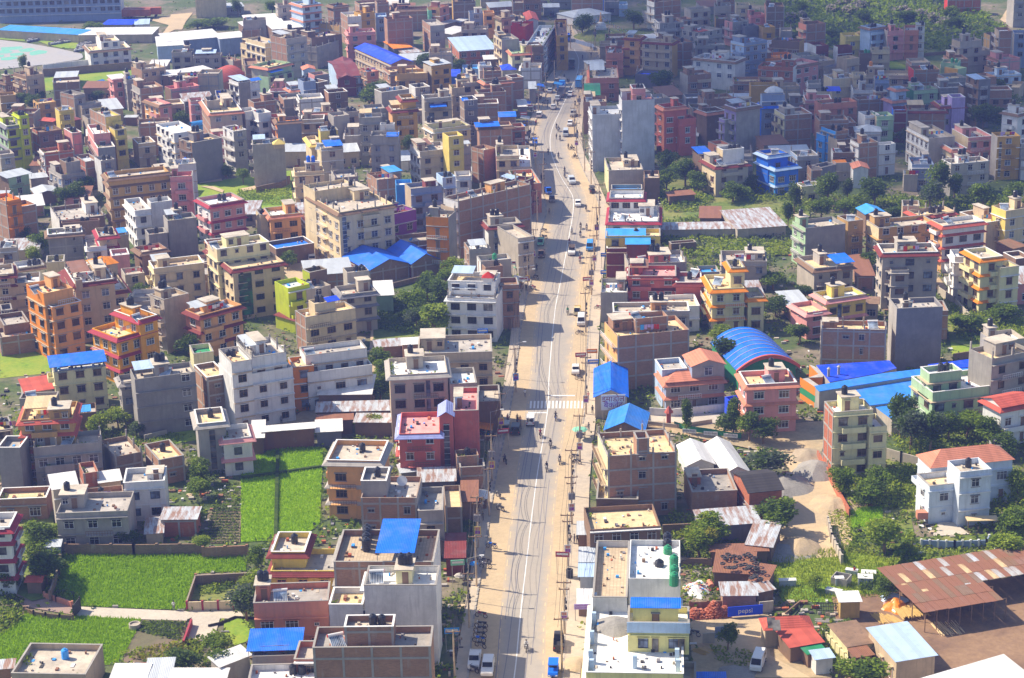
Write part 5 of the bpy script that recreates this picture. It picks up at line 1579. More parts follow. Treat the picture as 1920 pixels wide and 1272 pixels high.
E3 130,150 165,235 290,222 2.6 cc white gable:roofred:1.0 t:1 | house with red gable roof on upper street
E3 140,240 150,300 240,240 2.7 cc red flat:brown - | slim dark red house on upper street
E3 490,215 490,260 585,225 3.6 cc maroon flat:maroon - | maroon walled tower house by the street
E3 350,50 355,85 530,90 1.1 cc grey mono:sheet:.3 - | row of low grey shops building at upper street
E3 1790,480 1812,502 1970,490 2.5 kk brick flat:stone - | brick wall house right of banded block
E3 0,-10 10,35 130,20 2.6 kk brick flat:stone - | brick house at top edge left of street
E3 1440,520 1400,800 1410,700 .9 cc grey flat:stone - | grey utility hut behind the banded block
E2 155,540 560,722 785,688 2.3 wk beige/brick gable:deepblue:1.4:y w:white | long school building with deep blue gable roof
E2 1205,455 1327,577 1732,535 2.1 kw brickred mono:paleblue:1.0 w:white | red brick hall with light blue roof
E2 500,205 515,222 802,202 4 ck brick flat:brown - | large blank brick building with pale frame lines
+E2 800,232 1000,292 1122,252 3.4 kw brick/grey flat:grey w:white
E2 480,482 592,548 765,515 1.3 cc slate mono:orange:.4 - | low building with orange tiled roof
E2 600,550 702,602 882,572 1 cw stone mono:rustwhite:.3 - | house with patchy tin roof beside orange roof
E2 -10,140 70,192 212,172 3.4 kw brick/white flat:stone w:slate;q | grey white house with brick side upper left
E2 210,130 220,152 377,132 3.6 cw ochre flat:sand w:grey | ochre apartment house upper left
E2 377,150 385,190 510,185 2.9 cw grey/bluegrey flat:paleblue w:white | grey blue house right of ochre apartments
E2 380,10 402,32 532,22 3 kk brick flat:brown - | brick house near top edge left of centre
E2 600,80 620,110 970,100 2.4 kk brick flat:brown t:2;q | brick terrace with rooftop shrubs near top
E2 960,90 975,120 1095,105 2.4 cw mint flat:stone w:white | mint green house near top edge
E2 1090,60 1105,90 1210,60 2.8 ww tan/salmon flat:stone q;w:brown | tan house with rusty balconies near top
E2 1240,-32 1255,22 1502,-10 3 ck ochre/brown flat:brown - | large brown building with shaded wall at top
E2 1430,122 1442,152 1592,142 2.7 cw grey/bluegrey flat:stone p:.4,.95,.4,.9,2.2,white | grey house with white rooftop room near top
E2 1590,120 1602,152 1712,142 2.9 cw peach flat:sand - | peach house near top edge right of centre
E2 1780,170 1802,202 2000,182 3 cw cream/beige flat:stone E:brown | cream house with brown ledge near the street
E2 1712,392 1802,452 1975,422 3.8 wc cream/grey flat:stone t:1;w:brown | grey white tower house left of wedge building
E2 1120,240 1130,282 1320,235 1.2 cc brown mono:rustwhite:.3 - | low shed with tan roof behind blue roofed hall
E2 1232,320 1240,388 1450,320 1.4 cc stone mono:white:.4 - | workshop with white sheet roof above blue roofed hall
E2 1325,220 1330,250 1440,215 1.1 cc brown mono:white:.2 - | narrow shed with white strip roof
E2 1540,700 1552,742 1640,740 3.2 cw white flat:stone h;t:1 | slim white house left of planted brick one
+E2 1590,762 1602,802 1802,792 3 ck brick flat:stone q
E2 200,770 287,812 407,792 2.6 ww brown/salmon flat:stone l;h | brown house with red rim near school
E2 70,820 95,880 270,860 1.6 cw red/brown flat:stone - | low red rimmed house below maroon roofs
E2 580,785 622,832 972,822 3.4 ww ochre/tan flat:sand q;w:brown | ochre twin arched house below school
E2 950,722 1012,752 1232,722 4 cw stone/ochre flat:brown B:0,1,0,1,sheet,1.2 | tall grey and ochre house with tin roof
E2 1310,830 1345,880 1510,870 2.4 cw cream/stone flat:sand a | small cream house below blue roofed hall
E2 1595,630 1610,670 1760,650 1.6 cc brown mono:white:.2 - | small brown house with white roof beside blue roof
E2 1360,730 1370,780 1540,760 1.4 cc paleblue flatsheet:skyblue t:1 | low building with pale blue sheet roof
E2 1240,800 1235,860 1325,870 1.5 cc blue mono:deepblue:.5 - | small deep blue roofed hut
E2 1790,740 1810,790 1960,780 1.4 cc stone hip:deepblue:1.0 - | house with deep blue hip roof by street
E2 -80,680 -40,890 140,780 2 cw maroon gable:maroon:1.2 - | maroon roofed house at left of school
E1 -30,395 -40,470 560,415 2.1 cc bluegrey mono:white:.8 - | long pale warehouse with bright white roof
+E1 470,395 550,440 790,380 2.1 cc bluegrey mono:white:.5 -
E1 810,185 880,290 1262,248 1.6 cc brown mono:white:.4 - | hall with large bright white roof upper left
E1 1060,270 1150,332 1462,292 1.5 cc brown mono:white:.4 - | second bright white roofed hall just below the first
E1 740,225 760,250 830,300 1.3 cc brown mono:white:.2 - | narrow white roofed shed left of halls
E1 800,205 812,232 1067,222 3.6 cK brown/grey flat:stone t:1 | dark concrete house with open top storey
+E1 780,320 800,345 1010,370 2.6 kk brick flat:stone -
E1 1120,400 1302,442 1472,392 4.4 kw brick/stone flat:stone t:2;w:white | tall brown brick building with grey windowed front
E1 840,432 1062,492 1215,465 3.2 wW cream flat:stone q;w:dark | cream arcaded house with dark arches
+E1 740,490 1060,560 1240,530 2.3 ww cream flat:sand w:dark
E1 0,560 8,592 240,585 2.2 cw slate/grey flat:stone q;t:2 | grey open framed building upper left
+E1 240,600 248,632 577,595 1.9 cw grey flat:stone B:.1,.8,.1,.9,paleblue,1.6
E1 0,810 -10,862 472,782 1.3 cc brown mono:white:.4 - | long shed with white roof behind red arch
E1 380,870 490,968 822,828 1.3 cc brickred arch:roofred:2.6:x - | hall with broad red arched roof
E1 1352,22 1482,62 1642,22 3.8 cw paleblue flat:stone e:salmon;w:brown | pale blue house with orange red tiers of eaves
E1 1168,40 1202,62 1352,52 3 ww grey/stone flat:stone a | grey house left of orange red tiers
E1 1630,500 1642,532 1925,442 2.3 kk grey/grey flat:stone k | concrete skeleton building with open frame
E1 1470,392 1582,432 1925,382 3 kc brown flat:brown t:2 | long brown brick building above the skeleton
E1 1590,232 1602,252 1905,302 1.3 kk tan flat:sand k | low tan row of columns building
E1 1820,50 1832,72 2000,52 3.2 kk brick flat:stone - | brick house upper left at school boundary
E1 1770,690 1890,865 2090,792 2.2 cw paleblue gable:maroon:1.6:x - | pale house with big maroon gable roof
E1 1475,760 1490,790 1610,775 2.3 cw paleblue gable:salmon:.8:y w:white | small blue grey house with salmon gable
E1 1610,820 1620,850 1780,830 2 cw pink/grey flat:salmon - | low house with coral roof terrace
E1 950,722 1092,762 1352,702 3.5 cw stone/palegreen flat:sand w:dark;B:.0,.5,-.2,.2,blue,-.6 | pale green arcaded building with arched windows
+E1 1085,830 1100,872 1425,812 2.6 cw palegreen flat:stone w:dark
E1 570,650 700,690 810,680 1.4 kk grey/brick flat:stone k | small unfinished house with column stubs upper left
E1 820,660 840,740 990,760 1.7 kk brick flat:brown - | low brick house behind the pale green arcade
E1 70,820 80,880 370,850 1.7 cw pink/stone flat:stone t:2;l | pinkish terrace house above long parapet
E1 270,-40 275,-5 620,-20 2.2 cc cream flat:stone - | cream campus building at top edge
E1 365,65 382,102 822,72 1 cw grey mono:sheet:.4 - | low campus building with pale roof
E0 -60,-150 -40,-112 1340,-150 4.2 ww white/bluegrey flat:grey w:slate | long white campus building with bands of windows
E0 -30,288 -20,337 885,392 1.1 cc beige mono:skyblue:.5 - | long curved shed with light blue roof
E0 890,330 890,395 1705,385 1.1 cc beige mono:white:.5 - | long shed with pale roof behind the clubhouse
E0 1165,232 1150,278 1480,277 1 cc beige mono:deepblue:.4 - | campus shed with vivid blue roof
E0 1530,230 1516,278 1668,277 1 cc white mono:paleblue:.4 - | small campus shed with pale blue roof
E0 990,500 1012,572 1467,532 1.9 cw white flat:sand E:brown;w:dark | white stadium clubhouse beside the running track
+E0 1090,412 1135,472 1345,452 2.7 cw white flat:sand w:dark
E0 1755,430 1770,522 2060,500 2 cc paleblue mono:white:.5 - | building with white roof at field corner
E0 1540,742 1592,792 1862,752 1.9 cw brick/beige flat:stone t:1;k | stepped brick and beige house at field corner
E0 1860,800 1830,850 2000,830 1.4 cc brown mono:white:.3 - | low house with white roof by field corner
'''
build_all(HOUSES)
# ---------------------------------------------------------------- vegetation
def tree_mesh(seed, kind, h, r, leafs):
 rng = random.Random(seed)
 tb = MB(); bark = mat('paint:brown')
 trunk_h = h * .38
 tb.bar((0, 0, -.2), (rng.uniform(-.2, .2), rng.uniform(-.2, .2), trunk_h), .05 * r + .09, bark, 7, .035 * r + .06)
 lobes = []
 k = 9 if kind != 'tall' else 8
 for i in range(k):
  a = rng.uniform(0, 2 * pi); rr = r * rng.uniform(.15, .66)
  z = h * rng.uniform(.45, .86)
  if kind == 'tall': rr *= .5; z = h * (.25 + .65 * i / k)
  c = Vector((rr * cos(a), rr * sin(a), z)); lobes.append((c, r * rng.uniform(.34, .56) * (1.15 - .5 * abs(z / h - .6))))
  tb.bar((0, 0, trunk_h * .85), tuple(c), .045 * r, bark, 5, .02 * r)
 lobes.append((Vector((0, 0, h * .72)), r * .6))
 keys = {'dark': ('leaf:dark', 'leaf:dark', 'leaf:mid'), 'mid': ('leaf:mid', 'leaf:dark', 'leaf:mid'), 'light': ('leaf:light', 'leaf:mid', 'leaf:light'),
   'yellow': ('leaf:yellow', 'leaf:light', 'leaf:mid'), 'grey': ('leaf:grey', 'leaf:dark', 'leaf:grey'), 'tall': ('leaf:dark', 'leaf:dark', 'leaf:mid'), 'pale': ('leaf:pale', 'leaf:grey', 'leaf:pale')}[kind]
 cb = MB(); ms = [mat(k_) for k_ in keys]
 for c, lr in lobes:
  m_ = rng.choice(ms)
  for _ in range(int(leafs * (lr / r) ** 2 * 2.2)):
   d = Vector((rng.gauss(0, 1), rng.gauss(0, 1), rng.gauss(0, 1) + .25)).normalized()
   p = c + d * lr * (rng.uniform(.55, 1.08) if rng.random() < .8 else rng.uniform(.1, .6))
   if p.z < h * .12: continue
   leaf(cb, p, .20 + .035 * r, m_ if rng.random() < .8 else rng.choice(ms), rng)
 return tb.mesh('trunk'), cb.mesh('crown')
PROTO = {}
def tree(label, tile, x, y, h, r, kind, group=None, name=None, cat='tree', z=0):
 """x, y is the middle of the crown in the photo tile"""
 v = R_.randrange(3)
 key = (kind, v)
 if key not in PROTO: PROTO[key] = tree_mesh(v * 17 + len(kind), kind, 8.0, 3.2 if kind != 'tall' else 2.4, 420)
 p = at(tile, x, y, h * .6)
 nm = name or {'tall': 'cypress_tree'}.get(kind, 'tree')
 t = empty(nm, (p.x, p.y, z), R_.uniform(0, 6.28))
 base_r = 3.2 if kind != 'tall' else 2.4
 r *= .84; t.scale = (r / base_r, r / base_r, h * .9 / 8.0)
 inst('trunk', PROTO[key][0], t); inst('crown', PROTO[key][1], t)
 tag(t, label, cat, group)
 return t
def bush_mesh(seed, kind):
 rng = random.Random(seed); cb = MB(); ms = [mat('leaf:' + kind), mat('leaf:' + kind), mat('leaf:mid')]
 for i in range(7):
  a = rng.uniform(0, 6.28); c = Vector((cos(a) * rng.uniform(.1, .7), sin(a) * rng.uniform(.1, .7), rng.uniform(.3, .8)))
  for _ in range(48):
   d = Vector((rng.gauss(0, 1), rng.gauss(0, 1), rng.gauss(0, 1))).normalized()
   p = c + d * rng.uniform(.25, .52); p.z = max(p.z, .03)
   leaf(cb, p, .24, rng.choice(ms), rng)
 return cb.mesh('bush')
_bm = {}
def bush(label, tile, x, y, r, kind='mid', h=None, group=None, name='bush', cat='bush'):
 key = (kind, R_.randrange(2))
 if key not in _bm: _bm[key] = bush_mesh(hash(key[1]) + 5, kind)
 p = at(tile, x, y, r * .6)
 o = inst(name, _bm[key], None, (p.x, p.y, 0), (0, 0, R_.uniform(0, 6)), (r, r, h or r))
 tag(o, label, cat, group)
def scatter(name, tile, poly, hmin, hmax, dens, kinds, s=.35, seed=1, cap=26000):
 """dense growth nobody could count, over a patch of ground"""
 P = pts(tile, poly); xs = [p.x for p in P]; ys = [p.y for p in P]
 rng = random.Random(seed)
 x0, x1, y0, y1 = min(xs), max(xs), min(ys), max(ys)
 n_ = int(min(cap, (x1 - x0) * (y1 - y0) * dens))
 b = MB(); ms = [mat('leaf:' + k) for k in kinds]
 def inside(x, y):
  c = False; j = len(P) - 1
  for i in range(len(P)):
   if (P[i].y > y) != (P[j].y > y) and x < (P[j].x - P[i].x) * (y - P[i].y) / (P[j].y - P[i].y) + P[i].x: c = not c
   j = i
  return c
 from mathutils import noise as NZ
 for _ in range(n_):
  x, y = rng.uniform(x0, x1), rng.uniform(y0, y1)
  if not inside(x, y): continue
  f = .5 + .5 * NZ.noise(Vector((x * .25, y * .25, seed)))
  f2 = .5 + .5 * NZ.noise(Vector((x * .12, y * .12, seed + 9)))
  h = hmin + (hmax - hmin) * f ** 1.4
  z = rng.uniform(.3, 1) * h
  leaf(b, Vector((x, y, z)), s, ms[min(len(ms) - 1, int(f2 * len(ms) * 1.05))] if rng.random() < .7 else rng.choice(ms), rng)
 o = b.obj(name); tag(o, kind='stuff'); return o
def grass_field(name, tile, poly, dens, h, kind, seed=1):
 P = pts(tile, poly); xs = [p.x for p in P]; ys = [p.y for p in P]
 rng = random.Random(seed); x0, x1, y0, y1 = min(xs), max(xs), min(ys), max(ys)
 b = MB(); m_ = mat('leaf:' + kind)
 def inside(x, y):
  c = False; j = len(P) - 1
  for i in range(len(P)):
   if (P[i].y > y) != (P[j].y > y) and x < (P[j].x - P[i].x) * (y - P[i].y) / (P[j].y - P[i].y) + P[i].x: c = not c
   j = i
  return c
 v, f = [], []
 for _ in range(int((x1 - x0) * (y1 - y0) * dens)):
  x, y = rng.uniform(x0, x1), rng.uniform(y0, y1)
  if not inside(x, y): continue
  a = rng.uniform(0, pi); w_ = rng.uniform(.05, .13); hh = h * rng.uniform(.6, 1.2); lx, ly = rng.gauss(0, .12), rng.gauss(0, .12)
  i = len(v)
  v += [(x - cos(a) * w_, y - sin(a) * w_, .05), (x + cos(a) * w_, y + sin(a) * w_, .05), (x + lx, y + ly, hh)]
  f.append((i, i + 1, i + 2))
 me = bpy.data.meshes.new(name); me.from_pydata(v, [], f); me.materials.append(m_)
 tag(inst(name, me), kind='stuff')
grass_field('rice_plants', 'A0', '400,640 480,340 560,320 1850,330 1845,470 1460,490 1400,700 1385,765 600,735', 34, .6, 'rice', 1)
grass_field('rice_plants', 'A0', '200,790 1060,835 1020,930 900,1170 0,1180 -200,1120 -120,1000 40,930', 34, .6, 'rice', 2)
grass_field('rice_plants', 'S', '452,868 520,842 606,840 600,985 560,1012 452,1018', 34, .55, 'rice2', 3)
grass_field('rice_plants', 'S', '1595,955 1655,950 1655,985 1595,992', 34, .55, 'rice2', 4)
grass_field('tall_grass', 'S', '1440,1040 1560,1030 1680,1050 1700,1080 1640,1120 1560,1130 1470,1130 1440,1090', 14, .7, 'light', 5)
grass_field('tall_grass', 'A0', '1680,860 1780,830 1900,840 1940,900 1900,990 1760,1030 1680,960', 12, .15, 'rice2', 6)
# rows of vegetables
def rows_of(name, tile, a0, a1, b0, b1, rows_, per, kind, s=.3):
 b = MB(); rng = random.Random(3); m_ = [mat('leaf:' + kind), mat('leaf:mid')]
 A0, A1, B0, B1 = at(tile, *a0), at(tile, *a1), at(tile, *b0), at(tile, *b1)
 for i in range(rows_):
  p, q = A0.lerp(B0, i / (rows_ - 1)), A1.lerp(B1, i / (rows_ - 1))
  for k in range(per):
   c = p.lerp(q, (k + rng.uniform(0, .6)) / per)
   for _ in range(7): leaf(b, c + Vector((rng.gauss(0, s * .7), rng.gauss(0, s * .7), rng.uniform(.12, .4))), s * .8, rng.choice(m_), rng)
 tag(b.obj(name), kind='stuff')
rows_of('vegetable_rows', 'A0', (1080, 860), (1390, 860), (1040, 920), (1350, 990), 11, 22, 'grey')
rows_of('vegetable_rows', 'S', (398, 955), (450, 955), (385, 1018), (448, 1018), 13, 26, 'grey', .22)
rows_of('vegetable_rows', 'S', (410, 912), (450, 908), (392, 950), (450, 948), 8, 14, 'mid', .22)
TREES = '''
S|1364,655|8.5|4.0|dark|round dark tree beside the blue arched roof
S|812,590|9|5.5|light|large bright green tree left of the white roadside building
S|800,530|8|4.5|mid|green tree behind the bright green one
S|775,560|8|4|mid|tree between the green shed and bright tree
S|825,545|8|4|dark|dark tree nearest the white roadside building
S|780,590|6|3|grey|greyish small tree at the lawn edge
S|538,482|5|3|mid|round tree in the parking court of the cream building
S|182,795|7|3.2|light|bright green tree below the tan gabled house
S|150,790|5|2.8|yellow|yellow green tree beside bright tree lower left
S|220,780|4.5|3|light|spreading green tree left of slate grey house
S|75,1000|6|4.5|mid|large leafy tree by the boundary wall lower left
S|85,1060|6|4|dark|shady dark tree beside the courtyard
S|110,1055|4|2|mid|small tree at the corner of boundary wall
S|460,1125|6|4|grey|silvery tree beside the round lawn
S|1325,985|6.5|4.5|yellow|yellow flowering tree beside the long striped shed
S|1312,1010|6|4|yellow|second yellow tree nearer the white parapet
S|1450,955|7|5|mid|broad green tree beside the construction yard
S|1440,858|6|5|grey|round olive tree behind the white tents
S|1288,770|8|2|tall|slim cypress standing alone in the banquet yard
S|1376,770|9|2.4|tall|slim cypress beside the pink house
S|1405,790|7|3|dark|dark conifer in front of the pink house
S|1360,790|5|3.5|dark|dark low tree below the compound wall
S|1432,800|6|3.5|dark|dark tree below the wavy parapet house
S|1660,995|7|4.5|light|feathery green tree beside the small bright paddy
S|1710,790|9|4.5|grey|tall greyish tree behind the salmon roofed house
S|1745,800|9|4|grey|second greyish tree behind the salmon roofed house
S|1690,770|9|3.5|dark|dark tree beside the blue factory roof
S|1780,790|7|4|mid|tree left of the pale green house corner
S|1815,790|6|3.8|mid|green tree right of the pale green house
S|1855,800|7|4|mid|green tree near the white red roofed house
S|1880,830|5|4|dark|dark tree at right edge by salmon roofed house
S|1910,900|6|3.5|light|bright conifer at the right edge
S|1885,1020|6|4.5|light|light green tree right of the paved patio
S|1895,975|5|4|mid|green tree behind the patio pergola
S|1645,900|6|3.5|mid|tree at foot of the cream house
S|1580,895|6|3.5|mid|tree beside the orange brick side wall
S|1625,920|5|4|mid|bushy tree in the garden below cream house
S|1570,870|4|2.2|light|banana like tree at the cream house corner
S|1590,1175|3|2|mid|little bush tree by the mud roofed shed
S|1365,1185|5|2|mid|small conifer beside blue gate
S|1620,1255|5|5|mid|leafy tree beside ribbed roof workshop
S|1530,1090|3|1.8|light|small tree by the lattice fence
S|1660,1100|4|2.6|mid|banana clump beside rusty roof
S|1490,365|10|3|grey|tall thin tree at left of tree row
S|1553,345|11|4.5|dark|broad dark tree left in the tree row
S|1590,350|8|2.5|grey|slim tree in the tree row
S|1640,352|10|5|dark|big round tree in the middle of tree row
S|1745,360|8|5|grey|greyish spreading tree in tree row
S|1765,328|13|4.2|dark|tallest round tree of the tree row
S|1790,345|8|3.2|dark|dark tree right of the tallest
S|1845,360|9|5|mid|wide tree near right end of tree row
S|1900,355|8|4|mid|last tree at the right end of tree row
S|1700,385|7|3.5|mid|tree below the tree row at centre
S|1540,385|6|4|mid|low green tree below tree row at left
S|1585,385|6|4|mid|low tree below tree row left of centre
S|1478,395|8|2.2|dark|narrow tree by the pale green house tank
S|1675,400|5|3.2|dark|dark small tree on the tan house
S|1285,315|9|5|dark|dark leafy tree right of rooftop plants
S|1250,300|8|4|dark|shaded tree beside the huge grey building
S|1310,335|7|4.5|mid|green tree above overgrown lot
S|1250,330|7|4|dark|dark tree behind the cream flat house
S|1375,355|6|5|mid|bushy tree at top of overgrown lot
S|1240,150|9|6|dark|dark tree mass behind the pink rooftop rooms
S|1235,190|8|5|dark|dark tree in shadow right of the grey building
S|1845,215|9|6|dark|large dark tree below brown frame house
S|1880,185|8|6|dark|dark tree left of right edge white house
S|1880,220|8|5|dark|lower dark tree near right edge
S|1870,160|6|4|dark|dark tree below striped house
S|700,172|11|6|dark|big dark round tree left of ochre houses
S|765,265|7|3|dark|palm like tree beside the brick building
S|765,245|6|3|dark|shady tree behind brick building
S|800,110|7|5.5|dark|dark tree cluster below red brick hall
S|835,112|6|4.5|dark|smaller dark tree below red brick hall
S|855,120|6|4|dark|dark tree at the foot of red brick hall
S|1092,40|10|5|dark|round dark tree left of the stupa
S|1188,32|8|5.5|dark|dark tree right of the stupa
S|140,358|7|4.5|dark|round dark tree left of tan apartments
S|120,365|6|3.5|dark|second round tree left of tan apartments
S|160,345|6|4|dark|third round tree left of tan apartments
S|75,450|6|4|mid|leafy tree near left brick building
S|60,475|5|3|light|light tree near left brick building
S|40,440|6|3|dark|dark tree at foot of the orange balconies
S|62,190|6|4|dark|dark tree row at left
S|45,185|6|3.5|dark|dark tree below half built building
S|75,180|5|3|dark|tall dark bushes below half built building
S|180,178|5|3.5|dark|dark tree in front of the blue tent roof
S|42,115|7|2.2|mid|palm tree on left by the sports ground
S|165,50|5|4|mid|green tree beside long curved shed
S|180,50|5|4|mid|second green tree beside the long curved shed
S|445,10|8|3|dark|dark tall tree on campus
S|400,40|4|9|mid|bushy mound on campus
S|370,45|4|7|mid|second bushy mound on campus
S|510,10|6|4|mid|leafy tree near the top edge
S|385,200|6|3|dark|dark tree left of long brick sided house
S|340,220|6|4|dark|dark tree beside pink house
S|345,175|6|3|dark|small dark tree left centre
S|555,290|5|4|mid|green tree beside blank grey wall
S|620,345|4|3|mid|small tree by green lot
S|455,325|5|2.5|mid|creeper covered tree left of grey block
S|425,320|4|3|mid|shaded tree beside dark block
S|535,190|5|3|dark|tree near blue grey house
S|355,640|6|4|dark|dark palm like tree behind the slate house
S|385,640|5|3|dark|second palm like tree behind slate house
S|260,545|5|3.5|mid|green tree beside the dark stone house
S|590,730|5|2.8|dark|dark tree beside the white sheet hall
S|565,748|3|2|light|light bush tree beside white sheet hall
S|712,725|5|3.5|mid|green tree left of the glass strip building
S|720,690|5|3.5|mid|dark green tree behind glass strip building
S|705,670|6|4|mid|tree among the concrete posts
S|705,790|4|3|yellow|yellowish tree in the laundry yard
S|800,450|4|3|mid|small tree beside purple house
S|810,455|4|2.6|mid|second small tree near pale blue building
S|725,505|4|2.4|mid|small tree before the blue gable roof
S|850,500|6|4|light|palm clump beside blue gabled hall
S|835,515|5|3.5|mid|banana clump near brick house
S|255,800|3.5|2.5|grey|grey bush tree by the low houses
S|370,880|5|3|mid|tree beside the low brick house
S|375,910|4|3|mid|small tree right of the white square house
S|372,965|3|2|mid|small tree beside the ploughed field
S|240,1005|3.5|2.6|dark|round dark bush tree by grey house
S|380,1015|3.5|2.4|light|light bush on the boundary wall
S|478,1040|6|2|mid|creeper covered tree at paddy corner
S|475,1085|4|3|light|sunny shrub tree above driveway
S|405,1205|4|3|mid|banana plant near round lawn
S|420,1235|5|3|dark|dark conifer by the white garage
S|345,1235|4|3.5|dark|dark bush tree by vegetable plot
S|10,1080|5|3|dark|palm at left edge by white house
S|1500,620|5|3.5|dark|dark tree by grey sheet shed
S|1450,520|5|4|mid|tree at the left of pale green house
S|1455,570|5|4|dark|dark tree below pale green house
S|1510,545|4|3|dark|dark tree left of the yellow pink house
S|1625,485|5|3.5|dark|dark shrub tree beside the tan house
S|1820,600|5|5|mid|bushy tree below brown balcony building
S|1880,580|5|5|mid|green shrubs tree at right edge
S|1300,590|5|3|mid|tree beside coral red house
S|1350,620|4|3|light|light tree below pale yellow house
S|1225,1240|3|1.6|mid|potted tree at right of yellow building
S|1500,10|6|4|mid|tree in the upper scrubland
S|1620,30|6|5|dark|dark tree in the scrubland
S|1700,30|6|6|dark|wide dark tree in scrubland
S|1790,40|6|5|dark|dark tree beside lattice land
S|1780,20|6|5|mid|green tree by red brick top house
S|1640,70|5|5|mid|scrubland tree near three houses
S|1560,60|5|6|mid|scrubland tree right of brick house
S|1500,65|5|6|mid|scrubland tree left part
S|1350,270|5|3|dark|dark tree between brown and cream house
S|1405,340|6|3|dark|dark tree left of light blue house
S|1700,255|6|4|dark|dark tree left of the curved white house
S|1660,255|5|4|dark|shaded tree mid right
'''
PALES = '1480,35 1500,30 1590,22 1605,18 1600,5 1570,8 1560,20 1675,22 1700,25 1725,28 1750,35 1765,40 1775,42 1690,18 1610,10 1590,3'
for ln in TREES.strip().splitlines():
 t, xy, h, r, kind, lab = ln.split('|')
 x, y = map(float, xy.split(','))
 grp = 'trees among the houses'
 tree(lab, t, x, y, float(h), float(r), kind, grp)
for s in PALES.split():
 x, y = map(float, s.split(','))
 bush('pale feathery pampas bush in the upper right scrubland', 'S', x, y, 3.2, 'pale', 3.5, 'pale pampas bushes in the scrubland')
scatter('undergrowth', 'S', '1440,0 1800,0 1890,60 1860,110 1740,95 1560,90 1440,40', .5, 4.5, 1.6, ('dark', 'mid', 'mid', 'grey', 'light'), .9, 1)
scatter('undergrowth', 'S', '1240,420 1330,410 1450,430 1500,470 1420,500 1300,500 1240,470', .5, 3, 5, ('mid', 'light', 'grey'), .45, 2)
scatter('undergrowth', 'S', '1215,365 1290,360 1340,375 1310,400 1250,400', .5, 3, 5, ('mid', 'light', 'dark'), .45, 3)
scatter('undergrowth', 'S', '1330,350 1500,348 1500,375 1420,385 1340,368', .5, 3.5, 5, ('mid', 'light', 'grey'), .45, 4)
scatter('undergrowth', 'S', '1480,370 1920,375 1920,400 1860,395 1650,398 1480,400', .5, 3, 4, ('mid', 'light', 'dark'), .5, 5)
scatter('undergrowth', 'S', '1300,500 1440,490 1440,540 1400,560 1310,540', .5, 2.5, 4, ('dark', 'mid'), .4, 6)
scatter('undergrowth', 'S', '1560,870 1740,875 1745,955 1590,955', .4, 2.2, 10, ('mid', 'light', 'light', 'yellow'), .33, 7)
scatter('undergrowth', 'S', '1550,955 1595,955 1600,1000 1700,1000 1700,1040 1570,1045', .2, .9, 9, ('mid', 'light', 'light', 'yellow'), .25, 8)
scatter('hedge', 'S', '1705,1010 1718,1015 1680,1075 1663,1070', 1.2, 2.0, 40, ('yellow', 'light', 'mid'), .3, 9)
scatter('undergrowth', 'S', '1715,1025 1880,1025 1890,1050 1700,1065', .2, 1.2, 10, ('mid', 'light', 'light', 'yellow'), .27, 10)
scatter('undergrowth', 'S', '1670,1070 1720,1080 1730,1110 1610,1115 1610,1095', .5, 2.4, 14, ('dark', 'mid'), .3, 11)
scatter('undergrowth', 'S', '0,1110 45,1125 40,1165 0,1180', .3, 2.2, 12, ('dark', 'mid', 'light'), .3, 12)
scatter('undergrowth', 'S', '0,1170 45,1155 40,1170 0,1195', .3, 1.2, 12, ('light', 'mid', 'yellow'), .3, 13)
scatter('undergrowth', 'S', '45,1000 115,1000 110,1100 60,1095', .5, 2.5, 10, ('dark', 'dark', 'mid'), .33, 14)
scatter('undergrowth', 'S', '368,1085 455,1080 430,1110 375,1120', .3, 1.5, 14, ('mid', 'light', 'dark'), .28, 15)
scatter('undergrowth', 'S', '220,1230 300,1210 390,1200 380,1225 290,1250', .3, 1.4, 14, ('light', 'yellow', 'mid'), .28, 16)
scatter('undergrowth', 'S', '690,560 840,560 840,640 700,620', .5, 2.4, 7, ('dark', 'mid'), .4, 17)
scatter('undergrowth', 'S', '1775,565 1920,590 1920,690 1850,650 1790,640', .3, 2.2, 7, ('mid', 'light'), .35, 18)
scatter('undergrowth', 'S', '1600,1185 1630,1190 1680,1272 1570,1272 1545,1215 1540,1170', .3, 1.6, 10, ('mid', 'light', 'light', 'yellow'), .28, 19)
scatter('undergrowth', 'S', '1330,1210 1420,1225 1410,1260 1340,1240', .1, .9, 10, ('mid', 'light'), .25, 20)
scatter('undergrowth', 'S', '1290,1075 1360,1085 1360,1120 1300,1100', .1, 1, 9, ('mid', 'light'), .25, 21)
scatter('undergrowth', 'S', '1250,960 1300,975 1310,1035 1270,1045', .3, 1.8, 10, ('mid', 'light', 'light', 'yellow'), .3, 22)
scatter('undergrowth', 'S', '1385,560 1400,450 1440,600 1400,640', .3, 1.8, 4, ('mid', 'dark'), .35, 23)
scatter('undergrowth', 'S', '180,830 250,800 360,820 300,850', .2, 1.2, 8, ('mid', 'light'), .28, 24)
scatter('undergrowth', 'S', '440,1100 480,1105 480,1140 445,1140', .2, 1.4, 12, ('mid', 'light'), .28, 25)
scatter('undergrowth', 'S', '350,850 400,860 430,885 400,905 360,940', .3, 1.6, 8, ('dark', 'mid'), .3, 26)
scatter('undergrowth', 'S', '440,360 545,355 548,385 460,385', .3, 1.6, 6, ('mid', 'light'), .35, 27)
scatter('undergrowth', 'S', '1440,900 1240,1040 1450,1070 1450,1040', .2, 1.2, 3, ('mid', 'light', 'light', 'yellow'), .3, 28)
scatter('undergrowth', 'S', '1700,620 1780,610 1770,680 1850,690 1880,760 1700,700', .2, 1.5, 3, ('mid', 'dark'), .3, 29)
scatter('undergrowth', 'S', '1855,900 1920,880 1920,1030 1870,1010', .5, 2.6, 7, ('mid', 'light', 'light', 'yellow'), .33, 30)
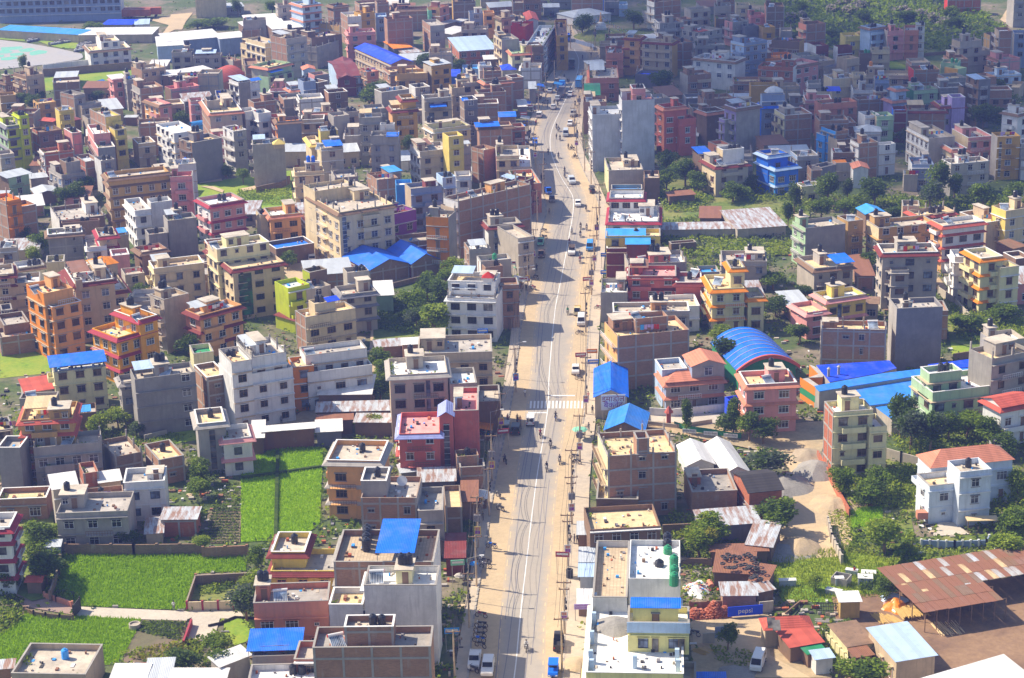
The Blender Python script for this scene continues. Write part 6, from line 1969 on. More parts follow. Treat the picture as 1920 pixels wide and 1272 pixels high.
scatter('undergrowth', 'S', '1660,800 1870,800 1900,850 1700,870', .5, 2.2, 6, ('mid', 'light', 'light', 'yellow'), .33, 31)
# ---------------------------------------------------------------- one-off things
def prism(b, tile, poly, H, wall, roof, z0=0.0, over=0.0, th=.12):
 P = pts(tile, poly, H)
 if sum(P[i].x * P[(i + 1) % len(P)].y - P[(i + 1) % len(P)].x * P[i].y for i in range(len(P))) < 0: P = P[::-1]
 c = sum(P, Vector()) / len(P)
 Q = [c + (p - c) * 1.0 for p in P]
 for i in range(len(P)):
  j = (i + 1) % len(P)
  b.face([(Q[i].x, Q[i].y, z0), (Q[j].x, Q[j].y, z0), (Q[j].x, Q[j].y, H - th), (Q[i].x, Q[i].y, H - th)], wall)
 return P
def poly_roof(T, name, tile, poly, H, key, th=.12):
 P = pts(tile, poly, H)
 if sum(P[i].x * P[(i + 1) % len(P)].y - P[(i + 1) % len(P)].x * P[i].y for i in range(len(P))) < 0: P = P[::-1]
 o = T.location
 b = MB(); b.slab([(p.x - o.x, p.y - o.y, H) for p in P], th, mat(key)); return b.obj(name, T)
def poly_building(label, name, cat, parts_):
 t0, p0 = parts_[0][0], parts_[0][1]
 c = pts(t0, p0, 0)[0]
 T = empty(name, (c.x, c.y, 0))
 tag(T, label, cat)
 for (tile, poly, H, wall, roof) in parts_:
  b = MB(); prism(b, tile, poly, H, mat(wall), None)
  b.v = [(v[0] - c.x, v[1] - c.y, v[2]) for v in b.v]
  b.obj('wall', T)
  poly_roof(T, 'roof', tile, poly, H, roof)
 return T
F_ = poly_building('factory building under broad blue metal roofs', 'factory', 'factory', [
 ('B3', '362,195 910,160 965,218 850,252 465,322', 3.9, 'wall:grey', 'sheet:deepblue'),
 ('B3', '345,352 850,258 1190,217 1190,264 385,392', 4.4, 'conc:grey', 'sheet:azure'),
 ('B3', '560,365 1190,270 1185,432 890,482 745,500', 3.7, 'conc:stone', 'sheet:azure'),
 ('B3', '790,498 890,484 1075,585 930,600', 3.3, 'conc:stone', 'sheet:azure'),
 ('B3', '1200,190 1510,150 1550,205 1200,235', 4.2, 'conc:stone', 'sheet:deepblue'),
 ('B3', '1400,205 1550,206 1555,272 1440,270', 4.0, 'conc:stone', 'sheet:azure')])
for k, (x, y) in enumerate(((455, 280), (530, 265))):
 p = at('B3', x, y, 3.9); b = MB(); b.bar((0, 0, 0), (0, 0, 1.6), .3, mat('gloss:grey'), 8); b.bar((0, 0, 1.6), (0, 0, 1.9), .42, mat('gloss:grey'), 8, .1)
 b.obj('vent_pipe', F_, (p.x - F_.location.x, p.y - F_.location.y, 3.9))
T = poly_building('orange and green fronted entrance building beside the blue factory', 'hall', 'hall', [
 ('B3', '242,300 385,395 388,350 300,290', 4.0, 'wall:orange', 'roof:grey'), ('B3', '310,190 350,205 420,268 410,285 300,290 380,262', 3.6, 'wall:orange', 'roof:grey')])
b = MB(); p, q = at('B3', 242, 300, 4), at('B3', 385, 395, 4)
dd = (q - p).normalized(); nn = Vector((dd.y, -dd.x, 0)) * .06
for z0, z1, c in ((2.6, 4.4, 'orange'), (1.2, 2.55, 'green')):
 P = [p + nn, q + nn]
 b.face([(P[0].x, P[0].y, z0), (P[1].x, P[1].y, z0), (P[1].x, P[1].y, z1), (P[0].x, P[0].y, z1)], mat('paint:' + c))
b.v = [(v[0] - T.location.x, v[1] - T.location.y, v[2]) for v in b.v]
b.obj('fascia', T)
# ribs and red fascia on the blue arched hall are added where the hall is built
def arch_hall():
 H = 4.4
 L, N_, R = at('S', 1343, 640, H), at('S', 1384, 694, H), at('S', 1492, 684, H)
 ua = (R - N_).normalized(); ub = Vector((-ua.y, ua.x, 0)); A = (R - N_).length; B = 17.5
 T = empty('hall', (N_.x, N_.y, 0), math.atan2(ua.y, ua.x)); tag(T, 'hall with large blue arched roof and red rim', 'hall')
 b = MB(); w_ = mat('wall:green')
 b.box(0, A, 0, B, 0, H, w_, skip='du'); b.obj('wall', T)
 K = 16; rise = 2.7
 f = lambda t: H + rise * (1 - (2 * t - 1) ** 2)
 b = MB()
 for k in range(K): b.face([(A * k / K, .02, H), (A * (k + 1) / K, .02, H), (A * (k + 1) / K, .02, f((k + 1) / K) - .12), (A * k / K, .02, f(k / K) - .12)], w_)
 b.obj('gable_wall', T)
 b = MB(); m_ = mat('sheet:blue')
 for k in range(K):
  t0, t1 = k / K, (k + 1) / K; xa, xb = -.4 + (A + .8) * t0, -.4 + (A + .8) * t1
  b.slab([(xa, -.5, f(t0)), (xb, -.5, f(t1)), (xb, B, f(t1)), (xa, B, f(t0))], .1, m_)
 b.obj('roof', T)
 for j in range(7):
  b = MB(); y = 1.5 + j * (B - 3) / 6
  for k in range(K):
   t0, t1 = k / K, (k + 1) / K; xa, xb = -.4 + (A + .8) * t0, -.4 + (A + .8) * t1
   b.slab([(xa, y, f(t0) + .09), (xb, y, f(t1) + .09), (xb, y + .14, f(t1) + .09), (xa, y + .14, f(t0) + .09)], .08, mat('paint:stone'))
  b.obj('roof_rib', T)
 b = MB()
 for k in range(K):
  t0, t1 = k / K, (k + 1) / K; xa, xb = -.6 + (A + 1.2) * t0, -.6 + (A + 1.2) * t1
  b.slab([(xa, -1.1, f(t0) + .22), (xb, -1.1, f(t1) + .22), (xb, -.5, f(t1) + .22), (xa, -.5, f(t0) + .22)], .75, mat('paint:roofred'))
 b.obj('roof_rim', T)
arch_hall()
# sign boards
def text_mesh(name, body, size, m_, ext=.01, sx=1.0):
 c = bpy.data.curves.new(name, 'FONT'); c.body = body; c.size = size; c.align_x = 'CENTER'; c.align_y = 'CENTER'; c.extrude = ext
 o = bpy.data.objects.new(name, c); col.objects.link(o)
 dg = bpy.context.evaluated_depsgraph_get()
 me = bpy.data.meshes.new_from_object(o.evaluated_get(dg))
 bpy.data.objects.remove(o); bpy.data.curves.remove(c)
 me.name = name; me.materials.clear(); me.materials.append(m_)
 return me
def board(name, label, tile, x, y, z, w_, h_, rz, colr, lines, cat='sign', legs=True, tilt=0):
 """lines: (text, size, dy, colour)"""
 p = at(tile, x, y, z)
 T = empty(name, (p.x, p.y, 0), rz); tag(T, label, cat)
 b = MB(); b.box(-w_ / 2, w_ / 2, -.05, .05, z - h_ / 2, z + h_ / 2, mat('paint:' + colr)); b.obj('panel', T)
 if legs:
  bars('post', T, [((s * w_ * .42, .1, 0), (s * w_ * .42, .1, z)) for s in (-1, 1)], .06, 'paint:grey')
 for (s, size, dy, c) in lines:
  me = text_mesh('lettering', s, size, mat('paint:' + c))
  w0 = max((v.co.x for v in me.vertices), default=1) * 2
  k = min(1, w_ * .94 / max(w0, .1))
  inst('lettering', me, T, (0, -.065, z + dy), (pi / 2, 0, 0), (k, 1, 1))
 return T
board('sign_board', 'white sign board with large red and blue Nepali lettering', 'B2', 759, 475, 4.4, 4.6, 3.1, .02, 'white',
      [('इमाडोल', 1.55, .68, 'crimson'), ('बैंक्वेट', 1.5, -.55, 'purple'), ('9851010101', .4, -1.3, 'grey')])
board('banner', 'blue soft drink banner beside the red brick heap', 'A2', 1750, 765, 1.1, 5.4, 1.6, .12, 'deepblue', [('pepsi', 1.1, .0, 'white')], 'banner')
board('sign_board', 'purple sign board beside the large pale yellow building', 'A2', 520, 735, 2.6, 2.2, .9, .0, 'lilac', [('HARDWARE', .34, .2, 'purple'), ('& SANITARY', .34, -.2, 'purple')])
for k, x in enumerate((1330, 1490, 1640)):
 board('banner', 'white banner with green ends on the curved fence, %s' % ('nearest the road', 'in the middle', 'farthest right')[k], 'B2', x, 690 + (x - 1330) * .11, 1.0, 2.6, .75, -.25, 'white', [('इमाडोल बैंक्वेट', .42, 0, 'slate')], 'banner')
b = MB(); P = pts('B2', '1215,665 1330,700 1490,722 1640,748 1720,755', .0)
for i in range(len(P) - 1):
 b.face([(P[i].x, P[i].y, .2), (P[i + 1].x, P[i + 1].y, .2), (P[i + 1].x, P[i + 1].y, 1.3), (P[i].x, P[i].y, 1.3)], mat('paint:green'))
tag(b.obj('mesh_fence'), 'green netting fence along the banquet lane with white banners', 'fence')
# boundary walls
def wall_line(label, tile, s, h, th, key, name='boundary_wall', cat='wall', pillars=0, pk=None):
 P = pts(tile, s, h)
 b = MB(); m_ = mat(key); o = P[0]
 T = empty(name, (o.x, o.y, 0)); tag(T, label, cat)
 for i in range(len(P) - 1):
  a, c = P[i], P[i + 1]; d = (c - a).normalized(); n_ = Vector((d.y, -d.x, 0)) * th / 2
  Q = [a - n_ - o, c - n_ - o, c + n_ - o, a + n_ - o]
  b.slab([(v.x, v.y, h) for v in Q], h, m_)
  if pillars:
   L = (c - a).length; k = max(1, int(L / pillars)); pb = mat(pk or key)
   for j in range(k + 1):
    p = a + d * L * j / k - o
    q = MB(); q.box(p.x - th * .8, p.x + th * .8, p.y - th * .8, p.y + th * .8, 0, h + .18, pb); q.obj('pillar', T)
 b.obj('wall_run', T)
 return T
WALLS = '''
A0|490,265 1000,270 1520,262|2|.25|brick:brown|3|long brick boundary wall behind the rice paddy
A0|1520,290 1850,275|2|.25|brick:brick|3|brick boundary wall at the right end of the paddy
A0|450,350 430,450 372,620|1.8|.25|brick:brown|4|brick wall along the left side of the paddy
A0|1465,500 1900,478|1.8|.25|brick:brown|0|dark brick wall above the vegetable garden
A0|1465,500 1400,690|1.5|.25|brick:brown|0|ivy grown wall along the right side of the paddy
A0|1400,700 1750,690|1.6|.2|wall:cream|2.4:wall:crimson|cream wall panels with crimson pillars by the driveway
A0|1435,825 1375,990|1.2|.3|wall:crimson|0|low crimson wall beside the cabbage rows
A0|180,740 250,770 340,785 445,795 545,800|.9|.15|paint:brown|2.4|curved brown railing of the brick courtyard
A0|545,730 595,665|2.2|.12|paint:dark|2|black metal gate of the brick courtyard
A0|330,630 420,660 540,700|1.0|.2|wall:salmon|2|low planted wall of the brick courtyard
A0|1560,870 1650,850 1760,805 1920,812|.5|.12|paint:dark|0|dark edging fence round the lawn
C0|-20,1290 290,1280 460,1370|2|.25|brick:brown|3|long boundary wall at left below the grey slab roof
B0|1080,720 1250,680|1.2|.2|conc:grey|0|low wall behind the unfinished house
B2|1030,515 1200,525 1640,480|1.7|.2|wall:white|0|white compound wall below the salmon roofed house
B2|1500,600 1240,640 1005,612|1.0|.2|wall:stone|0|low stone wall along the banquet yard lane
B3|372,835 470,1010 520,1110 612,1272|1.6|.25|brick:brickred|0|orange brick wall beside the sandy lane
B3|880,815 1000,850 1180,900|2.2|.25|conc:stone|3|stone wall behind the cream house garden
A3|450,65 480,190 555,350|1.6|.25|wall:stone|2|pale ruined wall beside the sand heap
A3|1150,235 1400,245 1640,235 1660,200|1.4|.2|wall:bluegrey|1.2:wall:white|garden wall with white balusters below the patio
A3|440,935 610,1120 620,1160|1.6|.2|wall:lemon|1.6|cream panel wall beside mud roofed shed
A2|1130,120 1370,110|1.6|.25|brick:brown|0|brick yard wall behind yellow flowering tree
A2|1270,370 1500,375|1.4|.25|brick:brown|0|dark yard wall beside white parapet
A2|1335,700 1600,690 1850,700|1.4|.2|brick:brown|2.5|brown yard wall behind the red brick heap
A2|1855,700 1960,690|2|.2|conc:stone|0|stone yard wall right of the blue banner
A2|1430,935 1520,930|1.7|.2|wall:stone|0|pale gate wall left of the blue gate
A2|1522,890 1612,880|1.9|.1|sheet:bluegrey|0|blue metal gate beside the conifer
A3|130,780 240,690|.6|.2|wood:brown|0|low timber edging by the red roofed house
C1|950,870 1230,800|1.2|.2|brick:brown|0|low brick wall along the lane by brick halls
C0|1850,310 1940,400|1.5|.25|wall:beige|0|beige wall beside the green lot
D1|1080,1190 1240,1150 1345,1140|1.8|.25|brick:brick|0|brick wall at the back of the green lot
C1|0,130 190,90 250,60|1.8|.25|brick:brown|0|brown wall between the two green lots
C3|1280,880 1400,960 1520,1090 1680,1200|1.8|.2|wall:stone|3|long wall beside the sunken lane
C3|1540,1050 1700,1010 1860,1040|1.2|.2|brick:brown|0|brick wall at the foot of balcony building
B3|1390,110 1520,90|1.6|.2|brick:brown|0|brick wall above the blue factory roof
E0|470,780 700,765 960,740 1260,718 1545,690|2.6|.3|brick:brown|0|long brick wall of the running track ground
E0|480,732 700,705 985,672|2.2|.3|wall:white|0|white spectator wall of the running track
E3|720,445 800,470 910,500 920,530|1.4|.3|wall:bluegrey|0|curved blue grey wall of the stupa garden
E5|800,600 1060,575|1.4|.3|brick:brown|0|red earth wall behind the three in a row
C2|860,300 880,320|1|.2|brick:brown|0|tiny wall by terrace
'''
for ln in WALLS.strip().splitlines():
 t, s, h, th, key, pil, lab = ln.split('|')
 pp = pil.split(':', 1)
 if key.startswith('wood'): key = 'paint:brown'
 wall_line(lab, t, s, float(h), float(th), key, pillars=float(pp[0]), pk=pp[1] if len(pp) > 1 else None)
# slab stack railing to the stupa, stupa itself
def stupa():
 c = at('E3', 1000, 410)
 T = empty('stupa', (c.x, c.y, 0)); T.scale = (.44, .44, .44); tag(T, 'white stupa with golden spire on a green mound', 'stupa')
 b = MB()
 K = 28; m_ = mat('leaf:mid')
 R = at('E3', 1250, 420).x - c.x; R = 24
 prof = [(R, 0), (R * .85, 1.6), (R * .6, 4.0), (R * .35, 5.6), (6, 6.3)]
 b.lathe(prof, G_SCRUB, 28); b.obj('mound', T)
 b = MB(); w_ = mat('wall:white')
 b.box(-4.6, 4.6, -4.6, 4.6, 6.2, 8.2, w_)
 b.lathe([(4.2, 8.2), (4.3, 9.2), (3.9, 10.6), (3.0, 11.8), (1.4, 12.6), (.9, 12.7)], w_, 16); b.obj('dome', T)
 b = MB(); g = mat('gloss:amber'); b.box(-1.2, 1.2, -1.2, 1.2, 12.5, 14.2, g)
 b.lathe([(1.15, 14.2)] + [(1.1 - .07 * i * .95, 14.3 + .38 * i) for i in range(12)] + [(.3, 19.2), (.7, 19.4), (.15, 20.3), (.1, 20.8)], g, 10); b.obj('spire', T)
 b = MB()
 for i in range(16): b.box(-12 + i * .55, -11.6 + i * .55, -17 + i * .78, -14.6 + i * .78, .2 + i * .36, .9 + i * .36, w_)
 b.obj('steps', T)
 for i, ang in enumerate((20, 75, 140, 205, 250, 300, 335)):
  a = radians(ang); e = Vector((cos(a) * 26, sin(a) * 26, 2.5)); s = Vector((0, 0, 19))
  b = MB(); cols_ = ['blue', 'white', 'red', 'green', 'yellow']
  n_ = 34
  for k in range(n_):
   t0, t1 = k / n_, (k + .75) / n_
   f = lambda t: s.lerp(e, t) - Vector((0, 0, 4.5 * 4 * t * (1 - t) * .5))
   p, q = f(t0), f(t1)
   b.face([p, q, q - Vector((0, 0, .5)), p - Vector((0, 0, .5))], mat('paint:' + cols_[k % 5]))
  b.obj('prayer_flags', T)
stupa()
# white dome on the blue hall
p = at('D4', 1025, 205, 12.5); b = MB(); b.lathe([(2.9, 0), (2.7, .5), (2.1, 1.0), (1.3, 1.4), (.5, 1.6), (.1, 1.8)], mat('wall:white'), 8)
tag(b.obj('dome_roof', None, (p.x, p.y, 12.8)), 'white octagonal dome standing on the blue hall roof', 'dome')
# the large rusty roof: sheets laid one by one
def rusty_shed():
 H = 3.6
 L, N_, R = at('A3', 948, 505, H), at('A3', 1182, 768, H), at('A3', 1790, 668, H)
 ua = (R - N_).normalized(); ub = Vector((-ua.y, ua.x, 0)); A = (R - N_).length; B = (L - N_).dot(ub)
 T = empty('shed', (N_.x, N_.y, 0), math.atan2(ua.y, ua.x)); tag(T, 'large open timber shed with rusty sheet roof', 'shed')
 rng = random.Random(4); cols_ = ['sheet:rust', 'rusty:rust', 'rusty:rust', 'rusty:rust', 'rusty:rustwhite', 'rusty:brown', 'sheet:brown', 'rusty:sheet', 'rusty:sand']
 sheets = {}
 W_, Lg = 1.02, 3.1
 def sheet(c):
  if c not in sheets:
   b = MB(); b.slab([(0, 0, 0), (W_ * .97, 0, 0), (W_ * .97, Lg, .0), (0, Lg, .0)], .03, mat(c)); sheets[c] = b.mesh('roof_sheet')
  return sheets[c]
 def lay(xa, xb, ya, yb):
  ny = int(math.ceil((yb - ya) / 3.0)); nx = int((xb - xa) / W_)
  for j in range(ny):
   for i in range(nx):
    c = rng.choice(cols_) if rng.random() < .55 else 'rusty:rust'
    x = xa + i * W_ + rng.uniform(-.02, .02); y = ya + j * 3.0 + rng.uniform(-.08, .08)
    inst('roof_sheet', sheet(c), T, (x, y, H + y * .02 + .03 * (j % 2) + rng.uniform(0, .02)), (.02 + rng.uniform(-.004, .004), 0, rng.uniform(-.008, .008)))
 lay(-.5, A + .3, -.4, B * .5)
 lay(-.5, A + 14, B * .5, B + .4)
 bars('post', T, [((A * i / 7, B * j / 3, 0), (A * i / 7, B * j / 3, H + B * j / 150 - .1)) for i in range(8) for j in range(4)] + [((A + 4 * i + 4, B, 0), (A + 4 * i + 4, B, H + B * .02)) for i in range(3)], .09, 'paint:brown')
 bars('roof_beam', T, [((0, B * j / 3, H + B * j / 150 - .1), (A, B * j / 3, H + B * j / 150 - .1)) for j in range(4)], .07, 'paint:brown')
rusty_shed()
# heaps
def heap(name, label, tile, x, y, r, h, m_, cat='heap', sx=1.0, lumpy=.3, seed=2, stuff=False):
 p = at(tile, x, y); rng = random.Random(seed); b = MB(); n_ = 22; rings = 8
 from mathutils import noise as NZ
 V = []
 for j in range(rings + 1):
  t = j / rings
  for k in range(n_):
   a = 2 * pi * k / n_; rr = r * (1 - t) * (1 + lumpy * NZ.noise(Vector((cos(a) * 1.5, sin(a) * 1.5, seed))))
   z = h * (1 - (1 - t) ** 1.25) + lumpy * .5 * h * NZ.noise(Vector((cos(a) * (1 - t) * 2.5, sin(a) * (1 - t) * 2.5, seed + 4))) * (1 - abs(2 * t - 1))
   V.append((rr * cos(a) * sx, rr * sin(a), max(z, 0) if j else -.05))
 for j in range(rings):
  for k in range(n_):
   q = [j * n_ + k, j * n_ + (k + 1) % n_, (j + 1) * n_ + (k + 1) % n_, (j + 1) * n_ + k]
   b.face([V[i] for i in q], m_)
 o = b.obj(name, None, (p.x, p.y, .05))
 for f in o.data.polygons: f.use_smooth = True
 tag(o, label, cat); return o
GRAVEL = gmat('gravel_grey', ((.22, .20, .18), (.36, .34, .31)), ((.26, .24, .22), (.40, .37, .34)), .5, 3, bm=.6)
SANDP = gmat('sand_heap', ((.46, .33, .19), (.62, .47, .29)), ((.42, .31, .2), (.56, .43, .28)), .5, 3, bm=.6)
SOILP = gmat('soil_heap', ((.34, .26, .18), (.45, .36, .25)), ((.30, .24, .18), (.42, .34, .25)), .5, 3, bm=.6)
heap('gravel_heap', 'tall grey gravel heap beside the orange brick wall', 'B3', 375, 1000, 4.6, 2.2, GRAVEL)
heap('gravel_heap', 'low brown gravel heap above the grey one', 'B3', 300, 880, 3.6, 1.2, SOILP, seed=5)
heap('sand_heap', 'sand heap with a hollow in the yard', 'A3', 235, 290, 4.2, 1.5, SANDP, seed=6)
heap('gravel_heap', 'grey gravel spread left of the sand heap', 'A3', 110, 320, 4.5, .9, GRAVEL, seed=7, sx=1.3)
heap('gravel_heap', 'broad grey mound beside the old brick house', 'B3', 120, 1100, 5.5, 1.6, GRAVEL, seed=8)
heap('sand_heap', 'sand mound at the end of the brick wall', 'B3', 490, 1250, 4.5, 1.2, SANDP, seed=9)
heap('sand_heap', 'small sand heap on the roadside by the lower pole', 'A2', 490, 1175, 2.8, .9, SANDP, seed=10)
heap('rubble_heap', 'grey rubble by the white van', 'A2', 1690, 1235, 3, .6, GRAVEL, seed=11)
def rooftop_heap():
 p = at('A2', 775, 895, 9.0); o = heap('sand_heap', 'grey sand heap on the pale yellow building terrace', 'A2', 775, 895, 3.2, 1.1, GRAVEL, seed=12); o.location = (p.x, p.y, 9.33)
rooftop_heap()
# red brick stacks
def brick_heap(label, tile, x, y, w_, d_, h_, seed):
 p = at(tile, x, y); rng = random.Random(seed); T = empty('brick_heap', (p.x, p.y, 0), .1); tag(T, label, 'bricks')
 b = MB(); m1, m2 = mat('paint:salmon'), mat('paint:brickred')
 for _ in range(900):
  x_, y_ = rng.uniform(-w_, w_), rng.uniform(-d_, d_)
  top = h_ * max(0, 1 - (abs(x_) / w_) ** 2.5) * max(0, 1 - (abs(y_) / d_) ** 2.5) * (.7 + .3 * math.sin(x_ * 2.3 + seed))
  z = rng.uniform(max(0, top - .35), top) if top > .1 else 0
  s = rng.uniform(.8, 1.3)
  b.box(x_, x_ + .24 * s, y_, y_ + .14 * s, z, z + .1, m1 if rng.random() < .6 else m2)
  if z > .3: b.box(x_, x_ + .26, y_, y_ + .2, 0, z - .005, m2)
 o = b.obj('brick_pile', T); tag(o, kind='stuff')
brick_heap('tall heap of loose red bricks beside the blue banner', 'A2', 1500, 800, 2.6, 1.6, 2.3, 1)
brick_heap('lower heap of red bricks next to the dirt yard wall', 'A2', 1375, 810, 2.2, 1.4, 1.3, 2)
brick_heap('strip of red bricks right up to the banner', 'A2', 1610, 790, 2.0, .9, 1.4, 3)
# timber
def timber(label, tile, x, y, n_, L, rz, z0=0, c='wood', spread=1.0, lean=False):
 p = at(tile, x, y); T = empty('timber_stack', (p.x, p.y, z0), rz); tag(T, label, 'timber'); rng = random.Random(n_ + int(x)); lg = {}
 b = MB(); b.bar((0, -L / 2, .07), (0, L / 2, .07), .07, mat('paint:' + c), 6); me = b.mesh('pole')
 for i in range(n_):
  k = i % max(1, int(n_ * .7)); lay_ = i // max(1, int(n_ * .7))
  inst('pole', me, T, ((k - n_ * .35) * .17 * spread, rng.uniform(-.25, .25), lay_ * .14), (0, 0, rng.uniform(-.06, .06) * spread), (1, rng.uniform(.8, 1.1), 1))
timber('stack of pale timber poles, left of two in the timber yard', 'A3', 855, 825, 18, 3.4, .35)
timber('stack of pale timber poles, right of two in the timber yard', 'A3', 955, 835, 14, 3.6, .5)
timber('broad layer of pale timber boards before the rusty shed', 'A3', 1075, 795, 38, 3.8, .25, .5)
timber('scattered cut poles at the shed mouth', 'A3', 1360, 900, 22, 4.5, .2, 0, 'sand', 1.6)
timber('grey planks piled behind the lemon panel wall', 'A3', 480, 845, 10, 5, 1.5, 0, 'grey', 1.3)
timber('grey bundle of branches beside the tyre shack', 'A2', 1440, 475, 22, 3.2, 1.2, 0, 'stone', 1.5)
timber('dark bundle of steel rods on the yellow balcony', 'A2', 1130, 805, 20, 6.5, 1.45, 9.4, 'dark', .6)
timber('dark timbers lying by the red roofed house', 'A3', 220, 750, 6, 6, -.6, 0, 'dark', 2.4)
timber('broken planks in the weeds near white van', 'A2', 1440, 1065, 12, 2.4, .8, 0, 'wood', 1.8)
# tarpaulin heap
b = MB(); o = heap('tarpaulin_heap', 'orange and yellow tarpaulin heap by the rusty shed', 'A3', 950, 740, 2.2, 1.6, mat('gloss:orange'), 'tarpaulin', 1.0, .5, 21)
heap('tarpaulin_heap', 'pale blue tarpaulin behind the orange one', 'A3', 930, 690, 1.8, 1.3, mat('gloss:paleblue'), 'tarpaulin', 1.3, .5, 22)
heap('rubbish_heap', 'heap of colourful rubbish sacks beside the drain pipe', 'A2', 1390, 610, 2.2, 1.0, mat('paint:white'), 'rubbish', 1.1, .9, 23)
rng = random.Random(8); p = at('A2', 1390, 610); b = MB()
for _ in range(160):
 a, r = rng.uniform(0, 6.28), rng.uniform(0, 2.4); s = rng.uniform(.1, .3)
 x, y = p.x + cos(a) * r, p.y + sin(a) * r; z = max(.02, 1.0 - r * .38)
 b.box(x, x + s, y, y + s, z, z + s * .7, mat('paint:' + rng.choice(['white', 'white', 'crimson', 'skyblue', 'yellow', 'sheet', 'pink', 'green'])))
tag(b.obj('rubbish'), kind='stuff')
b = MB(); p = at('A2', 1488, 590); b.bar((0, -.9, .5), (0, .9, .5), .5, mat('wall:salmon'), 12); tag(b.obj('drain_pipe', None, (p.x, p.y, 0), (0, 0, .1)), 'large terracotta drain pipe lying by the rubbish', 'pipe')
# tyres
def tyre_mesh():
 b = MB(); n_ = 12; R, r = .36, .12; k_ = mat('paint:dark'); V = []
 for i in range(n_):
  for j in range(6):
   a, q = 2 * pi * i / n_, 2 * pi * j / 6
   V.append(((R + r * cos(q)) * cos(a), (R + r * cos(q)) * sin(a), r + r * sin(q)))
 for i in range(n_):
  for j in range(6): b.face([V[i * 6 + j], V[((i + 1) % n_) * 6 + j], V[((i + 1) % n_) * 6 + (j + 1) % 6], V[i * 6 + (j + 1) % 6]], k_)
 return b.mesh('tyre')
TY = tyre_mesh(); rng = random.Random(5)
for k in range(34):
 x, y = rng.uniform(1580, 1850), rng.uniform(345, 460)
 if k > 24: x, y = rng.uniform(1790, 1890), rng.uniform(440, 540)
 H = 3.45 if k <= 24 else 3.2
 p = at('A2', x, y, H)
 tag(inst('tyre', TY, None, (p.x, p.y, H + (.15 if k <= 24 else .12)), (rng.uniform(-.1, .1), rng.uniform(-.1, .1), 0)), 'old car tyre lying on the rusty shack roofs', 'tyre', 'tyres on the rusty roofs')
for (x, y, n_, lab) in ((432, 525, 6, 'tyre in the tall roadside stack beside the pole'), (525, 545, 3, 'tyre in the low stack at the kiosk corner'), (552, 545, 3, 'tyre in the low stack nearest the white parapet')):
 p = at('A2', x, y)
 for i in range(n_): tag(inst('tyre', TY, None, (p.x, p.y, .22 + i * .245), (0, 0, i), (1.25, 1.25, 1.0)), lab, 'tyre', lab + ' (stack)')
# concrete boxes in the grass
def crate(label, x, y, w_, d_, h_, rz, open_=False):
 p = at('A3', x, y); T = empty('concrete_box', (p.x, p.y, 0), rz); tag(T, label, 'concrete box', 'pale concrete boxes in the grass')
 b = MB(); m_ = mat('wall:bluegrey') if not open_ else mat('conc:grey')
 if open_:
  b.box(0, w_, 0, .15, 0, h_, m_); b.box(0, w_, d_ - .15, d_, 0, h_, m_); b.box(0, .15, .15, d_ - .15, 0, h_, m_); b.box(w_ - .15, w_, .15, d_ - .15, 0, h_, m_)
 else: b.box(0, w_, 0, d_, 0, h_, mat('wall:sheet'))
 b.obj('shell', T)
 if not open_:
  b = MB(); b.box(-.08, w_ + .08, -.08, d_ + .08, h_, h_ + .12, mat('wall:white')); b.obj('lid', T)
crate('flat concrete box nearest the left shrubs', 85, 588, 2.6, .8, 1.0, 0)
crate('open concrete box in the middle of the grass', 470, 575, 2.6, 2.4, 1.4, -.5, True)
crate('small box leaning before the open concrete box', 505, 585, 1.3, .9, 1.3, 0)
crate('concrete box beside the red clothed person', 580, 500, 1.8, .8, .9, -.4)
crate('upper one of two stacked boxes near palm', 700, 520, 2.2, 1.2, .8, -.2)
crate('large double box beside the palm', 675, 590, 2.2, 1.6, 1.5, -.15)
crate('tilted box by the lattice fence', 430, 640, 2.4, 1.0, .7, -.5)
# fence lattice, pergola, hutch, well
b = MB(); P0, P1 = at('A3', 362, 790), at('A3', 555, 790)
for k in range(16):
 p = P0.lerp(P1, k / 15); b.bar((p.x, p.y, 0), (p.x, p.y, 1.9), .05, mat('paint:dark'), 4)
for z in (.6, 1.2, 1.75): b.bar((P0.x, P0.y, z), (P1.x, P1.y, z), .05, mat('paint:dark'), 4)
tag(b.obj('lattice_fence'), 'dark stick lattice fence beside the wooden hut', 'fence')
p = at('A3', 1600, 160); T = empty('pergola', (p.x, p.y, 0)); tag(T, 'small brown roofed pergola beside the patio', 'pergola')
b = MB(); b.box(-2.6, 2.6, -1, 1, 2.0, 2.15, mat('paint:sand')); b.obj('roof', T)
bars('post', T, [((x, y, 0), (x, y, 2)) for x in (-2.4, 2.4) for y in (-.8, .8)], .07, 'paint:brown')
p = at('A0', 1012, 900); b = MB(); b.lathe([(.9, 0), (.9, .9), (.7, .9), (.7, .7)], mat('conc:stone'), 14); tag(b.obj('well', None, (p.x, p.y, 0)), 'round stone well at the corner of the paddy', 'well')
p = at('A3', 1155, 40, 1.6); T = empty('kiosk', (p.x, p.y, 0)); tag(T, 'small brown water tower beside the garden path', 'kiosk')
b = MB(); b.box(-.9, .9, -.7, .7, .9, 2.1, mat('wall:salmon')); b.obj('tank_box', T)
bars('leg', T, [((x, y, 0), (x, y, .9)) for x in (-.8, .8) for y in (-.6, .6)], .06, 'paint:brown')
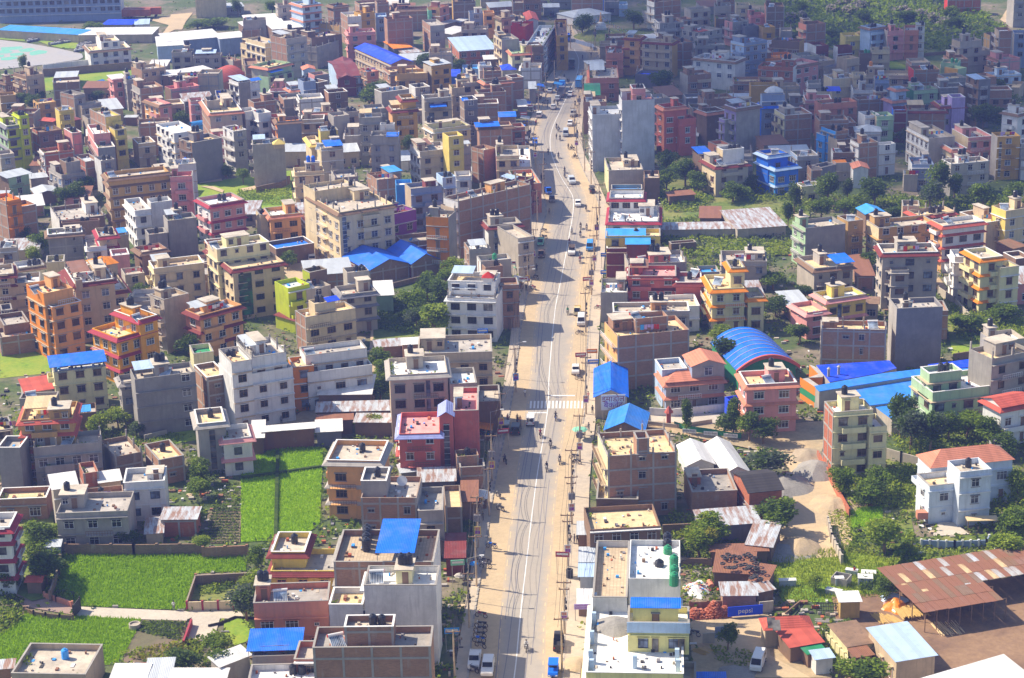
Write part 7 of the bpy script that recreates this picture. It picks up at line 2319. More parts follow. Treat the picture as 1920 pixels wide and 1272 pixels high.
# red temple lamp, round gate balloon
p = at('B2', 1175, 660); T = empty('shrine', (p.x, p.y, 0)); tag(T, 'slim red shrine with pointed roof behind brick pillars', 'shrine')
b = MB(); b.box(-.4, .4, -.4, .4, 0, 3.0, mat('wall:roofred')); b.obj('shaft', T)
b = MB(); b.lathe([(.9, 3.0), (.5, 3.6), (.05, 4.3)], mat('paint:roofred'), 8); b.obj('roof', T)
p = at('C1', 590, 830, 1); b = MB(); n_ = 20
for k in range(n_):
 a0, a1 = pi * k / n_, pi * (k + 1) / n_
 b.bar((2.2 * cos(a0), 0, 3.4 * sin(a0)), (2.2 * cos(a1), 0, 3.4 * sin(a1)), .35, mat('gloss:' + ('blue' if k % 6 < 4 else 'yellow')), 6)
tag(b.obj('inflatable_arch', None, (p.x, p.y, 0), (0, 0, .9)), 'blue and yellow arch beside the grey rooftop room', 'arch')
# containers
for (x, y, L, lab) in ((1490, 215, 15, 'red freight trailer nearest the campus building'), (1610, 195, 15, 'red freight trailer behind the first one')):
 p = at('E0', x, y); T = empty('freight_trailer', (p.x, p.y, 0), .0); tag(T, lab, 'trailer')
 b = MB(); b.box(-L / 2, L / 2, -1.3, 1.3, 1.2, 3.9, mat('sheet:brickred')); b.obj('container', T)
 b = MB(); [b.bar((xx, yy - .15, .5), (xx, yy + .15, .5), .5, mat('paint:dark'), 8) for xx in (-L * .4, -L * .3, L * .35) for yy in (-1.1, 1.1)]; b.obj('wheel', T)
b = MB(); A_, B_ = at('S', 521, 850), at('S', 517, 1010); C_, D_ = at('S', 453, 900), at('S', 606, 878)
for a, c in ((A_, B_), (C_, D_)):
 d = (c - a).normalized(); q = Vector((d.y, -d.x, 0)) * .3
 b.slab([(v.x, v.y, .62) for v in (a - q, c - q, c + q, a + q)], .6, mat('leaf:dark'))
tag(b.obj('paddy_ridge'), kind='structure')
# ---------------------------------------------------------------- vehicles
def road_dir(p):
 i = min(range(len(ce) - 1), key=lambda k: (ce[k] - p).length)
 d = ce[i + 1] - ce[i]
 return math.atan2(d.y, d.x) - pi / 2          # 0 = pointing away from the camera
def wheel_mesh(r):
 b = MB(); b.bar((-.1, 0, 0), (.1, 0, 0), r, mat('paint:dark'), 12); b.bar((-.11, 0, 0), (.11, 0, 0), r * .55, mat('gloss:grey'), 8); return b.mesh('wheel')
WH = {}
def car(label, cat, tile, x, y, heading, colr, kind='hatch', name='parked_car', group=None, roofc=None):
 """heading 0 = nose away from the camera, pi = nose towards it, added to the road direction"""
 p = at(tile, x, y); T = empty(name, (p.x, p.y, .11), road_dir(p) + heading); tag(T, label, cat, group)
 L, W_, Hh = dict(hatch=(3.8, 1.6, 1.5), suv=(4.5, 1.75, 1.8), pickup=(4.9, 1.7, 1.75), van=(4.6, 1.7, 2.0), bus=(7.8, 2.3, 2.9), truck=(7.0, 2.3, 2.7), minitruck=(4.0, 1.5, 1.9), tempo=(3.2, 1.45, 1.85))[kind]
 body, gl = mat('gloss:' + colr), mat('glass:dark')
 # side profile (y forward, z)
 P = dict(hatch=[(-.5, .30), (-.5, .62), (-.42, .68), (-.33, 1), (.12, 1), (.30, .68), (.47, .58), (.5, .42), (.5, .22), (-.5, .22)],
             suv=[(-.5, .22), (-.5, .6), (-.46, .98), (-.40, 1), (.10, 1), (.24, .64), (.46, .58), (.5, .48), (.5, .22)],
             pickup=[(-.5, .22), (-.5, .56), (-.10, .56), (-.08, .96), (.0, 1), (.14, 1), (.27, .62), (.48, .54), (.5, .22)],
             van=[(-.5, .18), (-.5, .9), (-.46, 1), (.30, 1), (.45, .55), (.5, .48), (.5, .18)],
             bus=[(-.5, .16), (-.5, .95), (-.48, 1), (.47, 1), (.5, .9), (.5, .16)],
             truck=[(-.5, .3), (-.5, .42), (.2, .42), (.2, .98), (.25, 1), (.46, 1), (.5, .6), (.5, .18), (-.5, .18)],
             minitruck=[(-.5, .28), (-.5, .42), (.12, .42), (.12, .95), (.2, 1), (.38, 1), (.5, .5), (.5, .2), (-.5, .2)],
             tempo=[(-.5, .2), (-.5, .5), (-.48, .5), (.2, .5), (.44, .5), (.5, .36), (.5, .2)])[kind]
 b = MB(); n_ = len(P)
 def ring(s): return [(s * W_ / 2 * (.86 if z > .66 else 1), y_ * L, z * Hh) for y_, z in P]
 A_, B_ = ring(-1), ring(1)
 b.face(A_, body); b.face(B_[::-1], body)
 for k in range(n_):
  j = (k + 1) % n_
  b.face([A_[j], A_[k], B_[k], B_[j]], body)
 bo = b.obj('body', T)
 bm = bmesh.new(); bm.from_mesh(bo.data); bmesh.ops.remove_doubles(bm, verts=bm.verts, dist=.001); bmesh.ops.recalc_face_normals(bm, faces=bm.faces)
 bmesh.ops.bevel(bm, geom=bm.edges[:], offset=.05, segments=2, affect='EDGES'); bm.to_mesh(bo.data); bm.free()
 def pane(nm, q): b = MB(); b.face(q, gl); return b.obj(nm, T)
 w2 = W_ / 2 * .82
 def seg(i, j, t0=.1, t1=.92):
  a, c = P[i], P[j]
  f = lambda t: ((a[0] + (c[0] - a[0]) * t) * L, (a[1] + (c[1] - a[1]) * t) * Hh)
  (ya, za), (yb, zb) = f(t0), f(t1)
  d = Vector((yb - ya, zb - za)).normalized(); ny, nz = -d.y * -.03, d.x * -.03
  s = 1 if nz > 0 or abs(ny) > .0 else 1
  o = .03
  vy, vz = (-d.y * o, d.x * o)
  if (za + vz) < za and abs(vz) > .001: vy, vz = -vy, -vz
  if abs(vz) <= .01: vy = o * (1 if ya > 0 else -1)
  return [(-w2, ya + vy, za + vz), (w2, ya + vy, za + vz), (w2, yb + vy, zb + vz), (-w2, yb + vy, zb + vz)]
 G = dict(hatch=((4, 5), (2, 3)), suv=((4, 5), (1, 2)), pickup=((5, 6), (2, 3)), van=((3, 4), (0, 1)), bus=((3, 4), (0, 1)), truck=((5, 6),), minitruck=((5, 6),), tempo=())[kind]
 for k, (i, j) in enumerate(G):
  t = (.5, .9) if kind in ('bus', 'van') and k == 1 else (.1, .9)
  pane('windscreen' if k == 0 else 'rear_window', seg(i, j, *t))
 y0, y1, z0, z1 = dict(hatch=(-.33, .14, .70, .92), suv=(-.42, .12, .66, .92), pickup=(-.06, .14, .64, .92), van=(-.42, .3, .58, .88), bus=(-.46, .46, .56, .84), truck=(.24, .42, .62, .9), minitruck=(.16, .34, .6, .9), tempo=(0, 0, 0, 0))[kind]
 if y1 > y0:
  for s in (-1, 1):
   k = 2 if kind != 'bus' else 6
   for i in range(k):
    a, c = y0 + (y1 - y0) * i / k + .01, y0 + (y1 - y0) * (i + 1) / k - .01
    x_ = s * (W_ / 2 * .93 + .012)
    pane('side_window', [(x_, a * L, z0 * Hh), (x_, c * L, z0 * Hh), (x_ * .95, c * L, z1 * Hh), (x_ * .95, a * L, z1 * Hh)])
 if kind in ('truck', 'pickup', 'minitruck'):
  b = MB(); c = mat('gloss:' + (roofc or colr)); y_ = {'truck': .19, 'pickup': -.11, 'minitruck': .1}[kind] * L; zf = .44 * Hh; zt = {'truck': .8, 'pickup': .6, 'minitruck': .66}[kind] * Hh
  for (a0, a1, b0, b1) in ((-W_ / 2, -W_ / 2 + .06, -L / 2, y_), (W_ / 2 - .06, W_ / 2, -L / 2, y_), (-W_ / 2 + .06, W_ / 2 - .06, -L / 2, -L / 2 + .06), (-W_ / 2 + .06, W_ / 2 - .06, y_ - .06, y_)): b.box(a0, a1, b0, b1, zf, zt, c)
  b.obj('load_bed', T)
 if kind == 'tempo':
  b = MB(); c = mat('gloss:' + colr); b.box(-W_ / 2, W_ / 2, -L / 2, L * .22, Hh * .92, Hh, c)
  b.obj('roof', T)
  bars('roof_post', T, [((xx, yy, .9), (xx, yy, Hh * .93)) for xx in (-.62, .62) for yy in (-1.5, -.4, .6)], .04, 'gloss:' + colr); b = MB(); b.box(-.6, .6, -1.3, -.2, .7, 1.1, mat('paint:dark')); b.obj('seat', T)
 if kind in ('suv', 'van', 'bus') and roofc:
  b = MB(); [b.box(-W_ * .38, W_ * .38, -L * .36 + k * L * .14, -L * .34 + k * L * .14, Hh + .02, Hh + .14, mat('paint:' + roofc)) for k in range(5)]; [b.box(s * W_ * .38 - .03, s * W_ * .38 + .03, -L * .38, L * .24, Hh + .02, Hh + .2, mat('paint:' + roofc)) for s in (-1, 1)]; b.obj('roof_rack', T)
 b = MB(); lm = mat('gloss:white'); rl = mat('gloss:red')
 hm = MB(); hm.box(-.14, .14, 0, .05, -.08, .08, lm); tm = MB(); tm.box(-.1, .1, -.05, 0, -.12, .12, rl); hm, tm = hm.mesh('headlight'), tm.mesh('tail_light')
 for s in (-1, 1): inst('headlight', hm, T, (s * W_ * .36, L / 2 - .01, Hh * (.42 if kind in ('hatch', 'suv', 'pickup') else .3))); inst('tail_light', tm, T, (s * W_ * .4, -L / 2 + .01, Hh * .42))
 r = {'bus': .45, 'truck': .45}.get(kind, .32)
 if r not in WH: WH[r] = wheel_mesh(r)
 for s in (-1, 1):
  for yy in (-.32, .32):
   if kind == 'tempo' and yy > 0: continue
   inst('wheel', WH[r], T, (s * W_ * .47, yy * L, r))
 if kind == 'tempo': inst('wheel', WH[r], T, (0, L * .42, r))
 return T
CARS = '''
A1|1740,1225|3.14|white|suv|suv|white jeep in the shade at the lower left kerb
A1|1640,1165|3.14|white|pickup|pickup|white pickup parked just behind the shaded jeep
A2|350,1040|0|dark|minitruck|cart|dark open three wheeler parked by the right pole
A2|310,1245|3.14|blue|tempo|three wheeler|blue roofed three wheeler at the bottom edge
A2|1845,1185|2.9|white|van|van|white van parked in the sandy yard
B1|1875,690|0|grey|tempo|three wheeler|grey three wheeler parked before the shops
B2|140,640|0|white|tempo|three wheeler|white roofed three wheeler on the zebra side
B2|478,255|3.14|white|hatch|car|white car parked by the right kerb
B2|30,700|0|dark|suv|car|dark parked vehicle at the left kerb
C2|490,1085|3.14|lemon|minitruck|truck|white and yellow small truck parked at right
C2|520,1160|3.14|white|van|van|white van parked just behind the yellow fronted truck
C2|450,635|3.14|white|suv|suv|white suv with roof load driving near
C2|585,600|3.14|skyblue|van|van|light blue van parked by the right pole
C2|222,655|3.14|brown|minitruck|truck|brown small truck parked on the left
C2|216,565|3.14|mint|minitruck|truck|teal small truck parked on the left
C2|495,275|3.14|white|hatch|car|white car driving at the road bend
C2|448,105|3.14|sheet|suv|car|silver car driving below the cream house
C2|300,240|3.14|slate|minitruck|truck|slate small truck parked at the left bend
C2|270,180|3.14|blue|minitruck|truck|blue small truck parked behind the slate one
C2|600,175|0|dark|tempo|three wheeler|dark three wheeler at the right kerb above the bend
C1|420,685|.2|white|suv|car|white car in the court of the cream building
D3|606,690|3.14|sheet|van|van|silver van coming near the sandy patch
D3|655,575|3.14|white|hatch|car|white car parked on the right beyond the silver van
D3|690,470|3.14|grey|suv|car|grey car parked at right below the bend
D3|655,245|3.14|white|hatch|taxi|small white taxi with roof sign
D3|760,135|3.14|skyblue|bus|bus|pale blue and white bus
D3|555,175|0|skyblue|truck|truck|light blue truck driving away
D3|555,245|0|slate|truck|truck|slate truck driving right behind the blue one
D3|515,290|0|sheet|hatch|car|silver car driving behind the trucks
D3|468,390|0|white|hatch|car|white car in the left lane
D3|310,480|0|white|suv|car|white car at the left kerb by the sand
D3|430,205|0|sheet|hatch|car|silver parked car on the upper left kerb
D3|510,95|0|grey|hatch|car|grey parked car farther up the left kerb
D3|260,790|3.14|blue|tempo|three wheeler|blue vehicle at the left kerb before the market
E3|670,770|0|dark|truck|truck|dark truck at the street corner
E3|450,190|0|dark|van|van|dark van on the upper street
E3|620,460|3.14|blue|truck|truck|blue truck at the road fork
E3|1235,165|1.2|white|hatch|car|white car parked beside the stupa
E3|300,70|1|slate|truck|truck|slate truck on the upper street
'''
for ln in CARS.strip().splitlines():
 t, xy, hd, c, k, cat, lab = ln.split('|')
 x, y = map(float, xy.split(','))
 car(lab, cat, t, x, y, float(hd), c, k, 'parked_car' if k in ('hatch', 'suv') and 'park' in lab else {'bus': 'bus', 'truck': 'truck', 'minitruck': 'truck', 'van': 'van', 'pickup': 'pickup_truck', 'tempo': 'three_wheeler'}.get(k, 'car'),
  'vehicles on the road', 'brown' if 'roof load' in lab else ('mint' if c == 'mint' else ('yellow' if c == 'lemon' else None)))
# ---------------------------------------------------------------- people
def skin_body(name, J, E, mats_fn):
 """one continuous figure grown from a skeleton: J name -> (x, y, z, radius)"""
 names = list(J); me = bpy.data.meshes.new(name)
 me.from_pydata([J[k][:3] for k in names], [(names.index(a), names.index(c)) for a, c in E], [])
 o = bpy.data.objects.new(name, me); col.objects.link(o)
 md = o.modifiers.new('skin', 'SKIN')
 for v, k in zip(me.skin_vertices[0].data, names): v.radius = (J[k][3], J[k][3]); v.use_root = (k == 'pelvis')
 sb = o.modifiers.new('sub', 'SUBSURF'); sb.levels = 1
 dg = bpy.context.evaluated_depsgraph_get()
 out = bpy.data.meshes.new_from_object(o.evaluated_get(dg))
 bpy.data.objects.remove(o); out.name = name
 ms = mats_fn[0]; out.materials.clear()
 for m_ in ms: out.materials.append(m_)
 for f in out.polygons: f.material_index = mats_fn[1](f.center); f.use_smooth = True
 return out
def figure(pose, shirt, trousers):
 skin_m = mat('paint:brown'); ms = [skin_m, mat('paint:' + shirt), mat('paint:' + trousers)]
 if pose == 'ride':
  J = dict(pelvis=(0, -.15, .85, .15), spine=(0, -.1, 1.1, .15), chest=(0, .0, 1.32, .16), neck=(0, .06, 1.5, .06), head=(0, .1, 1.64, .11), crown=(0, .1, 1.74, .08),
                 shl=(-.18, .0, 1.4, .06), ell=(-.28, .22, 1.2, .045), hal=(-.25, .48, 1.08, .04), shr=(.18, .0, 1.4, .06), elr=(.28, .22, 1.2, .045), har=(.25, .48, 1.08, .04),
                 hil=(-.13, -.1, .82, .1), knl=(-.24, .28, .72, .07), anl=(-.22, .1, .34, .05), tol=(-.22, .26, .28, .045), hir=(.13, -.1, .82, .1), knr=(.24, .28, .72, .07), anr=(.22, .1, .34, .05), tor=(.22, .26, .28, .045))
  f = lambda c: 0 if (c.z > 1.52 or (c.y > .42 and c.z > 1.0)) else (1 if c.z > .93 else 2)
 else:
  s = .18 if pose == 'walk' else .03
  J = dict(pelvis=(0, 0, .92, .14), spine=(0, 0, 1.12, .13), chest=(0, 0, 1.34, .15), neck=(0, .01, 1.5, .055), head=(0, .03, 1.62, .1), crown=(0, .02, 1.71, .08),
                 shl=(-.19, 0, 1.42, .055), ell=(-.25, -s * .8, 1.14, .042), hal=(-.24, -s * .3, .88, .035), shr=(.19, 0, 1.42, .055), elr=(.25, s * .8, 1.14, .042), har=(.24, s * 1.4, .9, .035),
                 hil=(-.1, 0, .86, .1), knl=(-.11, s, .48, .07), anl=(-.11, s * .7, .08, .05), tol=(-.11, s * .7 + .14, .04, .04), hir=(.1, 0, .86, .1), knr=(.11, -s * .4, .48, .07), anr=(.11, -s * 1.3, .08, .05), tor=(.11, -s * 1.3 + .14, .04, .04))
  f = lambda c: 0 if (c.z > 1.5 or (abs(c.x) > .19 and c.z < 1.08 and c.z > .8)) else (1 if c.z > .93 else 2)
 E = [('pelvis', 'spine'), ('spine', 'chest'), ('chest', 'neck'), ('neck', 'head'), ('head', 'crown'), ('chest', 'shl'), ('shl', 'ell'), ('ell', 'hal'), ('chest', 'shr'), ('shr', 'elr'), ('elr', 'har'),
         ('pelvis', 'hil'), ('hil', 'knl'), ('knl', 'anl'), ('anl', 'tol'), ('pelvis', 'hir'), ('hir', 'knr'), ('knr', 'anr'), ('anr', 'tor')]
 me = skin_body('body', J, E, (ms, f))
 b = MB(); hy = J['head'][1]; z = J['head'][2]
 b.lathe([(.118, z + .0), (.125, z + .06), (.10, z + .13), (.04, z + .165)], mat('paint:dark' if pose != 'ride' else 'gloss:dark'), 8, (0, hy - .02))
 return me, b.mesh('hair' if pose != 'ride' else 'helmet')
FG = {}
def person(label, tile, x, y, pose, shirt, trousers, rz=0.0, z=.22, group=None):
 k = (pose, shirt, trousers)
 if k not in FG: FG[k] = figure(*k)
 p = at(tile, x, y, z); T = empty('person', (p.x, p.y, z), rz); tag(T, label, 'person', group)
 inst('body', FG[k][0], T); inst('hair', FG[k][1], T)
 return T
def bike_parts(c):
 P = []
 b = MB(); n_ = 14
 def ring(y_):
  q = MB()
  for k in range(n_):
   a0, a1 = 2 * pi * k / n_, 2 * pi * (k + 1) / n_
   q.bar((0, .3 * cos(a0), .3 * sin(a0)), (0, .3 * cos(a1), .3 * sin(a1)), .055, mat('paint:dark'), 5)
  q.bar((-.04, 0, 0), (.04, 0, 0), .12, mat('gloss:grey'), 6)
  return q.mesh('wheel')
 w_ = ring(0); P += [('wheel', w_, (0, -.62, .3)), ('wheel', w_, (0, .66, .3))]
 b = MB(); m_ = mat('gloss:' + c)
 b.lathe([(.02, 0)], m_, 4)
 b = MB(); b.box(-.13, .13, -.05, .42, .68, .9, m_); b.box(-.11, .11, -.75, -.3, .62, .78, m_); b.box(-.1, .1, -.2, .3, .28, .62, mat('gloss:grey')); P.append(('tank', b.mesh('tank'), (0, 0, 0)))
 b = MB(); b.box(-.14, .14, -.78, 0, .79, .88, mat('paint:dark')); P.append(('seat', b.mesh('seat'), (0, 0, 0)))
 b = MB(); b.bar((0, .4, .95), (0, .66, .3), .04, mat('gloss:grey'), 5); b.bar((-.35, .38, 1.05), (.35, .38, 1.05), .03, mat('paint:dark'), 5); b.box(-.1, .1, .46, .6, .82, 1.0, mat('gloss:white')); P.append(('handlebar', b.mesh('handlebar'), (0, 0, 0)))
 return P
BK = {}
def motorbike(label, tile, x, y, heading, colr, rider=None, name='motorcycle', z=.12):
 if colr not in BK: BK[colr] = bike_parts(colr)
 p = at(tile, x, y, z); rz = road_dir(p) + heading
 T = empty(name, (p.x, p.y, z), rz); tag(T, label, 'motorcycle', 'motorcycles on the road')
 T.scale = (1.08, 1.08, 1.08)
 for nm, me, l in BK[colr]: inst(nm, me, T, l)
 if rider:
  k = ('ride',) + rider
  if k not in FG: FG[k] = figure(*k)
  R = empty('person', (p.x, p.y, z), rz); tag(R, ('rider in %s top on ' % rider[0]) + ' '.join(label.split(',')[0].split()[:11]), 'person', 'riders on the motorcycles')
  inst('body', FG[k][0], R); inst('helmet', FG[k][1], R)
BIKES = '''
A2|108,1060|3.14|dark|white,dark|lone motorcycle crossing the edge of the bottom shadow
A1|1690,815|1.2|crimson||red scooter parked in the sun
A1|1690,890|1.4|dark||first parked motorcycle of the shaded row
A1|1685,925|1.5|dark||second parked motorcycle of the shaded row
A1|1680,965|1.3|dark||third parked motorcycle of the shaded row
A1|1675,1000|1.4|blue||blue parked motorcycle of the shaded row
A1|1685,1040|1.0|dark||last parked motorcycle of the shaded row
A1|1630,1225|1.0|dark||parked motorcycle left of the shaded jeep
A1|1720,410|1.3|dark||motorcycle parked below the yellow street sign
A1|1725,445|1.4|slate||second motorcycle below the yellow street sign
A1|1768,295|1.2|blue||small blue scooter in shade at left kerb
A1|1835,15|.8|dark||motorcycle parked on the sand at left
A2|1365,955|1.2|dark||motorcycle parked by the right wall
B2|328,605|0|blue|dark,dark|motorcycle just past the zebra crossing
B2|213,735|0|crimson|crimson,dark|red motorcycle behind the white roofed three wheeler
B2|288,810|3.14|dark|dark,dark|motorcycle on the centre line
B2|358,930|3.14|dark|slate,dark|right motorcycle of the two below the crossing
B2|260,985|3.14|dark|dark,slate|left motorcycle of the two below the crossing
B2|505,310|1.0|dark||motorcycle parked in front of the white car
B2|470,900|1.3|dark||first of parked motorcycles at the pole
B2|485,940|1.2|dark||second of parked motorcycles at the pole
B2|515,740|1.0|slate||motorcycle parked under the umbrellas
B1|1868,930|.4|dark|dark,dark|motorcycle at left kerb below the yellow sign
B1|1820,1190|.5|dark||motorcycle parked at the left on dark ground
B2|45,635|0|crimson||motorcycle with red load near left kerb
C2|418,1085|3.14|dark|green,dark|motorcycle with green clothed rider at mid road
C2|510,700|3.14|crimson|crimson,dark|red motorcycle behind the white suv
C2|508,660|3.14|dark|slate,dark|dark motorcycle beside the white suv
C2|430,565|3.14|crimson|crimson,slate|red motorcycle overtaking the suv
C2|448,480|3.14|dark|white,dark|motorcycle by the line above the suv
C2|513,505|3.14|blue|dark,dark|lower motorcycle of the group of three
C2|515,445|3.14|dark|dark,dark|upper motorcycle of the group of three
C2|560,455|3.14|dark|slate,dark|right motorcycle of the group of three
C2|556,310|0|dark|dark,dark|motorcycle right of the white car at bend
C2|240,470|1.0|dark||motorcycle parked on the sandy left kerb
C2|240,520|1.2|dark||motorcycle parked behind the teal truck
C2|395,60|0|dark|slate,dark|nearer motorcycle of the pair below the cream house
C2|395,25|0|dark|dark,dark|farther motorcycle of the pair below cream house
C2|575,905|1.2|dark||motorcycle parked under the poster pole
C2|650,1050|1.3|crimson||red scooter on the pavement
C2|510,1240|1.2|dark||motorcycle parked beside transformer
C2|180,820|.7|dark||motorcycle parked in deep shade at left
C2|160,900|.7|crimson||red motorcycle parked in deep shade at left
D3|408,895|0|dark|slate,dark|motorcycle in the upper shadow
D3|522,940|0|dark|dark,dark|motorcycle in mid lane at the upper bend
D3|540,740|3.14|dark|dark,dark|motorcycle leaving the upper shadow
D3|525,640|3.14|dark|slate,dark|motorcycle in the middle of the upper bend
D3|502,610|3.14|dark|dark,dark|motorcycle leftmost at the upper bend
D3|675,850|1.2|dark|dark,dark|motorcycle turning on the sandy patch
D3|710,945|1.0|dark|dark,dark|motorcycle at the right kerb near the rooftop plants
D3|660,190|3.14|dark|slate,dark|motorcycle above the taxi
D3|515,350|0|dark|dark,dark|motorcycle beside the silver car
D3|710,350|3.14|dark|dark,dark|motorcycle at the right kerb near the poles
D3|640,95|0|dark|slate,dark|motorcycle beside the bus
D3|740,50|0|dark|dark,dark|motorcycle behind the bus
D3|350,345|1.2|dark||first parked motorcycle at the upper market
D3|385,320|1.2|dark||second parked motorcycle at the upper market
D3|240,700|1.2|dark||third parked motorcycle at the upper market
D3|235,740|1.2|slate||fourth parked motorcycle at the upper market
E3|795,670|0|dark|dark,dark|motorcycle in the bend by the pale roof
E3|790,850|0|dark|slate,dark|motorcycle at the top of the hill
'''
for ln in BIKES.strip().splitlines():
 t, xy, hd, c, rd, lab = ln.split('|')
 x, y = map(float, xy.split(','))
 motorbike(lab, t, x, y, float(hd), c, tuple(rd.split(',')) if rd else None)
PEOPLE = '''
A1|1530,1020|walk|grey|slate|2.8|.22|man in grey shirt walking on the left pavement
A1|1643,290|walk|skyblue|dark|0|.22|person in light blue top on left pavement
A1|1635,450|walk|crimson|dark|0|.22|person in crimson under a blue umbrella
A1|1580,440|stand|mint|slate|1|.22|person in teal before the maroon stall
A1|1700,90|stand|dark|dark|0|.22|person in dark clothes beside the left pole
A2|440,255|walk|brown|dark|2|.22|leftmost of three people standing by the kiosks
A2|468,262|stand|slate|slate|1|.22|middle of three people standing by the kiosks
A2|490,262|stand|dark|dark|0|.22|rightmost of three people standing by the kiosks
A3|648,505|stand|red|dark|0|.05|person in red among the concrete boxes
A0|1305,765|stand|white|slate|0|.05|person in white at the edge of the paddy
B1|385,545|stand|dark|dark|0|.05|left person of two on the village lane
B1|405,548|stand|dark|slate|1|.05|right person of two on the village lane
B1|113,638|walk|slate|dark|1|.05|person walking before the white block
B1|192,640|stand|slate|dark|0|.05|person beside a motorcycle before the white block
B1|1888,625|stand|crimson|dark|0|.22|person in crimson before the roadside shops
B2|98,435|walk|white|slate|0|.12|person in white crossing the shaded kerb
B2|572,455|walk|pink|dark|0|.22|woman in pink by the sign board pole
B2|604,560|stand|dark|dark|0|.22|person sitting guard below the sign board
B2|545,720|stand|dark|dark|0|.22|person in dark clothes at the umbrella stall
B2|575,690|stand|slate|dark|0|.22|person behind the umbrella stall
B2|62,640|walk|orange|slate|0|.22|person in orange near the left three wheeler
B2|40,625|stand|dark|dark|0|.22|person in black near the left three wheeler
C2|108,910|walk|dark|dark|0|.22|person walking in the shade below yellow sign
C2|185,760|stand|dark|dark|0|.22|person standing in shade by the left kerb
C2|280,340|walk|brown|dark|0|.12|person at the sandy corner of the bend
C2|222,75|walk|slate|dark|0|.22|person by the left pole above the bend
D3|500,730|walk|dark|dark|0|.12|person crossing the road at upper bend
D3|634,840|walk|dark|dark|0|.12|person crossing the sandy patch
D3|330,1190|stand|dark|dark|0|.12|person near the left pole on upper road
D3|740,700|stand|dark|dark|0|.22|person under the right pole on upper road
D3|780,710|walk|dark|dark|0|.22|person walking the right pavement upper road
D3|475,340|stand|dark|dark|0|.12|person between the cars in the left lane
D3|400,380|walk|slate|dark|0|.12|person stepping off the market kerb
D3|270,570|walk|red|dark|0|.12|person in red on the upper sandy kerb
D3|220,430|stand|slate|dark|0|.22|shopper in grey at the market, leftmost of four
D3|240,435|stand|white|dark|0|.22|shopper in white at the market
D3|260,420|walk|crimson|dark|0|.22|shopper in crimson at the market
D3|305,390|walk|dark|dark|0|.22|shopper in dark clothes at the market
D3|210,660|stand|slate|dark|0|.22|stall keeper in grey at the lower market
D3|470,150|stand|dark|dark|0|.12|person in the road beside the blue truck
D3|590,50|walk|dark|dark|0|.12|person crossing far up the road
D3|625,100|walk|dark|dark|0|.12|person walking beside the far motorcycle
E3|890,640|walk|dark|dark|0|.12|person on the pale ground below the stupa
E3|890,570|stand|slate|dark|0|.12|person by the stupa garden corner
'''
for ln in PEOPLE.strip().splitlines():
 t, xy, pose, sh, tr, rz, z, lab = ln.split('|')
 x, y = map(float, xy.split(','))
 person(lab, t, x, y, pose, sh, tr, float(rz), float(z))
def umbrella(label, tile, x, y, z, r, c):
 p = at(tile, x, y, z); T = empty('umbrella', (p.x, p.y, 0)); tag(T, label, 'umbrella')
 b = MB(); b.lathe([(r, z - .35), (r * .7, z - .12), (r * .3, z - .02), (.03, z + .04)], mat('paint:' + c), 8); b.obj('canopy', T)
 b = MB(); b.bar((0, 0, .22 if z > 2.2 else 1.2), (0, 0, z), .03, mat('paint:grey'), 4); b.obj('pole', T)
umbrella('blue umbrella held on the left pavement', 'A1', 1632, 398, 2.15, .75, 'skyblue')
umbrella('green and red stall umbrella on the right pavement', 'B2', 508, 665, 2.5, 1.5, 'mint')
umbrella('small beige umbrella behind the green one', 'B2', 545, 640, 2.4, .9, 'beige')
umbrella('pale disc umbrella in the roadside pit', 'A1', 1525, 488, 1.6, .9, 'grey')
# ---------------------------------------------------------------- poles and cables
def pole(label, tile, x, y, h, cross=1, xf=False, sign=None, lean=0.0):
 p = at(tile, x, y); T = empty('utility_pole', (p.x, p.y, 0), R_.uniform(-.15, .15)); tag(T, label, 'utility pole', 'utility poles along the road')
 b = MB(); b.bar((0, 0, 0), (lean, 0, h), .17, mat('conc:beige'), 7, .11); b.obj('mast', T)
 for k in range(cross):
  z = h - .35 - k * 1.1; w_ = 1.1 if k == 0 else .8
  b = MB(); b.box(lean - w_, lean + w_, -.08, .08, z, z + .14, mat('paint:brown')); a = b.obj('crossarm', T)
  b = MB()
  for s in (-1, 0, 1): b.lathe([(.05, z + .14), (.09, z + .2), (.05, z + .26), (.08, z + .32), (.03, z + .38)], mat('gloss:brown'), 6, (lean + s * w_ * .9, 0))
  b.obj('insulator', a)
 if xf:
  b = MB(); b.box(-.55, .55, -.75, -.2, h * .55, h * .55 + 1.1, mat('paint:slate')); [b.bar((x_, -.5, h * .55 + 1.1), (x_, -.5, h * .55 + 1.4), .07, mat('gloss:brown'), 5) for x_ in (-.3, 0, .3)]
  b.obj('transformer', T)
 b = MB()
 for k in range(5):
  a = R_.uniform(0, 6.28); zz = h * R_.uniform(.45, .75)
  b.box(.1 * cos(a), .1 * cos(a) + .35, .1 * sin(a), .1 * sin(a) + .25, zz, zz + .4, mat('paint:dark'))
 b.obj('junction_box', T)
 if sign:
  b = MB(); b.box(-.55, .55, -.30, -.24, 2.6, 4.1, mat('paint:' + sign)); s_ = b.obj('poster', T)
  b = MB(); b.box(-.4, .4, -.315, -.302, 2.8, 3.4, mat('paint:purple')); b.box(-.35, .35, -.315, -.302, 3.5, 3.95, mat('paint:salmon')); b.obj('poster_print', s_)
 return T, Vector((p.x, p.y, 0)), h
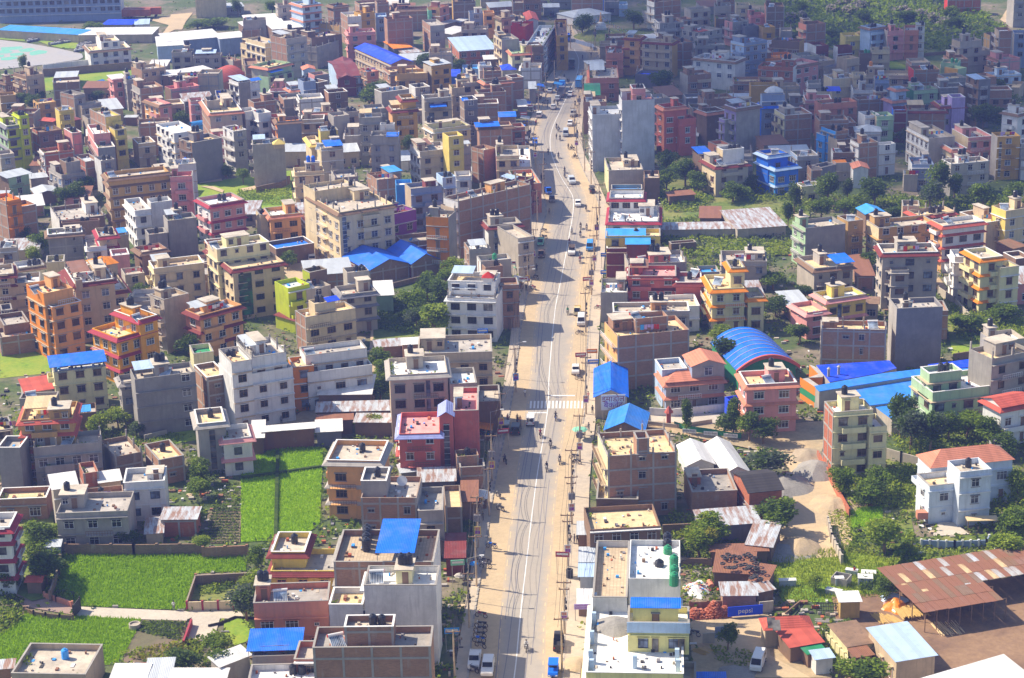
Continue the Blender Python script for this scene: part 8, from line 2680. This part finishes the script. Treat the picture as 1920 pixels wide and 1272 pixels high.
RIGHT = [('A2', 375, 1225, 8.8, 1, False, None), ('A2', 395, 950, 9, 2, False, 'white'), ('A2', 420, 440, 9.4, 2, False, 'white'), ('S', 1072, 985, 9, 2, True, 'white'), ('B2', 450, 1185, 9, 1, False, None), ('B2', 510, 930, 9.4, 1, True, 'white'),
         ('B2', 556, 570, 12, 2, False, 'white'), ('C2', 553, 1225, 9.2, 1, False, None), ('C2', 596, 950, 9.4, 1, True, 'white'), ('C2', 617, 765, 9, 1, False, 'white'), ('C2', 636, 530, 8.6, 1, False, 'slate'), ('C2', 655, 350, 8.6, 1, False, None), ('D3', 890, 1240, 9.4, 1, False, None), ('D3', 818, 1095, 9.4, 1, False, None),
         ('D3', 728, 895, 9.4, 1, True, 'white'), ('D3', 702, 700, 9, 1, False, None), ('D3', 755, 490, 9.4, 1, True, None), ('D3', 800, 250, 9, 1, False, None), ('E3', 935, 550, 9.4, 1, True, None), ('E3', 1090, 520, 8, 1, False, None)]
LEFT = [('A1', 1490, 1262, 7.5, 1, False, None), ('A1', 1600, 900, 9.4, 2, False, None), ('A1', 1655, 590, 9, 1, False, None), ('A1', 1668, 300, 9.4, 2, True, 'yellow'), ('A1', 1750, 60, 9, 1, False, None), ('B1', 1772, 1070, 9, 1, True, 'yellow'), ('B1', 1840, 740, 9, 1, False, 'yellow'), ('B2', 30, 400, 9.4, 1, False, 'skyblue'), ('C2', 45, 1150, 9, 1, False, None), ('C2', 120, 920, 9, 1, False, 'yellow'), ('C2', 165, 730, 9.4, 1, False, 'white'),
  ('C2', 190, 400, 8.6, 1, False, None), ('C2', 235, 200, 9, 1, False, None), ('D3', 358, 1240, 9.4, 1, False, None), ('D3', 262, 1030, 8.6, 1, False, 'white'), ('D3', 190, 870, 9, 1, True, None), ('D3', 300, 420, 8.4, 1, False, None), ('D3', 380, 300, 9.4, 2, True, None), ('E3', 480, 980, 9, 1, False, None), ('E3', 600, 780, 9, 1, False, None), ('E3', 660, 560, 9, 1, False, None)]
ordn = ['first', 'second', 'third', 'fourth', 'fifth', 'sixth', 'seventh', 'eighth', 'ninth', 'tenth', 'eleventh', 'twelfth', 'thirteenth', 'fourteenth', 'fifteenth', 'sixteenth', 'seventeenth', 'eighteenth', 'nineteenth', 'twentieth', 'twenty first', 'twenty second']
def line_of(L, side):
 tops = []
 for k, (t, x, y, h, c, xf, sg) in enumerate(L):
  T, p, h = pole('utility pole %s the %s kerb, %s counted from the bottom' % ('with a pole transformer on' if xf else ('with a small sign board on' if sg else 'on'), side, ordn[k]), t, x, y, h, c, xf, sg)
  tops.append((p, h))
 for w_, (dx, dz) in enumerate(((-.95, .02), (0, .02), (.95, .02), (-.5, -1.6), (.3, -2.1), (.1, -2.9))):
  b = MB(); m_ = mat('paint:dark')
  for i in range(len(tops) - 1):
   (p, h), (q, g) = tops[i], tops[i + 1]
   a, c = p + Vector((dx, 0, h + dz)), q + Vector((dx, 0, g + dz))
   n_ = 7; sag = (c - a).length * (.025 if dz > -1 else .045)
   f = lambda t: a.lerp(c, t) - Vector((0, 0, sag * 4 * t * (1 - t)))
   for k in range(n_): b.bar(f(k / n_), f((k + 1) / n_), .022 if dz > -1 else .035, m_, 3)
  tag(b.obj('power_cable'), '%s cable strung along the poles of the %s kerb' % (['top left', 'top middle', 'top right', 'upper slack', 'middle slack', 'lowest slack'][w_], side), 'cable')
line_of(RIGHT, 'right'); line_of(LEFT, 'left')
# lone lamp posts whose arms reach over the road
for k, (t, x, y) in enumerate((('A1', 1600, 700), ('B2', 20, 300), ('B1', 1765, 830), ('C2', 95, 1000))):
 p = at(t, x, y); T = empty('street_lamp', (p.x, p.y, 0)); tag(T, 'street lamp on the left kerb, %s counted from the bottom' % ordn[k], 'street lamp', 'street lamps on the left kerb')
 b = MB(); b.bar((0, 0, 0), (0, 0, 7.5), .09, mat('paint:grey'), 6, .06); b.bar((0, 0, 7.4), (1.9, 0, 7.9), .045, mat('paint:grey'), 5); b.obj('post', T)
 b = MB(); b.box(1.8, 2.5, -.14, .14, 7.82, 7.96, mat('gloss:white')); b.obj('lamp_head', T)
# rows of parked motorcycles at the running track
rng = random.Random(11)
def lot_mesh(c):
 b = MB(); b.box(-.3, .3, -.9, .9, .1, .6, mat('paint:slate')); b.box(-.34, .34, -.6, .3, .6, .95, mat('gloss:' + c)); b.box(-.4, .4, .5, .62, .9, 1.1, mat('paint:dark')); return b.mesh('motorcycle')
LM = [lot_mesh(c) for c in ('white', 'white', 'slate', 'white')]
for (a, c, d, n1, n2) in (((310, 480), (600, 430), (400, 410), 18, 4), ((560, 515), (960, 455), (800, 440), 22, 4), ((850, 590), (990, 560), (900, 500), 9, 6), ((1390, 485), (1690, 455), (1420, 445), 16, 2)):
 A_, B_, D_ = at('E0', *a), at('E0', *c), at('E0', *d)
 for i in range(n1):
  for j in range(n2):
   p = A_.lerp(B_, i / (n1 - 1)) + (D_ - A_) * (j / n2)
   o = inst('motorcycle', rng.choice(LM), None, (p.x + rng.uniform(-.2, .2), p.y, .05), (0, 0, rng.uniform(-.3, .3)))
   tag(o, 'motorcycle parked in the rows around the running track', 'motorcycle', 'motorcycles parked in rows around the running track')
# market awnings along the upper left kerb
AW = [('D3', 150, 470, 'sheet'), ('D3', 95, 560, 'blue'), ('D3', 120, 640, 'rust'), ('D3', 160, 300, 'blue'), ('D3', 250, 210, 'salmon'), ('D3', 150, 700, 'slate'), ('D3', 100, 760, 'sheet'), ('D3', 330, 110, 'blue'), ('D3', 300, 190, 'beige'), ('C2', 175, 165, 'yellow'), ('C2', 95, 540, 'grey'), ('C2', 100, 640, 'blue'), ('C2', 60, 720, 'mint'), ('C2', 55, 810, 'sheet'), ('B1', 1710, 590, 'skyblue'), ('B1', 1720, 640, 'orange'), ('B1', 1690, 1150, 'white'), ('E3', 560, 870, 'slate'), ('E3', 520, 930, 'skyblue'), ('E3', 600, 700, 'brown')]
for k, (t, x, y, c) in enumerate(AW):
 z = 2.6; p = at(t, x, y, z); T = empty('market_stall', (p.x, p.y, 0), road_dir(p)); tag(T, '%s awning over a street stall on the left kerb, %s from the top' % (c, ordn[k]), 'stall', 'street stalls on the left kerb')
 b = MB(); b.slab([(-1.4, -1.8, z), (1.4, -1.8, z - .5), (1.4, 1.8, z - .5), (-1.4, 1.8, z)], .05, mat('sheet:' + c)); b.obj('awning', T)
 bars('post', T, [((x_, y_, 0), (x_, y_, z - .3)) for x_ in (-1.2, 1.2) for y_ in (-1.6, 1.6)], .04, 'paint:grey')
 b = MB(); b.box(-.9, .9, -1.5, 1.5, .22, .9, mat('paint:brown')); b.obj('counter', T)
 b = MB(); rg = random.Random(k)
 for _ in range(14): x_, y_ = rg.uniform(-.8, .6), rg.uniform(-1.4, 1.2); b.box(x_, x_ + .25, y_, y_ + .3, .9, rg.uniform(1, 1.3), mat('paint:' + rg.choice(['red', 'blue', 'yellow', 'white', 'green', 'orange'])))
 tag(b.obj('goods', T), kind='stuff')
# tanks and roof details measured one by one
for (t, x, y, z, c, lab) in (('A2', 1165, 280, 12.35, 'black', 'farthest'), ('A2', 1165, 320, 12.35, 'black', 'second farthest'), ('A2', 1168, 375, 12.35, 'green', 'green lidded'), ('A2', 1105, 470, 12.35, 'black', 'lone left'), ('A2', 1215, 450, 13.4, 'green', 'upper blue green'), ('A2', 1215, 520, 13.4, 'green', 'middle blue green'), ('A2', 1215, 575, 13.4, 'green', 'lowest blue green'), ('A1', 835, 205, 12.1, 'black', 'north row, first'), ('A1', 835, 240, 12.1, 'black', 'north row, second'), ('A1', 830, 275, 12.1, 'black', 'north row, third'), ('A1', 828, 310, 12.1, 'black', 'north row, last')):
 p = at(t, x, y, z)
 rooftop_tank('%s water tank on the %s' % (lab, 'white roof of the pale yellow building' if t == 'A2' else 'tiled terrace left of the blue canopy'), p, c, sc=1.25)
b = MB(); c0 = at('A2', 1215, 590, 12.0); b.box(c0.x - .9, c0.x + .9, c0.y - .5, c0.y + 4.2, 12.3, 13.38, mat('wall:white')); tag(b.obj('tank_stand'), 'white stand under the blue green tanks', 'stand')
# pale blue band, piers and rail of the pale yellow terraced building
T = [o for o in col.objects if o.get('label', '').startswith('large pale yellow terraced')][0]
Mi = T.matrix_basis.inverted()
def lw(t, x, y, z): return Mi @ at(t, x, y, z)
a, c = lw('A2', 867, 853, 13.8), lw('A2', 1330, 853, 13.8)
b = MB(); b.box(a.x - .1, c.x + .1, a.y - .14, a.y - .02, 12.3, 13.85, mat('wall:paleblue')); b.obj('parapet_band', T)
for x in (1075, 1270):
 q = lw('A2', x, 985, 10.6); place_win(T, q.x, a.y, 10.5, 0, .95, 2.2, 'brown', 'wall:paleyellow', 'glass:grey', True, 'door')
for (x, y) in ((600, 985), (615, 845), (590, 1130), (922, 1170), (1238, 1120), (598, 1200), (1245, 1200), (622, 700)):
 q = lw('A2', x, y, 9.8); b = MB(); b.box(q.x - .3, q.x + .3, q.y - .3, q.y + .3, 9.3, 11.2, mat('wall:paleblue')); b.obj('pier', T)
# solar panels, satellite dish
for (t, x, y, z, lab) in (('A3', 25, 870, 3.6, 'left photovoltaic panel on the faded red hip roof'), ('A3', 62, 890, 3.6, 'right photovoltaic panel on the faded red hip roof')):
 p = at(t, x, y, z + .5); b = MB(); b.slab([(-.6, -.8, -.3), (.6, -.8, -.3), (.6, .8, .6), (-.6, .8, .6)], .06, mat('glass:grey')); T = b.obj('solar_panel', None, (p.x, p.y, z + .7)); tag(T, lab, 'solar panel').name = 'photovoltaic_panel'
p = at('B1', 1095, 1100, 9.1); T = empty('satellite_dish', (p.x, p.y, 9.0)); tag(T, 'white satellite dish on the grey and brick roof', 'satellite dish')
b = MB(); b.bar((0, 0, 0), (0, 0, .9), .05, mat('paint:grey'), 5); b.obj('stand', T); b = MB(); b.lathe([(.15, 0), (.5, .08), (.9, .28)], mat('wall:white'), 12); b.obj('dish', T, (0, 0, .9), (.9, .3, 0))
# ---------------------------------------------------------------- haze
hz = MB(); hz.box(-2500, 2500, -150, 2500, -1.5, 152, mat('paint:grey'))
ho = hz.obj('haze'); ho.data.materials.clear()
hm_ = bpy.data.materials.new('haze'); hm_.use_nodes = True; n = hm_.node_tree
n.nodes.remove(n.nodes['Principled BSDF'])
pv = n.nodes.new('ShaderNodeVolumePrincipled'); pv.inputs['Color'].default_value = (.28, .38, 1.0, 1); pv.inputs['Density'].default_value = .00023; pv.inputs['Anisotropy'].default_value = .1
n.links.new(pv.outputs[0], n.nodes['Material Output'].inputs['Volume'])
ho.data.materials.append(hm_); tag(ho, kind='stuff')
SBD = [('C2', 110, 635, 'blue'), ('C2', 30, 700, 'white'), ('C2', 85, 820, 'white'), ('C2', 60, 480, 'crimson'), ('B1', 1760, 570, 'crimson'), ('B1', 1855, 690, 'crimson'), ('B2', 515, 118, 'crimson'), ('C2', 566, 820, 'crimson'), ('A2', 378, 343, 'crimson'), ('A1', 1468, 915, 'skyblue'), ('A1', 1512, 405, 'mint'), ('C1', 1700, 1210, 'blue'), ('D3', 240, 150, 'skyblue'), ('D3', 200, 350, 'white'), ('D3', 130, 440, 'crimson'), ('D3', 80, 640, 'yellow'), ('B2', 600, 90, 'orange'), ('B2', 610, 170, 'blue'), ('C2', 700, 640, 'blue'), ('C2', 700, 770, 'blue')]
for k, (t, x, y, c) in enumerate(SBD):
 z = 3.6; p = at(t, x, y, z); T = empty('shop_sign', (p.x, p.y, 0), R_.uniform(-.2, .2)); tag(T, '%s shop board on a post by the road' % c, 'sign', 'shop boards along the kerbs')
 T['label'] = '%s shop board beside the %s' % (c, min(BUILT, key=lambda q: (bpy.data.objects[q[0]].location - p).length)[1])
 b = MB(); b.box(-1.1, 1.1, -.06, .06, z - .45, z + .45, mat('paint:' + c)); b.box(-.9, .9, -.08, -.062, z - .1, z + .25, mat('paint:' + ('white' if c != 'white' else 'crimson'))); b.obj('board', T)
 bars('post', T, [((s, 0, 0), (s, 0, z - .4)) for s in (-.9, .9)], .05, 'paint:grey')
# ---------------------------------------------------------------- growth and litter in the gaps between the buildings
def _in(P, x, y):
 c = False; j = len(P) - 1
 for i in range(len(P)):
  if (P[i].y > y) != (P[j].y > y) and x < (P[j].x - P[i].x) * (y - P[i].y) / (P[j].y - P[i].y) + P[i].x: c = not c
  j = i
 return c
_road = sl + sr[::-1]
CELL = {}
def enter(f):
 M_ = f[0].inverted()
 q = [M_ @ Vector((f[1] + a * f[3], f[2] + c * f[4], 0)) for a in (0, .5, 1) for c in (0, .5, 1)]
 for i in range(int(min(v.x for v in q) // 10) - 1, int(max(v.x for v in q) // 10) + 2):
  for j in range(int(min(v.y for v in q) // 10) - 1, int(max(v.y for v in q) // 10) + 2): CELL.setdefault((i, j), []).append(f)
for f in FP: enter(f)
def blocked(x, y, m=.35):
 for (Mi, ox, oy, A, B) in CELL.get((int(x // 10), int(y // 10)), ()):
  v = Mi @ Vector((x, y, 0))
  if ox - m < v.x < ox + A + m and oy - m < v.y < oy + B + m: return True
 return _in(_road, x, y)
# smaller houses that fill the quarter between the surveyed ones
rf = random.Random(5); k = 0; tries = 0; INF = []; sc_ = at('E3', 1000, 410)
while k < 130 and tries < 9000:
 tries += 1
 X, Y = rf.uniform(-20, 1940), rf.uniform(10, 640)
 if (X < 660 and Y < 135) or (X > 1230 and 355 < Y < 500) or (700 < X < 850 and 520 < Y): continue
 A, B = rf.uniform(6, 11), rf.uniform(6, 9); n_ = rf.choice([1, 1.5, 2, 2, 2.5, 3] if Y < 350 else [1, 1.2, 1.6, 2])
 c = at('S', X, Y); rz = rf.choice([.05, .2, .3, -.05])
 ua, ub = Vector((cos(rz), sin(rz), 0)), Vector((-sin(rz), cos(rz), 0))
 T0 = c - ua * A / 2 - ub * B / 2
 q = [T0 + ua * A * u + ub * B * v for u in (0, .25, .5, .75, 1) for v in (0, .25, .5, .75, 1)]
 if any(blocked(v.x, v.y, .7) or any(_in(P, v.x, v.y) for _, _, P in PATCH) for v in q) or (c - sc_).length < 24: continue
 wc = rf.choice(['brick', 'brick', 'brown', 'grey', 'cement', 'stone', 'white', 'beige', 'pink'])
 k += 1
 T = empty('house', (T0.x, T0.y, 0), rz); T.matrix_basis = Matrix.Translation((T0.x, T0.y, 0)) @ Matrix.Rotation(rz, 4, 'Z')
 low = n_ < 1.7; roof = rf.choice(['mono:rustwhite', 'mono:sheet', 'mono:rust', 'flat', 'flat', 'mono:white']) if low else 'flat'
 code = rf.choice(['ww', 'cw', 'wk', 'kk', 'bw', 'kw']); f = {}
 if not low:
  if rf.random() < .6: f['p'] = '.1,.45,.45,.97'
  if rf.random() < .25: f['k'] = ''
  if rf.random() < .3: f['q'] = ''
 H = 3 * n_ + (.9 if roof == 'flat' else 0)
 volume(T, (0, 0), A, B, H, 0, code, (rf.choice([wc, 'grey', 'brick']), wc), roof, f, rf, c.length, '', True, True)
 enter(FP[-1]); INF.append(T)
jb = MB()
def absorb(o, M_):
 M_ = M_ @ o.matrix_basis
 if o.type == 'MESH':
  i = len(jb.v); jb.v += [tuple(M_ @ v.co) for v in o.data.vertices]
  ks = [jb.mi(m_) for m_ in o.data.materials]
  for f in o.data.polygons: jb.f.append(tuple(i + v for v in f.vertices)); jb.m.append(ks[f.material_index])
 for c in list(KIDS.get(o, ())): absorb(c, M_)
 bpy.data.objects.remove(o)
KIDS = {}
for o in col.objects:
 if o.parent: KIDS.setdefault(o.parent, []).append(o)
for T in INF: absorb(T, Matrix())
tag(jb.obj('houses_between'), kind='stuff')
rng = random.Random(77)
open_p = [P for k, nm, P in PATCH if nm not in ('scrubland', 'garden', 'overgrown_lot')]
gb, lb = MB(), MB()
gm = [mat('leaf:dark'), mat('leaf:mid'), mat('leaf:mid'), mat('leaf:light'), mat('leaf:grey')]
lm_ = [mat('paint:' + c) for c in ('stone', 'brown', 'grey', 'white', 'rust', 'brickred', 'dark', 'slate', 'beige')]
from mathutils import noise as NZ
tot = 0
while tot < 26000:
 tot += 1
 X, Y = rng.uniform(-60, 1980), 1272 * rng.random() ** .8
 p = at('S', X, Y)
 if blocked(p.x, p.y) or any(_in(P, p.x, p.y) for P in open_p): continue
 g = NZ.noise(Vector((p.x * .045, p.y * .045, 3)))
 if rng.random() < .55 + g:
  s = rng.uniform(.4, 1.3)
  for _ in range(6): leaf(gb, p + Vector((rng.gauss(0, s * .5), rng.gauss(0, s * .5), rng.uniform(.1, 1.1) * s)), .42, rng.choice(gm), rng)
 elif rng.random() < .5:
  a, c, h = rng.uniform(.2, 1.2), rng.uniform(.2, .9), rng.uniform(.08, .5)
  lb.box(p.x, p.x + a, p.y, p.y + c, .02, h, rng.choice(lm_))
tag(gb.obj('weeds'), kind='stuff'); tag(lb.obj('yard_litter'), kind='stuff')
# a real cloud, high up towards the sun, whose shade lies on the far right quarter
def cloud():
 G = pts('S', '985,-40 1000,120 1090,195 1225,290 1330,335 1600,322 1930,335 2150,330 2150,80 1440,60 1320,-40')
 t = 620 / -ldir.z
 x0, x1, y0, y1 = min(p.x for p in G), max(p.x for p in G), min(p.y for p in G), max(p.y for p in G)
 rg = random.Random(3); bm = bmesh.new(); k = 0
 while k < 230:
  x, y = rg.uniform(x0, x1), rg.uniform(y0, y1)
  if not _in(G, x, y): continue
  k += 1; r = rg.uniform(14, 34)
  q = Vector((x, y, 0)) - ldir * t + Vector((0, 0, rg.uniform(-6, 26)))
  bmesh.ops.create_icosphere(bm, subdivisions=2, radius=r, matrix=Matrix.Translation(q) @ Matrix.Diagonal((1.2, 1.2, .55, 1)))
 me = bpy.data.meshes.new('cloud'); bm.to_mesh(me); bm.free()
 mt, n, b = nodes('cloud_vapour'); b.inputs['Base Color'].default_value = (.9, .9, .92, 1); b.inputs['Roughness'].default_value = 1
 ts = n.nodes.new('ShaderNodeBsdfTransparent'); ms = n.nodes.new('ShaderNodeMixShader'); ms.inputs[0].default_value = .93
 n.links.new(b.outputs[0], ms.inputs[1]); n.links.new(ts.outputs[0], ms.inputs[2]); n.links.new(ms.outputs[0], n.nodes['Material Output'].inputs['Surface'])
 me.materials.append(mt)
 for f in me.polygons: f.use_smooth = True
 tag(inst('cloud', me), kind='structure')
cloud()
